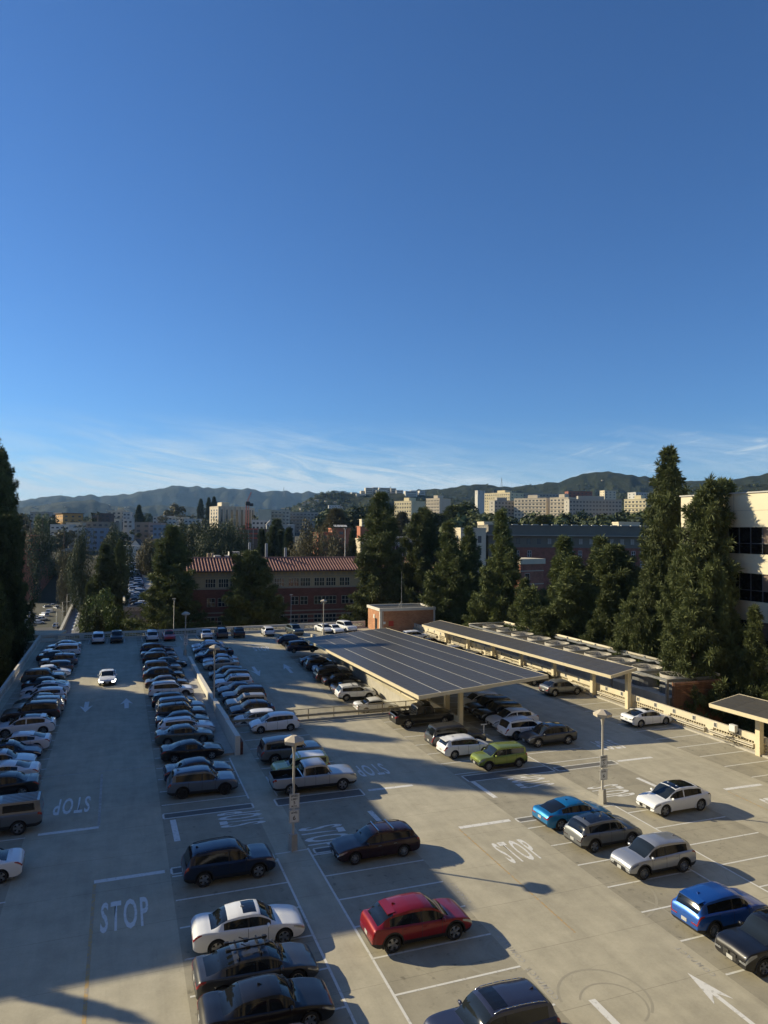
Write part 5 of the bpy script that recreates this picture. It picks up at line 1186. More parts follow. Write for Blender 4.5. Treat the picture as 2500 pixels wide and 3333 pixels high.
def make_palm():
    cr = MB(); tr = MB(); rnd = random.Random(5); tr.tube((0, 0, 0), (0, 0, 14), .22, .16, 6, cap=False)
    for k in range(26):
        a = rnd.uniform(0, 6.28); el = rnd.uniform(-.5, 1.1); pr_ = Vector((0, 0, 14)); d = Vector((math.cos(a)*math.cos(el), math.sin(a)*math.cos(el), math.sin(el))); s = Vector((-math.sin(a), math.cos(a), 0))
        for j in range(4):
            nx2 = pr_+d*.55; w0, w1 = .28*(1-j/4), .28*(1-(j+1)/4)+.02; cr.quad(pr_-s*w0, pr_+s*w0, nx2+s*w1, nx2-s*w1); pr_ = nx2; d = (d+Vector((0, 0, -.35))).normalized()
    return cr.mesh('palm_crown', M_DKLEAF), tr.mesh('palm_trunk', M_BARK), 15, 2
PALM = make_palm()
def tree(proto, base, H, R, label, group=None, m=None, name='pine_tree', rz=0.0, trunkz=True):
    cm, tm, h0, r0 = proto; r = empty(name, base, rz, label, 'tree', group); s = (R/r0, R/r0, H/h0)
    o = link('crown', cm, r, None, None, s)
    if m: o.material_slots[0].link = 'OBJECT'; o.material_slots[0].material = m
    link('trunk', tm, r, None, None, s); return r
def h0_(p): return p[2]
def tree_px(proto, px, ytop, d, wpx, label, group=None, m=None, name='pine_tree', base=None, rz=None):
    p = at(px, ytop, d); bz = terr(p.x, p.y) if base is None else base
    return tree(proto, (p.x, p.y, bz), p.z-bz, wpx*(1.45 if h0_(proto) > 25 else 1.2)*d/FPX, label, group, m, name, px*.37 if rz is None else rz)
TR = [ # proto, px, ytop, depth, half width px, label
 (PINES[1], -25, 1425, 112, 92, 'tall dark pine reaching above the horizon at the left picture edge'),
 (PINES[2], 18, 1690, 104, 72, 'broad dark pine beside the left parapet, lower than the tall edge pine'),
 (PINES[4], -18, 1880, 92, 66, 'pale green tipped pine low at the left picture edge'),
 (PINES[0], 345, 1772, 172, 76, 'slender pine above the bright green bush tree left of the second car park'),
 (PINES[4], 392, 1765, 190, 30, 'pine touching the edge of the second car park'),
 (PINES[3], 287, 1900, 165, 34, 'small pine beside the sloping raised road'),
 (PINES[0], 562, 1712, 146, 112, 'big wide pine behind the far parapet, left of the red tiled building'),
 (PINES[2], 824, 1800, 144, 98, 'rounded pine in front of the brick building facade, centre left'),
 (PINES[1], 1234, 1612, 146, 88, 'tallest central pine rising left of the brick stair building'),
 (PINES[2], 1372, 1662, 158, 78, 'dark pine behind the brick stair building'),
 (PINES[4], 1290, 1850, 150, 45, 'small feathery pine between the central pine and the stair building'),
 (PINES[3], 1456, 1700, 132, 95, 'pine right of the stair building with loose lower branches'),
 (PINES[1], 1532, 1722, 138, 62, 'narrow pine between two larger pines right of the stair building'),
 (PINES[3], 1626, 1664, 122, 88, 'pine before the dark flat roofed building, above the fans'),
 (PINES[0], 1706, 1885, 112, 84, 'low dark pine just behind the far cooling fans'),
 (PINES[0], 1838, 1748, 116, 122, 'cone shaped pine before the dark building facade'),
 (PINES[3], 1955, 1752, 118, 116, 'pine with pointed top just left of a bushier pine'),
 (PINES[2], 2010, 1785, 108, 125, 'bushy broad pine above the middle of the cooling yard'),
 (PINES[1], 2172, 1470, 96, 98, 'tallest right hand pine with a narrow top above the hills'),
 (PINES[2], 2120, 1890, 92, 130, 'dense low pine under the tallest right hand pine'),
 (PINES[4], 2296, 1588, 80, 128, 'left stem of the twin topped pine before the white building'),
 (PINES[1], 2366, 1576, 84, 116, 'right stem of the twin topped pine before the white building'),
 (PINES[2], 2260, 1960, 76, 120, 'dense low pine right behind the louvre screen'),
 (PINES[0], 2440, 1960, 82, 90, 'shaded low pine at the foot of the white building'),
 (PINES[2], 1790, 1990, 104, 90, 'low pine filling the gap behind the middle fans'),
 (PINES[0], 1930, 2020, 96, 95, 'low pine behind the near fans'),
 (PINES[4], 1560, 1940, 124, 70, 'low pine filling behind the end of the narrow canopy'),
]
for (pr_, px, yt, d, w, lab) in TR: tree_px(pr_, px, yt, d, w, lab)
tree_px(BROAD[1], 352, 1915, 158, 70, 'bright green dense bush tree behind the far left parapet', m=M_BRLEAF, name='broadleaf_tree')
tree_px(BROAD[0], 298, 1965, 152, 38, 'darker round tree left of the bright green bush tree', name='broadleaf_tree')
# trees standing west of the deck, whose tops throw the shade over the left half
WP = [(-20, 112, 19), (-18.5, 121, 25), (-21, 128, 28), (-19, 136, 30), (-25, 143, 33), (-23, 150, 34), (-27, 132, 31), (-28, 124, 30), (-24, 116, 25), (-30, 140, 34), (-20, 79, 25.5), (-19.5, 80.5, 27.2), (-23, 82, 29), (-24, 86, 28), (-19, 90, 23), (-21, 96, 21), (-25, 101, 24), (-18.5, 43.0, 11.0)]
for i, (x, y, h) in enumerate(WP):
    tree(PINES[(i*2+1) % 5], (x, y, -18), h+18, 5.2 if y > 100 else (4.6 if y > 50 else 2.6), 'dark pine in the shading row beyond the left parapet, outside the picture', 'pines in a row beyond the left parapet', rz=i*1.3)
wb = empty('campus_building', (-50, 56.4, -18), 0, 'long plain building left of the deck, outside the picture', 'building')
q = MB(); q.box(0, 33, 0, 34, 0, 36.2); q.build('wall', M_BRICKR, wb); q = MB(); q.box(-.3, 33.3, -.3, 34.3, 36.2, 36.6); q.build('roof', M_MEMB, wb)

# middle distance individuals
MT = [(BROAD[0], 612, 1700, 262, 48, None), (BROAD[1], 655, 1690, 270, 46, None), (BROAD[2], 700, 1692, 262, 52, None), (BROAD[0], 742, 1698, 268, 44, None), (BROAD[1], 785, 1712, 275, 36, None), (BROAD[2], 590, 1730, 240, 40, None), (BROAD[0], 668, 1745, 238, 50, None), (BROAD[1], 730, 1750, 236, 50, None)]
GL = ['leftmost tall tree of the dark grove behind the tiled roof', 'second tree from the left in the back of the dark grove', 'broad tree at the middle of the dark grove behind the tiled roof', 'tree right of the middle of the dark grove', 'rightmost tree of the dark grove, beside the construction floor', 'low dark tree at the left foot of the grove, by the white box trailer', 'low front tree in the middle of the dark grove', 'low front tree at the right of the dark grove, by the double armed light pole']
for (pr_, px, yt, d, w, m), lab in zip(MT, GL): tree_px(pr_, px, yt, d, w, lab, 'dark grove behind the tiled roof', m, 'broadleaf_tree')
CL = ['leftmost conical conifer beyond the tiled roof, over the first flue pipe', 'second and tallest conical conifer beyond the tiled roof', 'third conical conifer, touching the olive brown trees', 'conifer squeezed behind the second and third conical conifers', 'dark conifer in front of the tall terracotta block', 'dark conifer right of the tallest central pine', 'small conifer at the right foot of the terracotta block']
for (pr_, px, yt, d, w), lab in zip(((CYP[1], 853, 1727, 250, 32), (CYP[1], 892, 1716, 255, 34), (CYP[1], 941, 1722, 245, 34), (CYP[1], 912, 1730, 262, 30), (CYP[1], 1147, 1730, 235, 26), (CYP[1], 1350, 1700, 240, 30), (CYP[1], 1150, 1760, 225, 24)), CL):
    tree_px(pr_, px, yt, d, w, lab, 'conifers beyond the tiled roof', M_DKLEAF, 'conifer_tree')
OL = ['tallest olive brown tree beyond the tiled roof', 'olive brown tree in front of the lower terracotta block', 'rightmost olive brown tree, beside the bare pole', 'leftmost and lowest olive brown tree, beside the conical conifers']
for (pr_, px, yt, d, w), lab in zip(((BROAD[1], 1003, 1690, 238, 50), (BROAD[0], 1062, 1725, 232, 44), (BROAD[2], 1105, 1735, 228, 42), (BROAD[1], 975, 1740, 230, 34)), OL):
    tree_px(pr_, px, yt, d, w, lab, 'olive brown trees beyond the tiled roof', M_OLIVE, 'broadleaf_tree')
for (pr_, px, yt, d, w, m, lab) in ((BROAD[0], 276, 1722, 250, 34, None, 'dark tree clump left of the far street, before white apartments'), (BROAD[1], 244, 1755, 262, 22, None, 'dark tree beside the street behind the lattice building'), (BROAD[1], 362, 1700, 245, 34, None, 'tall dark tree right of the far street'), (BROAD[2], 480, 1745, 255, 36, M_OLIVE, 'olive brown round tree above the white trailer'), (BROAD[0], 215, 1785, 285, 28, M_OLIVE, 'thin brown tree above the brick lattice building'),
  (BROAD[1], 135, 1688, 330, 38, None, 'dark tree between the left edge pines and white apartments'), (BROAD[0], 137, 1672, 470, 22, M_BRLEAF, 'yellow green round tree left of the orange apartment block'), (CYP[1], 453, 1645, 560, 18, M_DKLEAF, 'pointed dark conifer above the town roofs'), (CYP[0], 654, 1625, 800, 12, M_DKLEAF, 'narrow dark cypress left of the tall slab block'), (CYP[0], 680, 1621, 820, 11, M_DKLEAF, 'left one of two cypresses behind the slab block'), (CYP[0], 697, 1618, 820, 12, M_DKLEAF, 'right one of two cypresses behind the slab block'), (FARB[0], 575, 1644, 700, 30, M_OLIVE, 'olive tree clump on the skyline left of the slab block'), (BROAD[1], 412, 1760, 235, 30, None, 'dark tree behind the white gabled house'), (BROAD[2], 530, 1735, 232, 30, None, 'dark tree between the gabled house and the big pine')):
    tree_px(pr_, px, yt, d, w, lab, None, m, 'broadleaf_tree')
PL = ['slim palm right of the leftmost palm, before the pale blocks', 'leftmost slim palm tree before the grey white block', 'slim palm right of the orange apartment block', 'slim palm before the dark brown apartment block', 'slim palm between the crane and the plain cream wall', 'lowest slim palm, left of the white balcony apartments']
for i, (px, yt, d) in enumerate(((140, 1683, 430), (100, 1690, 440), (300, 1668, 520), (320, 1665, 530), (828, 1675, 500), (210, 1712, 360))): tree_px(PALM, px, yt, d, 12, PL[i], 'palms among the apartment roofs', None, 'palm_tree')
for i, (x, y, zt_, r_) in enumerate(((60.5, 73, 10, 5.2), (62, 80, 12, 6), (60.6, 63.5, 8.0, 3.6), (62, 88, 14, 7), (59, 94, 9, 6), (62, 68.5, 12.5, 4.6), (62, 58, 5, 4), (60, 53, 2, 4), (61, 65.5, 15.5, 4.2), (60.8, 70, 14.5, 4.4), (60.6, 60.4, 14.5, 4.6), (61, 55.6, 10.5, 4.2))):
    tree(PINES[(i*3+2) % 5], (x, y, -18), zt_+18, r_, ('pine behind the cooling yard, '+('before its middle fans', 'over its third nearest fan', 'right behind the brown louvre screen', 'behind the two nearest fans', 'over its middle fans', 'against the pale laboratory building', 'in the dark gap right of the louvre screen', 'low at the right picture edge', 'tall, against the pale laboratory corner', 'tall, second from the laboratory corner', 'in front of the laboratory windows', 'rightmost, before the laboratory windows')[i]), None, rz=i)
random.seed(77)
def wood(name, spots, m, seed, lab):
    rnd = random.Random(seed); q = MB()
    for (x, y, z, h) in spots:
        r = h*rnd.uniform(.42, .62); nl = 42
        for k in range(nl):
            d = Vector((rnd.gauss(0, 1), rnd.gauss(0, 1), rnd.gauss(.3, .8))).normalized(); p = Vector((x, y, z+h*.5))+Vector((d.x*r, d.y*r, d.z*h*.5))*rnd.uniform(.6, 1.05)
            nrm = (d+Vector((rnd.uniform(-.7, .7), rnd.uniform(-.7, .7), rnd.uniform(-.3, .7)))).normalized(); a = nrm.orthogonal().normalized(); b2 = nrm.cross(a); s_ = h*.16*rnd.uniform(.6, 1.2)
            q.quad(p+a*s_, p+b2*s_*.8, p-a*s_, p-b2*s_*.8)
    o = q.build(name, m, kind='stuff'); return o
bpy.context.view_layer.update(); _dg = bpy.context.evaluated_depsgraph_get(); sp1 = []; sp2 = []
for i in range(900):
    px, py = random.choice(((random.uniform(880, 1560), random.uniform(1600, 1720)), (random.uniform(1480, 2500), random.uniform(1545, 1650)), (random.uniform(900, 1400), random.uniform(1600, 1680))))
    rr_ = ray(px, py); ok, loc, nn, fi, ob_, mx_ = SC.ray_cast(_dg, Vector((0, 0, CAM_H))+rr_*350, rr_.normalized(), distance=4500)
    if (1125 < px < 1400 and py < 1632) or (px > 1400 and py < 1580): continue
    if ok and (ob_.name.startswith('hill') or ob_.name == 'ground'): sp1.append((loc.x, loc.y, loc.z-1, random.uniform(6, 12)))
for i in range(420):
    px = random.uniform(40, 900); d = random.uniform(520, 1900); p = at(px, 1725, d); sp2.append((p.x, p.y, terr(p.x, p.y)-1, random.uniform(8, 14)))
wood('hillside_woods', sp1, M_DKLEAF, 3, ''); wood('town_woods', sp2, M_DKLEAF, 4, '')
def scatter(n, x0, x1, ctrl, dmin, dmax, hmin, hmax, protos, label, group, mats_=(None,), name='broadleaf_tree', wr=(.35, .5)):
    """trees on the terrain, tops following the skyline sketch"""
    for i in range(n):
        px = random.uniform(x0, x1); d = random.uniform(dmin, dmax); p = at(px, 1725, d); g = terr(p.x, p.y); h = random.uniform(hmin, hmax)
        if ctrl:
            t = at(px, interp(ctrl, px)+random.uniform(0, 14), d).z-g; h = min(max(h*.5, t), hmax*1.7)
        pr_ = random.choice(protos); tree(pr_, (p.x, p.y, g-.3), h, h*random.uniform(*wr), label, group, random.choice(mats_), name, random.uniform(0, 6))
scatter(52, 50, 640, None, 330, 640, 8, 15, FARB, 'street tree among the apartment blocks of the town', 'street trees among the apartment blocks', (None, None, M_OLIVE))
scatter(40, 40, 1000, None, 620, 1300, 10, 16, FARB, 'far tree among roofs below the mountains', 'far trees among the town roofs', (None, None, M_OLIVE))
scatter(56, 880, 1500, [(880, 1690), (1000, 1665), (1100, 1650), (1200, 1650), (1500, 1690)], 380, 900, 12, 20, FARB+[CYP[1]], 'tree on the wooded slope below the hilltop museum', 'trees on the wooded slope', (None, None, M_DKLEAF, M_OLIVE))
scatter(64, 1380, 2180, [(1380, 1700), (1480, 1640), (1540, 1640), (1600, 1680), (1750, 1672), (1830, 1668), (1950, 1665), (2050, 1672), (2200, 1670)], 330, 470, 12, 22, FARB+[CYP[1], FARB[1]], 'tree in the belt below the hillside dormitories', 'trees in the belt below the dormitories', (None, M_DKLEAF, M_PINE))
scatter(40, 1480, 2300, None, 640, 1000, 14, 22, FARB, 'tree among the upper dormitories', 'trees among the upper dormitories', (None, M_DKLEAF))
# low planting round the structure
def thicket(name, x0, x1, y0, y1, zb, h, n, lsz, m, seed):
    rnd = random.Random(seed); q = MB()
    for i in range(n):
        x = rnd.uniform(x0, x1); y = rnd.uniform(y0, y1); z = zb+h*(.35+.65*abs(noise.noise(Vector((x*.12, y*.12, seed)))))*rnd.uniform(.7, 1.0)
        nrm = Vector((rnd.uniform(-1, 1), rnd.uniform(-1, 1), rnd.uniform(.1, 1))).normalized(); a = nrm.orthogonal().normalized(); b2 = nrm.cross(a); s = lsz*rnd.uniform(.6, 1.3); p = Vector((x, y, z))
        q.quad(p+a*s, p+b2*s*.6, p-a*s, p-b2*s*.6)
    o = q.build(name, m); tag(o, None, None, None, 'stuff'); return o
thicket('undergrowth', 58.6, 76, 44, 130, -18, 13, 15000, .45, M_DKLEAF, 3.3)
thicket('undergrowth', 10, 75, 129, 150, -18, 13, 16000, .45, M_DKLEAF, 5.1)
# ------------------------------------------------------------------ buildings
M_WIN = mat('window_glass', (0.02, 0.024, 0.03), .10, 0, 0, .8)
M_WIND = mat('dark_window_glass', (0.012, 0.012, 0.014), .12, 0, 0, .6)
M_FRAME = mat('window_frame_cream', (0.58, 0.52, 0.40), .6)
def bcol(name, c, v=.08, sc=.15): return mat('facade_'+name, c, .85, var=v, scale=sc)
WINM = {}
M_WINF = mat('far_window_glass', (0.06, 0.065, 0.07), .25, 0, 0, .5)
def win_mesh(w, h, frame=None, mull=0):
    k = (round(w, 2), round(h, 2), frame, mull)
    if k not in WINM:
        q = MB(); q.box(-w/2, w/2, -.03, .12, -h/2, h/2, 0)
        if frame:
            f = .07 if w < 2 else .09
            for (a, b2, c, d) in ((-w/2-f, w/2+f, h/2, h/2+f), (-w/2-f, w/2+f, -h/2-f, -h/2), (-w/2-f, -w/2, -h/2, h/2), (w/2, w/2+f, -h/2, h/2)): q.box(a, b2, -.09, .08, c, d, 1)
            for i in range(mull): x = -w/2+w*(i+1)/(mull+1); q.box(x-.05, x+.05, -.07, .0, -h/2, h/2, 1)
            if mull: q.box(-w/2, w/2, -.065, .0, -.04, .04, 1)
        WINM[k] = q.mesh('window', [M_WIN if frame else M_WINF, M_FRAME if frame in (True, 'cream') else MSB])
    return WINM[k]
def windows(parent, face, W, D, z0, fh, floors, cols, ww, wh, frame=None, mull=0, off=0, skip=None, x0=None, x1=None, y0=0.0):
    """face 'f' (front, -y), 'l' (left, -x), 'r' (right, +x)"""
    me = win_mesh(ww, wh, frame, mull); span = W if face == 'f' else D
    a, b2 = (0 if x0 is None else x0), (span if x1 is None else x1)
    for j in range(floors):
        for i in range(cols):
            if skip and skip(i, j): continue
            u = a+(b2-a)*(i+.5)/cols; z = z0+fh*(j+.5)+off
            if face == 'f': link('window', me, parent, (u, y0, z))
            elif face == 'l': link('window', me, parent, (0, u, z), (0, 0, -math.pi/2))
            else: link('window', me, parent, (W, u, z), (0, 0, math.pi/2))
def block(px, ytop, d, w, dp, rz, m, label, base=None, group=None, roof=None, par=.5, name='building', cat='building', rel=True):
    """box building; its front left top corner is seen at (px, ytop)"""
    p = at(px, ytop, d); b0 = terr(p.x, p.y)-1 if base is None else base; h = p.z-b0
    r = empty(name, (p.x, p.y, b0), R_(rz-20.2 if rel else rz), label, cat, group)
    q = MB(); q.box(0, w, 0, dp, 0, h); q.build('wall', m, r)
    q = MB(); q.box(-.15, w+.15, -.15, dp+.15, h, h+par); q.build('roof_edge', m if roof is None else roof, r)
    return r, h
def box_part(name, r, a, b2, c, d, e, f, m): q = MB(); q.box(a, b2, c, d, e, f); return q.build(name, m, r)
YEL = bcol('yellow_beige', (0.62, 0.53, 0.33)); BEI = bcol('beige', (0.50, 0.43, 0.32)); GRY = bcol('grey', (0.33, 0.305, 0.255)); DGR = bcol('dark_grey', (0.16, 0.145, 0.11)); WHT = bcol('white', (0.48, 0.46, 0.41)); TAU = bcol('taupe', (0.25, 0.21, 0.16)); ORG = bcol('orange_stucco', (0.50, 0.28, 0.09)); TER = bcol('terracotta', (0.38, 0.13, 0.065)); BRD = bcol('brown', (0.11, 0.075, 0.06)); BLG = bcol('blue_grey', (0.20, 0.24, 0.29)); CRM = bcol('cream', (0.58, 0.50, 0.35)); PNK = bcol('pinkish', (0.36, 0.27, 0.23))
TILE = mat('red_clay_tile', (0.15, 0.055, 0.04), .8, var=.25, scale=.8); TILEH = mat('pale_clay_tile', (0.30, 0.145, 0.105), .8, var=.2, scale=.8)

# long building with the red tiled roof, parallel to the deck edge
P0 = at(612, 1822, 150); gy = 158.0
X0b, X1b = 11.5, 73.0
rb = empty('tiled_roof_building', (X0b, gy, -19), 0, 'long brick and cream building with a red tiled roof just beyond the deck', 'building')
Wd = X1b-X0b; ze = 19+8.55; zr_ = 19+11.35
def rb_box(nm, z0, z1, m, y0=0.0, dp=16): return box_part(nm, rb, 0, Wd, y0, dp, z0, z1, m)
UPW = bcol('upper_cream', (0.50, 0.385, 0.22)); BAND = bcol('band_stone', (0.40, 0.33, 0.24))
rb_box('brick_wall', 0, 19+5.0, M_BRICKR); rb_box('upper_wall', 19+5.01, ze, UPW, .03)
for zz in (19+4.75, 19-.45, 19-1.35, 19-2.3, 19-3.3, 19-4.6): box_part('stone_band', rb, -.05, Wd+.05, -.08, .1, zz, zz+.28, BAND)
box_part('stone_band', rb, -.05, Wd+.05, -.10, .1, 19+7.35, 19+7.5, BAND)
# windows measured from the picture: paired windows per floor
def wx(px): v = ray(px, 1900); return v.x*gy/v.y-X0b
top_px = [677, 693, 720, 735, 757, 773, 901, 917, 947, 965, 986, 1002, 1031, 1048, 1069, 1085, 1113, 1130, 1290, 1306]
mw = win_mesh(1.0, 1.75, 'cream', 1)
for p_ in top_px: link('window', mw, rb, (wx(p_), .03, 19+6.1))
mw2 = win_mesh(1.6, 1.7, 'cream', 1)
for p_ in (688, 723, 745, 912, 960, 990, 1035, 1060, 1083, 1124, 1150, 1175, 1290, 1330):
    link('window', mw2, rb, (wx(p_), 0, 19+1.95)); link('window', mw2, rb, (wx(p_), 0, 19-2.05))
vt = MB(); vt.box(-.42, .42, -.04, .1, -.32, .32); vtm = vt.mesh('vent', BAND)
for i in range(44): link('vent', vtm, rb, (1.2+i*1.38, .03, 19+8.0))
ev = MB(); ev.box(-.8, Wd+.8, -1.1, 8, ze, ze+.18); ev.build('eave', BRD, rb)
rm = MB(); rm.quad((-.8, -1.1, ze+.19), (Wd+.8, -1.1, ze+.19), (Wd+.8, 5.2, zr_), (-.8, 5.2, zr_)); rm.quad((Wd+.8, 17, ze+.19), (-.8, 17, ze+.19), (-.8, 10.8, zr_), (Wd+.8, 10.8, zr_)); rm.quad((-.8, 5.2, zr_), (Wd+.8, 5.2, zr_), (Wd+.8, 10.8, zr_), (-.8, 10.8, zr_)); rm.quad((-.8, -1.1, ze+.19), (-.8, 5.2, zr_), (-.8, 10.8, zr_), (-.8, 17, ze+.19))
rm.build('tile_roof', TILE, rb)
tl = MB(); dy = 6.3; dz = zr_-ze-.19
for k in range(7):
    a = math.pi*k/6
prof = [(.14*math.cos(math.pi*k/5), .14*math.sin(math.pi*k/5)) for k in range(6)]
for k in range(5):
    (xa, za), (xb, zb_) = prof[k], prof[k+1]; tl.quad((xa, 0, za), (xb, 0, zb_), (xb, dy, dz+zb_), (xa, dy, dz+za))
tl.poly([(x, 0, z) for x, z in prof][::-1]); tlm = tl.mesh('tile_row', TILEH)
nt_ = int((Wd+1.4)/.66)
for i in range(nt_): link('tile_row', tlm, rb, (-.6+i*.66, -1.12, ze+.22))
tb = MB(); tb.tube((-.8, 5.2, zr_+.05), (Wd+.8, 5.2, zr_+.05), .2, n=8); tb.build('ridge_tiles', TILEH, rb)
for p_, hh in ((831, 3.4), (888, 3.2), (953, 2.2)):
    q = MB(); x = wx(p_); q.tube((x, 8, zr_), (x, 8, zr_+hh), .32, n=10); q.tube((x, 8, zr_+hh), (x, 8, zr_+hh+.1), .22, n=10); q.build('flue_pipe', M_STEEL, rb)
for p_ in (690, 704, 808): q = MB(); x = wx(p_); q.box(x-.25, x+.25, 7.5, 8.2, zr_, zr_+1.0); q.build('roof_vent', UPW, rb)
for p_, w_, h_ in ((732, 2.4, .45), (755, 2.6, .45), (782, 2.4, 1.3), (800, 2.0, .6), (770, .8, 1.3)): q = MB(); x = wx(p_); q.box(x-w_/2, x+w_/2, 9, 11, zr_, zr_+h_); q.build('roof_unit', WHT, rb)
for p_ in (751, 784):
    x = wx(p_)+X0b; pole(x*1.12, gy*1.12, -14, 14+9.5, 'double armed light pole behind the tiled roof' if p_ == 751 else 'shorter double armed light pole behind the tiled roof', 1.2)
pp = at(1124, 1722, 175); pole(pp.x, pp.y, -18, pp.z+18, 'tall bare pole rising behind the tiled roof', 0, 'pole', .12)
pp = at(948, 1937, 138); pole(pp.x, pp.y, -18, pp.z+18, 'thin light pole standing just outside the far parapet', 0)
pp = at(567, 1950, 134); pole(pp.x, pp.y, -18, pp.z+18, 'thin light pole outside the far parapet near the red car', 0)
pp = at(82, 2018, 108); pole(pp.x, pp.y, -18, pp.z+18, 'light pole outside the left parapet corner', 0)

# dark long building with flat roof (right of centre)
P = at(1576, 1712, 250); r, h = block(1590, 1712, 250, 60, 18, 4, DGR, 'long dark building with flat overhanging roof and a row of pale curtained windows', base=-10)
zt_ = h
box_part('roof_slab', r, -1.5, 61.5, -1.6, 19, h-3.3, h-3.0, GRY); box_part('roof_setback', r, 0, 60, .8, 19, h-3.0, h-.01, GRY)
M_CURT = mat('curtained_window', (0.30, 0.28, 0.24), .4, var=.2, scale=.4)
q = MB(); q.box(-.65, .65, -.05, .1, -.95, .95, 0); q.box(-.72, .72, -.08, .05, -1.05, -.95, 1); q.box(-.72, -.65, -.08, .05, -.95, .95, 1); q.box(.65, .72, -.08, .05, -.95, .95, 1); q.box(-.03, .03, -.07, .05, -.95, .95, 1); cw = q.mesh('window', [M_CURT, DGR])
box_part('brick_wall', r, 4.5, 60.05, -.12, 1, 0, h-7.4, M_BRICKR)
for i in range(15): link('window', cw if i > 3 else win_mesh(1.3, 1.9), r, (4.8+i*3.75+2, -.02, h-5.2))
for j in range(3):
    for i in range(15):
        if i in (3, 4, 8) : continue
        link('window', win_mesh(1.2, 2.2, 'white', 1), r, (6.8+i*3.75-(.3 if i % 2 else -.3), -.13, h-9.6-3.6*j))
for i in range(14): q = MB(); q.box(9+i*3.6, 11.2+i*3.6, 2, 3, h+.5, h+.75); q.build('roof_unit', WHT, r)
r2, h2 = block(2014, 1703, 262, 8, 6, 4, CRM, 'small cream rooftop box above the right part of the dark flat roofed building', base=8)
r2, h2 = block(1500, 1722, 244, 9.5, 16, 18, CRM, 'cream building end with dark tall windows left of the dark flat roofed building', base=-10)
windows(r2, 'f', 9.5, 16, h2-14, 4.2, 3, 2, 1.3, 2.4, None); windows(r2, 'l', 9.5, 16, h2-14, 4.2, 3, 3, 1.3, 2.4, None)
r2, h2 = block(1576, 1702, 262, 9, 9, 8, CRM, 'pale penthouse behind the left end of the dark flat roofed building', base=0)
M_BRICKC = brick_mat('russet_brick', (0.24, 0.085, 0.05), (0.30, 0.12, 0.07), (0.25, 0.16, 0.11), 1.8)
# brick corner building in front of it
r2, h2 = block(1694, 1838, 188, 8.6, 7, 34, M_BRICKC, 'brick corner building with cream roof cap behind the pines', base=-18)
box_part('roof_cap', r2, -.4, 9, -.4, 7.4, h2+.1, h2+1.5, CRM); windows(r2, 'l', 8.6, 7, h2-12.2, 3.5, 3, 1, 1.6, 2.1, 'cream', 0); windows(r2, 'f', 8.6, 16, h2-12.2, 3.5, 3, 1, 1.6, 2.1, 'cream', 0, x0=0, x1=5)
for j in range(3): box_part('stone_band', r2, -.1, 8.7, -.1, 7.1, h2-1.7-3.5*j-.15, h2-1.7-3.5*j+.1, BAND)

# big pale laboratory building at the right edge
M_LAB = mat('pale_yellow_panel', (0.64, 0.57, 0.40), .7, var=.05, scale=.25); M_LABG = mat('dark_glazing', (0.010, 0.009, 0.009), .08, 0, 0, .6)
lb = empty('laboratory_building', (64, 8, -18), 0, 'large pale building with dark ribbon windows, shaded by the pines, at the right picture edge', 'building')
ZT = 18+22.4; YLB = 60.8
box_part('wall', lb, .25, 40, 0, YLB, 0, ZT-.02, M_LABG)
zz = ZT
for i, (wh, gh) in enumerate(((3.7, 2.9), (2.1, 3.0), (2.1, 3.0), (2.1, 3.0), (2.1, 3.0), (2.1, 3.0), (2.1, 3.0))):
    box_part('wall_band', lb, 0, 40.2, -.2, YLB+.2, zz-wh, zz, M_LAB)
    q = MB(); q.box(.18, .25, -.04, .04, -gh, 0)
    mm_ = q.mesh('mullion', M_STEELD)
    for k in range(38): link('mullion', mm_, lb, (0, .8+k*1.52, zz-wh))
    q = MB(); q.box(.17, .26, .1, YLB-.1, zz-wh-gh*.62, zz-wh-gh*.62+.07); q.build('transom', M_STEELD, lb)
    if i < 3:
        for k in (4, 9, 13, 18, 22, 27, 31, 35): q = MB(); q.box(.19, .24, .9+k*1.52, .9+k*1.52+1.4, zz-wh-gh*.62, zz-wh-.02); q.build('window_blind', mat('brown_blind', (0.16, 0.11, 0.08), .7), lb)
    zz -= wh+gh
for k in range(6): q = MB(); q.box(-.012, 0, 5+k*9.6, 5.05+k*9.6, ZT-3.7, ZT); q.build('panel_joint', GRY, lb)
q = MB(); q.box(-.010, 0, 0, YLB, ZT-1.9, ZT-1.86); q.build('panel_joint', GRY, lb)
box_part('roof_edge', lb, -.15, 40.3, -.3, YLB+.3, ZT, ZT+.15, WHT)
box_part('dark_corner_wall', lb, -.03, .24, YLB-3.2, YLB, ZT-8.6, ZT-3.7, bcol('dark_panel', (.06, .05, .045)))

# second car park beyond, rising away, with its row of cars
e0 = at(412, 1975, 172); e1 = at(405, 1838, 300)
cpk = empty('second_car_park', (0, 0, 0), 0, 'second parking structure beyond the far parapet with a long row of cars on its roof', 'parking structure')
A = at(404, 1990, 170); B2 = at(401, 1836, 292); dirv = (B2-A); side = Vector((dirv.y, -dirv.x, 0)).normalized()
q = MB(); wdt = 24
P = [A, A+side*wdt, B2+side*wdt, B2]; q.hexa([(p.x, p.y, -18) for p in P]+[tuple(p) for p in P]); q.build('deck', mat('pale_deck', (.34, .32, .28), .85, var=.1, scale=.2), cpk)  # pale grey base colour with slight mottling over the whole second deck
q = MB(); n_ = side*.25; up = Vector((0, 0, 1.1)); q.hexa([A-n_, A+n_, B2+n_, B2-n_, A-n_+up, A+n_+up, B2+n_+up, B2-n_+up]); q.build('parapet', M_CREAM, cpk)
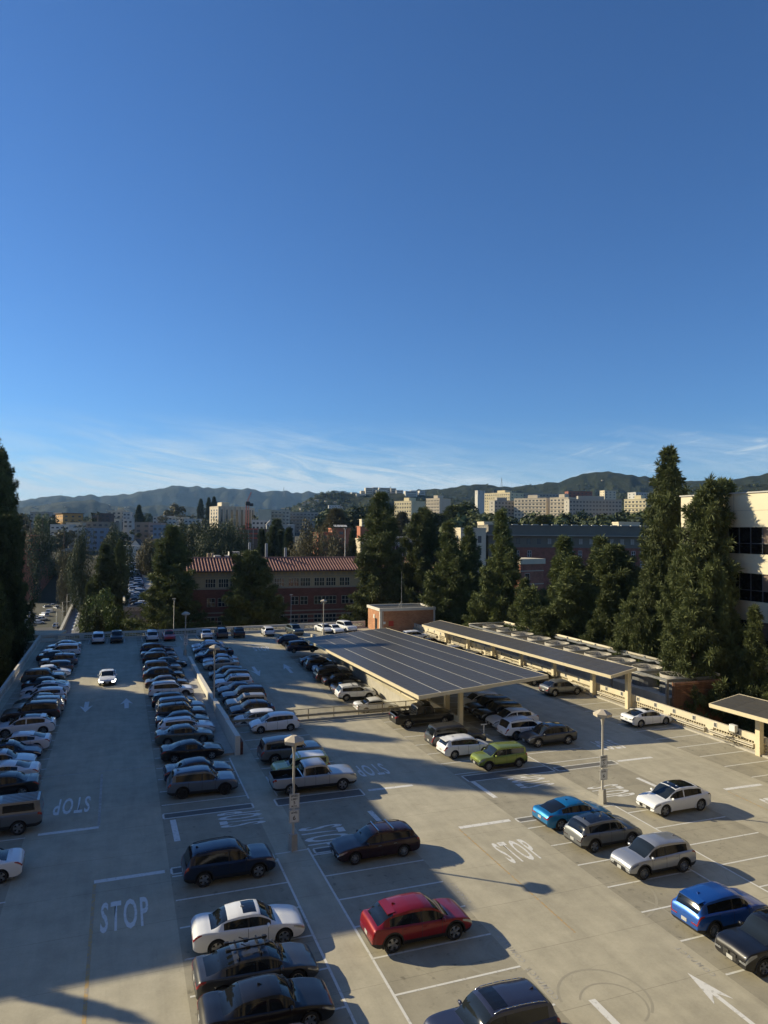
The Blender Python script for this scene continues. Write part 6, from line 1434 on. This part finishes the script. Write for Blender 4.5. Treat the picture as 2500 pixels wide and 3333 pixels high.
q = MB(); dn = dirv.normalized()*.25; q.hexa([A-dn, A+side*wdt-dn, A+side*wdt+dn, A+dn, A-dn+up, A+side*wdt-dn+up, A+side*wdt+dn+up, A+dn+up]); q.build('parapet', M_CREAM, cpk)
f0 = A-dirv.normalized()*.4; la = math.atan2(side.y, side.x)
q = MB()
for i in range(15): q.box(i*.45, i*.45+.10, -.1, .1, -6.5, -2.2)
for j in range(9): q.box(0, 6.4, -.12, .12, -6.5+j*.52, -6.4+j*.52)
q.build('lattice_screen', M_CREAM, cpk, tuple(f0+side*2.5), (0, 0, la)); q = MB(); q.box(0, 6.4, .05, .15, -6.5, -2.2); q.build('shade_panel', M_BLACK, cpk, tuple(f0+side*2.5), (0, 0, la))  # solid black panel stands in for the shaded interior behind the screen
random.seed(9); hd = math.degrees(math.atan2(side.y, side.x)); cc = ['black', 'darkgrey', 'white', 'silver', 'navy', 'grey', 'pearl', 'slate', 'black']
for i in range(34):
    t = (i+.8)/35; p = A+dirv*t+side*3.6
    kk_, c_ = random.choice(('sedan', 'suv', 'hatch', 'crossover')), random.choice(cc)
    add_car(kk_, c_, p.x, p.y, hd+(180 if i % 3 else 0), '%s %s in the %s of the long row on the second car park' % (c_.replace('darkgrey', 'dark grey'), 'SUV' if kk_ == 'suv' else kk_, ('nearest quarter', 'nearer half', 'farther half', 'farthest quarter')[min(3, int(t*4))]), p.z+.05, 0, 'cars on the second car park roof', simple=True)
for i in range(5):
    t = .80+.045*i; p = A+dirv*t+side*(13.5+.8*i); add_car('suv', ('white', 'silver', 'white', 'pearl', 'silver')[i], p.x, p.y, hd, 'pale car near the white trailer on the second car park', p.z+.05, 0, 'pale cars by the trailer', simple=True)
tr_, h_ = block(437, 1815, 285, 12, 3, 0, WHT, 'long low white trailer at the back of the second car park', base=0.0, par=.15, name='trailer', cat='trailer')
tr_, h_ = block(628, 1814, 270, 6, 3, 0, WHT, 'white box trailer left of the tiled roof', base=0.0, par=.15, name='trailer', cat='trailer')

# street, raised road and brick lattice building on the left
M_ASPH = mat('asphalt', (0.060, 0.060, 0.062), .9, var=.2, scale=.3)
q = MB(); S_ = [(-66, 205), (-2, 205), (-6, 262), (-22, 420), (-62, 440), (-95, 330)]; q.poly([(x, y, -17.95) for x, y in S_]); q.build('street', M_ASPH, kind='structure')
pr0, pr1 = at(195, 2066, 196), at(280, 1876, 405); pq0, pq1 = at(262, 2066, 197), at(300, 1876, 405)
for v in (pr0, pq0): v.z = -11.8
for v in (pr1, pq1): v.z = -10.5
q = MB(); q.hexa([(pr0.x, pr0.y, -18), (pq0.x, pq0.y, -18), (pq1.x, pq1.y, -18), (pr1.x, pr1.y, -18), pr0, pq0, pq1, pr1]); q.build('raised_road', mat('raised_road_surface', (.15, .15, .15), .85, var=.15, scale=.3), kind='structure')
q = MB(); n_ = (pr1-pr0); n_ = Vector((-n_.y, n_.x, 0)).normalized()*.35; up = Vector((0, 0, 1.3)); q.hexa([pr0+n_, pr0-n_, pr1-n_, pr1+n_, pr0+n_+up, pr0-n_+up, pr1-n_+up, pr1+n_+up]); o = q.build('road_wall', M_CONC); tag(o, 'pale parapet wall along the left side of the raised road', 'wall')
for i in range(9):
    t = .05+.035*i; a = pr0.lerp(pr1, t); b2 = pq0.lerp(pq1, t); c_ = a.lerp(b2, .52); q = MB(); q.box(-.35, .35, -1.6, 1.6, 0, .01); q.build('crosswalk_stripe', MSB, None, (c_.x, c_.y, c_.z+.02), (0, 0, math.atan2((pr1-pr0).y, (pr1-pr0).x)+math.pi/2), kind='structure')
for i in range(8):
    p = pr0.lerp(pr1, .04+.12*i); pole(p.x-1.5, p.y, -18, 18+p.z+5.5, ('grey one armed street lamp along the raised road, '+('nearest', 'second', 'third', 'fourth', 'fifth', 'sixth', 'seventh', 'farthest')[i]+' of the eight'), 1.6, r0=.12)['group'] = 'street lamps along the raised road'
lt = empty('lattice_building', (0, 0, 0), 0, 'dark brick building with a steel lattice over its long glass face, left of the street', 'building')
c0 = at(117, 1963, 335); c1 = at(174, 1937, 372); c2 = at(212, 1937, 372); c3 = at(81, 1963, 335); zt0 = at(117, 1830, 335).z; zt1 = at(174, 1812, 372).z; ztb = at(190, 1826, 372).z
M_CURW = mat('curtain_glass', (.018, .022, .028), .18, 0, 0, .8)
def vwall(nm, a, b2, z0, z1, m, th=.4):
    q = MB(); d = (b2-a); n_ = Vector((-d.y, d.x, 0)).normalized()*th; q.hexa([(a.x, a.y, z0), (b2.x, b2.y, z0), (b2.x+n_.x, b2.y+n_.y, z0), (a.x+n_.x, a.y+n_.y, z0), (a.x, a.y, z1), (b2.x, b2.y, z1), (b2.x+n_.x, b2.y+n_.y, z1), (a.x+n_.x, a.y+n_.y, z1)]); return q.build(nm, m, lt)
vwall('glass_face', c0, c1, -15.5, zt0, M_CURW); vwall('base_wall', c0, c1, -18, -15.6, M_BLACK, .3); vwall('brick_wall', c1, c2, -18, ztb, M_BRICKR, 18); vwall('brick_wall', c3, c0, -18, zt0-1, M_BRICKR, 30)
d_ = (c1-c0); L_ = Vector((d_.x, d_.y)).length; a_ = math.atan2(d_.y, d_.x)
for i in range(8): q = MB(); q.box(-.12, .12, -1.2, -1.0, -15.5, zt0+(1.5 if i > 2 else 0)); q.build('lattice_post', M_STEEL, lt, (c0.x+d_.x*i/7, c0.y+d_.y*i/7, 0), (0, 0, a_))
for j in range(5): q = MB(); q.box(0, L_, -1.15, -1.0, 0, .22); q.build('lattice_rail', M_STEEL, lt, (c0.x, c0.y, -15+j*(zt0+15)/4), (0, 0, a_))
vans = [('van', 'white', 84, 2029, 258, 5, 'white panel van parked by the dark street'), ('pickup', 'white', 64, 2042, 248, 5, 'white pickup partly behind pines in front of the panel van'), ('pickup', 'white', 134, 2015, 265, 62, 'white truck with open bed facing the camera on the street'), ('van', 'pearl', 144, 2001, 280, 120, 'white van behind the open bed truck'), ('van', 'white', 163, 1990, 292, 75, 'white box truck parked below the lattice building'), ('suv', 'silver', 182, 2035, 248, 85, 'small pale utility cart driving on the street'), ('suv', 'grey', 158, 1975, 310, 30, 'grey car in the far left street row'), ('sedan', 'pearl', 172, 1968, 318, 30, 'pale sedan far down the left street'), ('pickup', 'silver', 186, 1978, 300, 110, 'silver pickup far down the left street')]
for (k, c, px, py, d, hd_, lab) in vans:
    p = at(px, py, d); rr_ = ray(px, py+8); t = (-18-CAM_H)/rr_.z; x, y = rr_.x*t, rr_.y*t; add_car(k, c, x, y, hd_, lab, -17.9, 0, 'vehicles on the left street', simple=True, cat='van' if k == 'van' else ('truck' if k == 'pickup' else 'car'))
for i in range(16): add_car(random.choice(('sedan', 'suv', 'hatch')), random.choice(cc), -28-10*(i % 2)-i*.9, 292+i*4.9, 15+random.uniform(-8, 8), 'small car parked along the far end of the left street', -17.9, 0, 'cars at the far end of the left street', simple=True)
bb, _ = block(78, 2072, 122, 5.5, 5, 10, CRM, 'small cream plant box outside the left corner of the deck', base=-18, par=.3); bb, _ = block(64, 2095, 112, 4, 4, 10, CRM, 'lower cream block beside the left corner of the deck', base=-18, par=.2)

# town on the left: px, ytop, depth, width, depth of block, turn, wall, floors, columns, label
TOWN = [
 (205, 1673, 560, 15, 22, 38, ORG, 4, 3, 4, 'orange apartment block with a dark flat overhanging roof'),
 (301, 1672, 545, 12.5, 14, 6, BRD, 4, 4, 2, 'dark brown apartment block with balcony lines right of the orange one'),
 (349, 1663, 600, 15, 12, 10, BEI, 4, 4, 2, 'beige block on the skyline right of the brown apartments'),
 (400, 1668, 590, 6, 10, 10, WHT, 3, 2, 2, 'slim pale block next to the beige skyline block'),
 (425, 1672, 610, 5, 10, 10, WHT, 2, 2, 1, 'small white block left of the pointed conifer'),
 (98, 1668, 630, 16, 12, 12, GRY, 4, 5, 2, 'grey white block near the left edge pines'),
 (146, 1670, 680, 16, 12, 6, WHT, 3, 6, 2, 'long pale apartment block far left'),
 (164, 1709, 430, 11, 12, 6, WHT, 4, 4, 2, 'white apartment block with balconies below the orange block'),
 (224, 1720, 405, 7.5, 12, 6, WHT, 3, 3, 2, 'square white apartment block right of the balconies'),
 (215, 1703, 450, 10, 10, 12, BEI, 3, 3, 2, 'beige stepped house behind the white square block'),
 (277, 1721, 400, 11, 12, 6, BLG, 4, 3, 2, 'grey white apartment block with a white plane wall at its right'),
 (262, 1700, 470, 22, 10, 4, TAU, 2, 6, 2, 'low dark terrace behind the grey white block'),
 (372, 1690, 480, 4, 6, 10, BEI, 1, 1, 1, 'small beige rooftop room'),
 (402, 1690, 490, 6, 8, 10, WHT, 2, 2, 1, 'white low house right of the beige rooftop room'),
 (438, 1702, 430, 9, 12, 14, TAU, 5, 2, 2, 'taupe tower like block in the middle of the town'),
 (485, 1704, 425, 7, 10, 0, PNK, 4, 2, 1, 'pinkish block with open balconies'),
 (498, 1711, 395, 10, 12, 6, BLG, 4, 4, 2, 'blue grey apartment block beside the big wide pine'),
 (498, 1681, 600, 16, 12, 4, WHT, 2, 5, 2, 'long white low block on the town skyline'),
 (532, 1693, 560, 10, 12, 4, WHT, 2, 3, 2, 'white block above the big wide pine'),
 (560, 1684, 590, 12, 12, 4, BEI, 2, 4, 2, 'beige low block right of the big wide pine top'),
 (600, 1690, 570, 12, 12, 4, WHT, 2, 4, 2, 'white low block at the foot of the tall slab'),
 (841, 1660, 600, 10.5, 12, 4, CRM, 6, 0, 2, 'plain cream wall block right of the red crane'),
 (881, 1662, 610, 16, 12, 4, BEI, 6, 5, 1, 'beige balcony apartments next to the plain cream wall'),
 (940, 1668, 640, 26, 12, 4, GRY, 6, 8, 1, 'grey slab behind trees right of the beige balconies'),
 (820, 1694, 480, 13, 10, 10, WHT, 3, 5, 2, 'white houses with dark windows right of the crane mast'),
 (913, 1712, 420, 8, 10, 8, WHT, 2, 3, 1, 'low white house with stepped roof right of the conifers'),
 (938, 1709, 425, 4, 8, 8, WHT, 3, 1, 1, 'white stair tower of the stepped house'),
 (60, 1745, 330, 7, 9, 10, TER, 3, 2, 2, 'terracotta house beside the left edge pines'),
 (173, 1788, 392, 10, 10, 10, WHT, 2, 2, 2, 'white house at the foot of the brown tree, left'),
 (395, 1780, 320, 8.5, 9, 8, WHT, 4, 3, 2, 'white house of several storeys left of the olive brown tree'),
 (1036, 1735, 330, 6.4, 9, 20, TER, 3, 1, 2, 'lower terracotta block half behind olive trees'),
 (1081, 1722, 330, 8.8, 10, 14, TER, 4, 1, 1, 'tall terracotta block with solar tubes on its roof'),
 (1173, 1716, 345, 6, 8, 14, TER, 3, 0, 0, 'small bright terracotta wall left of the tallest central pine'),
 (1173, 1757, 240, 3, 6, 18, CRM, 2, 0, 0, 'cream slab wall left of the tallest central pine'),
 (1265, 1755, 236, 8.5, 10, 2, WHT, 2, 0, 0, 'white modern building with a tall glass front behind the pines'),
 (1178, 1692, 420, 3, 7, 14, CRM, 2, 0, 0, 'cream gable peeking out left of the central pine'),
 (1475, 1736, 260, 8, 8, 4, GRY, 3, 2, 1, 'plain grey block between pines left of the cream building end'),
 (1070, 1645, 1250, 20, 12, 10, WHT, 2, 4, 1, 'long white villa on the wooded slope'),
 (1130, 1672, 700, 10, 8, 10, WHT, 1, 3, 1, 'white low pavilion in the trees'),
 (1048, 1678, 640, 12, 9, 10, WHT, 2, 3, 1, 'white villa among trees right of the grey slab'),
 # hillside dormitories
 (1277+62, 1632, 560, 17, 17.5, 48, YEL, 9, 0, 7, 'nearest yellow dormitory tower with shaded right face'),
 (1431, 1623, 640, 16, 16, 46, BEI, 8, 0, 9, 'second beige dormitory tower behind the nearest one'),
 (1660, 1604, 760, 25, 34, 44, YEL, 7, 3, 12, 'high yellow dormitory with rooftop units'),
 (1610, 1630, 620, 20, 9, 22, GRY, 6, 6, 1, 'plain grey dormitory wing before the high yellow one'),
 (1778, 1622, 600, 10, 30, 52, BEI, 7, 0, 9, 'broad pale dormitory with blank upper wall'),
 (1850, 1620, 580, 14, 17, 46, BEI, 7, 0, 5, 'pale dormitory with stepped roof in the middle of the hill'),
 (1853, 1626, 565, 42, 14, 2, GRY, 6, 16, 1, 'long shaded dormitory slab with four window rows'),
 (2103, 1625, 520, 12, 17, 44, YEL, 6, 3, 6, 'yellow dormitory left of the tallest right hand pine'),
 (1702, 1607, 850, 55, 16, 2, GRY, 5, 14, 1, 'long low grey building on the upper campus'),
 (1850, 1600, 870, 30, 14, 4, M_BRICKR, 5, 6, 1, 'brick fronted building high on the campus'),
 (2070, 1603, 800, 18, 14, 20, WHT, 4, 5, 2, 'pale small building near the hill on the right'),
 (1968, 1597, 900, 16, 12, 12, CRM, 3, 3, 2, 'cream building among trees high on the campus'),
 (1555, 1597, 1200, 14, 10, 20, WHT, 2, 2, 1, 'tiny white building on the hill shoulder'),
]
def town_windows(r, w, dp, h, fl, cf, cl, d):
    fh = 3.0 if d < 700 else 3.2; z0 = max(0.0, h-fl*fh-.3)
    if cf: windows(r, 'f', w, dp, z0, fh, fl, cf, min(1.9, w/cf*.55), 1.35 if d < 500 else 1.2)
    if cl: windows(r, 'l', w, dp, z0, fh, fl, cl, min(2.0, dp/cl*.55), 1.35 if d < 500 else 1.2)
for (px, yt, d, w, dp, rz, m, fl, cf, cl, lab) in TOWN:
    r, h = block(px, yt, d, w, dp, rz, m, lab, par=.5)
    town_windows(r, w, dp, h, fl, cf, cl, d)
    if 'overhanging' in lab: box_part('flat_roof', r, -1.2, w+1.2, -1.2, dp+1.2, h+.5, h+.9, BRD)
    if 'balcon' in lab or 'balcony' in lab:
        for j in range(fl): q = MB(); q.box(.3, w*.7, -1.3, -.02, h-3*(j+1)-.1, h-3*(j+1)+.12); q.box(.3, w*.7, -1.32, -1.24, h-3*(j+1)+.12, h-3*(j+1)+1.0); q.build('balcony', m, r)
    if 'rooftop units' in lab or 'dormitory' in lab: box_part('penthouse', r, w*.2, w*.7, dp*.3, dp*.6, h+.5, h+3.2, m)
    if cl >= 5 and 'dormitory' in lab:
        for j in range(fl): box_part('sill_band', r, -.35, -.01, .2, dp-.2, h-.4-3.0*(j+1)+.02, h-.4-3.0*(j+1)+.5, m)
    if 'solar tubes' in lab:
        q = MB()
        for i in range(4): q.hexa([(1+i*1.6, 0, h+1), (2.4+i*1.6, 0, h+1), (2.4+i*1.6, 3, h+1.9), (1+i*1.6, 3, h+1.9), (1+i*1.6, 0, h+1.1), (2.4+i*1.6, 0, h+1.1), (2.4+i*1.6, 3, h+2.0), (1+i*1.6, 3, h+2.0)])
        q.build('solar_collector', WHT, r)
    if 'glass front' in lab: box_part('glass_front', r, 1, 7, -.06, 0, h-7, h-2.0, M_CURW); box_part('roof_canopy', r, -1, 9.5, -1.5, 8, h+.5, h+.8, WHT); [box_part('mullion', r, 1+i*1.2, 1.12+i*1.2, -.12, -.061, h-7, h-2, WHT) for i in range(6)]
# gabled houses and red roofed hall
def gable(px, yt, d, w, dp, rz, wall, roofm, label, wh=5, rh=2.6):
    p = at(px, yt, d); g = p.z-wh-rh; g = min(g, terr(p.x, p.y)+50); r = empty('gabled_house', (p.x, p.y, g), R_(rz-20.2), label, 'house'); b0 = -12
    q = MB(); q.box(0, w, 0, dp, b0, wh); q.poly([(0, 0, wh), (w, 0, wh), (w/2, 0, wh+rh)]); q.poly([(w, dp, wh), (0, dp, wh), (w/2, dp, wh+rh)]); q.build('wall', wall, r)
    q = MB()
    for s in (0, 1):
        x0, x1 = (-.4, w/2) if s == 0 else (w+.4, w/2); q.hexa([(x0, -.4, wh-.25), (x1, -.4, wh+rh), (x1, dp+.4, wh+rh), (x0, dp+.4, wh-.25), (x0, -.4, wh-.05), (x1, -.4, wh+rh+.2), (x1, dp+.4, wh+rh+.2), (x0, dp+.4, wh-.05)])
    q.build('roof', roofm, r); windows(r, 'f', w, dp, 0, 2.6, 2, 2, .9, 1.2); return r
M_DROOF = mat('dark_shingle_roof', (.05, .045, .04), .9)
gable(196, 1757, 402, 6.5, 8, 8, WHT, WHT, 'small white gabled house left of the far trees'); gable(205, 1776, 398, 9, 8, 20, WHT, BRD, 'white house with a brown roof before the brown tree')
gable(415, 1757, 325, 7, 9, 6, WHT, M_DROOF, 'white gabled house with a dark steep roof above the white storeys', 6, 4.2); gable(868, 1694, 470, 4.5, 6, 12, WHT, WHT, 'small white gabled house right of the crane')
r, h = block(1441, 1682, 480, 28, 12, 12, WHT, 'white hall with a low red tiled hip roof among the pines', par=.1, name='hall'); windows(r, 'f', 28, 12, h-6.5, 3.0, 2, 7, 1.3, 1.5)
q = MB(); q.poly([(-1, -1, h), (29, -1, h), (23, 6, h+3.0), (5, 6, h+3.0)]); q.poly([(-1, 13, h), (-1, -1, h), (5, 6, h+3.0)]); q.poly([(29, -1, h), (29, 13, h), (23, 6, h+3.0)]); q.poly([(29, 13, h), (-1, 13, h), (5, 6, h+3.0), (23, 6, h+3.0)]); q.build('hip_roof', TILE, r)
# tall slab with vertical fins
r, h = block(711, 1650, 620, 24, 26, 30, BEI, 'tall beige slab with vertical dark window slots left of the crane', par=.8)
for i in range(5): q = MB(); q.box(2.0+i*4.6, 4.0+i*4.6, -.06, .2, h-17, h-2); q.build('window_slot', M_WIN, r); box_part('fin', r, 1.2+i*4.6, 1.7+i*4.6, -.9, -.01, h-18, h+.6, BEI)
for i in range(3): q = MB(); q.box(-.06, .2, 3+i*8, 6+i*8, h-17, h-2); q.build('window_slot', M_WIN, r)
for i in range(3):
    for j in range(5): q = MB(); q.box(-.12, -.061, 3+i*8, 6+i*8, h-4.5-3*j, h-3.6-3*j); q.build('spandrel', BEI, r)
box_part('penthouse', r, 4, 11, 4, 16, h+.8, h+4.3, CRM); box_part('wing', r, 18, 34, 3, 20, 0, h-.2, BEI)
for i in range(4): q = MB(); q.box(24.5+i*2.4, 25.6+i*2.4, 2.94, 3.2, h-17, h-2); q.build('window_slot', M_WIN, r)
r, h = block(420+0, 1655, 620, 4, 5, 10, CRM, 'slim cream tower on the town skyline'); r.location = at(384, 1655, 605); r.location.z -= h
# crane and construction floor
M_CRANE = mat('crane_red', (0.30, 0.045, 0.03), .6)
cp = at(806, 1640, 450); cr_ = empty('tower_crane', (cp.x, cp.y, 0), 0, 'red tower crane with raised jib over the construction floor', 'crane')
q = MB(); hh_ = cp.z
for (a, b2) in ((-.8, -.8), (.8, -.8), (.8, .8), (-.8, .8)): q.tube((a, b2, -5), (a, b2, hh_), .12, n=4)
k = 0; z = -5
while z < hh_-1.6: q.tube((-.8, -.8, z), (.8, -.8, z+1.6), .08, n=4); q.tube((.8, -.8, z), (-.8, -.8, z+1.6), .08, n=4); q.tube((-.8, .8, z), (-.8, -.8, z+1.6), .08, n=4); q.tube((.8, -.8, z), (.8, .8, z+1.6), .08, n=4); z += 1.6
q.build('mast', M_CRANE, cr_); q = MB(); q.box(-1.4, 1.4, -1.2, 1.2, hh_-1, hh_+1.4); q.box(1.4, 3.4, -1, 1, hh_-1.4, hh_+.4); q.build('cab', M_BLACK, cr_)
q = MB()
for o_ in (-.45, .45): q.tube((-.3+o_, 0, hh_+1), (2.2+o_*.4, 0, hh_+7.5), .15, n=4)
for i in range(6): t = i/6; q.tube((-.75+2.7*t, 0, hh_+1+6.5*t), (.15+2.4*t+.2, 0, hh_+1+6.5*(t+.12)), .1, n=4)
q.build('jib', M_CRANE, cr_)
r, h = block(777, 1722, 445, 20, 14, 6, BRD, 'unfinished concrete construction floor with red barriers under the crane', par=.3); M_BARR = mat('red_barrier', (.34, .07, .04), .7)
for j in range(3): q = MB(); q.box(-.2, 12, -.3, -.1, h-.4-2.8*j, h+.5-2.8*j); q.build('safety_barrier', M_BARR, r)
for i in range(7): q = MB(); q.box(i*3-.2, i*3+.2, -.5, -.31, 0, h); q.build('prop', GRY, r)
# museum on its hill
gt = empty('hilltop_museum', (0, 0, 0), 0, 'pale stone museum complex crowning the wooded hill', 'museum'); STN = bcol('travertine', (.50, .45, .36))
for (x0, x1, yt, yb, dz, m) in ((1145, 1162, 1602, 1618, 1560, WHT), (1160, 1192, 1607, 1618, 1540, STN), (1175, 1192, 1597, 1612, 1580, STN), (1190, 1214, 1587, 1612, 1570, STN), (1214, 1231, 1586, 1616, 1585, STN), (1225, 1262, 1595, 1612, 1560, STN), (1234, 1273, 1587, 1606, 1600, STN), (1273, 1290, 1589, 1606, 1590, GRY), (1290, 1313, 1595, 1614, 1580, WHT), (1320, 1360, 1598, 1620, 1540, WHT), (1338, 1372, 1596, 1612, 1570, WHT), (1366, 1385, 1597, 1618, 1550, WHT), (1222, 1238, 1610, 1617, 1530, WHT)):
    dz *= 1.125; a = at(x0, yt, dz); b2 = at(x1, yt, dz); w_ = (b2-a).length; q = MB(); ht = (yb-yt)*dz/FPX+25; q.box(0, w_, 0, 22, -ht, 0); wl = q.build('wing', m, gt, tuple(a), (0, 0, R_(-20.2+10)))
    nrow = max(1, int((yb-yt)/6))
    for j in range(nrow): q = MB(); q.box(w_*.12, w_*.88, -.3, .5, -4.2-4.2*j, -2.4-4.2*j); q.build('window_band', M_WIN, wl)
# small houses on the far slopes
q = MB(); q.box(-1, 1, -1, 1, -1.5, 1); q.hexa([(-1.15, -1.15, 1), (1.15, -1.15, 1), (1.15, 1.15, 1), (-1.15, 1.15, 1), (-.5, 0, 1.6), (.5, 0, 1.6), (.5, .02, 1.6), (-.5, .02, 1.6)], 1); q.box(-.6, -.1, -1.02, -.9, -.3, .4, 2); q.box(.2, .7, -1.02, -.9, -.3, .4, 2)
hmesh = q.mesh('far_house', [BEI, TAU, M_WIN]); random.seed(21)
dg = bpy.context.evaluated_depsgraph_get(); bpy.context.view_layer.update()
def drop_to_hill(px, py):
    rr_ = ray(px, py); hit = SC.ray_cast(bpy.context.evaluated_depsgraph_get(), Vector((0, 0, CAM_H))+rr_*300, rr_.normalized(), distance=9000)
    return hit
for i in range(54):
    px, py = (random.uniform(900, 1120), random.uniform(1628, 1672)) if i < 34 else ((random.uniform(100, 460), random.uniform(1638, 1662)) if i < 46 else (random.uniform(1900, 2460), random.uniform(1562, 1598)))
    h_ = drop_to_hill(px, py)
    if not h_[0] or 'hill' not in h_[4].name and h_[4].name not in ('ground', 'foothills'): continue
    p = h_[1]; dd = p.length; s = min(3.4, dd*.0015)*random.uniform(.6, 1.2); o = link('house', hmesh, None, (p.x, p.y, p.z+s*.5), (0, 0, random.uniform(-.9, .3)), (s*random.uniform(1, 1.8), s, s*.6)); tag(o, 'tiny pale house on the distant slopes', 'house', 'houses on the distant slopes')
for (px, yt, d) in ((1633, 1555, 2650), (1606, 1596, 1500), (1272, 1583, 2900), (924, 1585, 5500)):
    p = at(px, yt, d); q = MB(); hh_ = d*.014
    for a in (-1, 1): q.tube((a*hh_*.12, 0, -hh_), (0, 0, 0), hh_*.012, n=4)
    q.tube((0, 0, -hh_), (0, 0, hh_*.05), hh_*.01, n=4); o = q.build('radio_mast', M_STEELD, None, tuple(p)); tag(o, 'thin radio mast on the skyline seen above the hills', 'mast', 'masts on the skyline')
# the building the picture is taken from, behind the camera
ob = empty('tall_building', (-60, -44, -18), 0, 'tall tan building with window bands that the picture is taken from', 'building')
box_part('wall', ob, 0, 150, 0, 41, 0, 58, bcol('tan_panel', (.24, .20, .15)))
for j in range(13): box_part('window_band', ob, 1, 149, 41.002, 41.1, 2.0+4.3*j, 4.1+4.3*j, M_WIN)
# haze
q = MB(); q.box(-9000, 9000, -900, 9500, -60, 560); hz = q.mesh('haze', [])
hm = bpy.data.materials.new('haze_volume'); hm.use_nodes = True; nt = hm.node_tree; nt.nodes.clear(); o1 = nt.nodes.new('ShaderNodeOutputMaterial'); v1 = nt.nodes.new('ShaderNodeVolumePrincipled'); v1.inputs['Color'].default_value = (.36, .62, 1, 1); v1.inputs['Density'].default_value = 0.000045; v1.inputs['Anisotropy'].default_value = .2
nt.links.new(v1.outputs[0], o1.inputs['Volume']); hz.materials.append(hm); ho = link('haze', hz, kind='stuff')
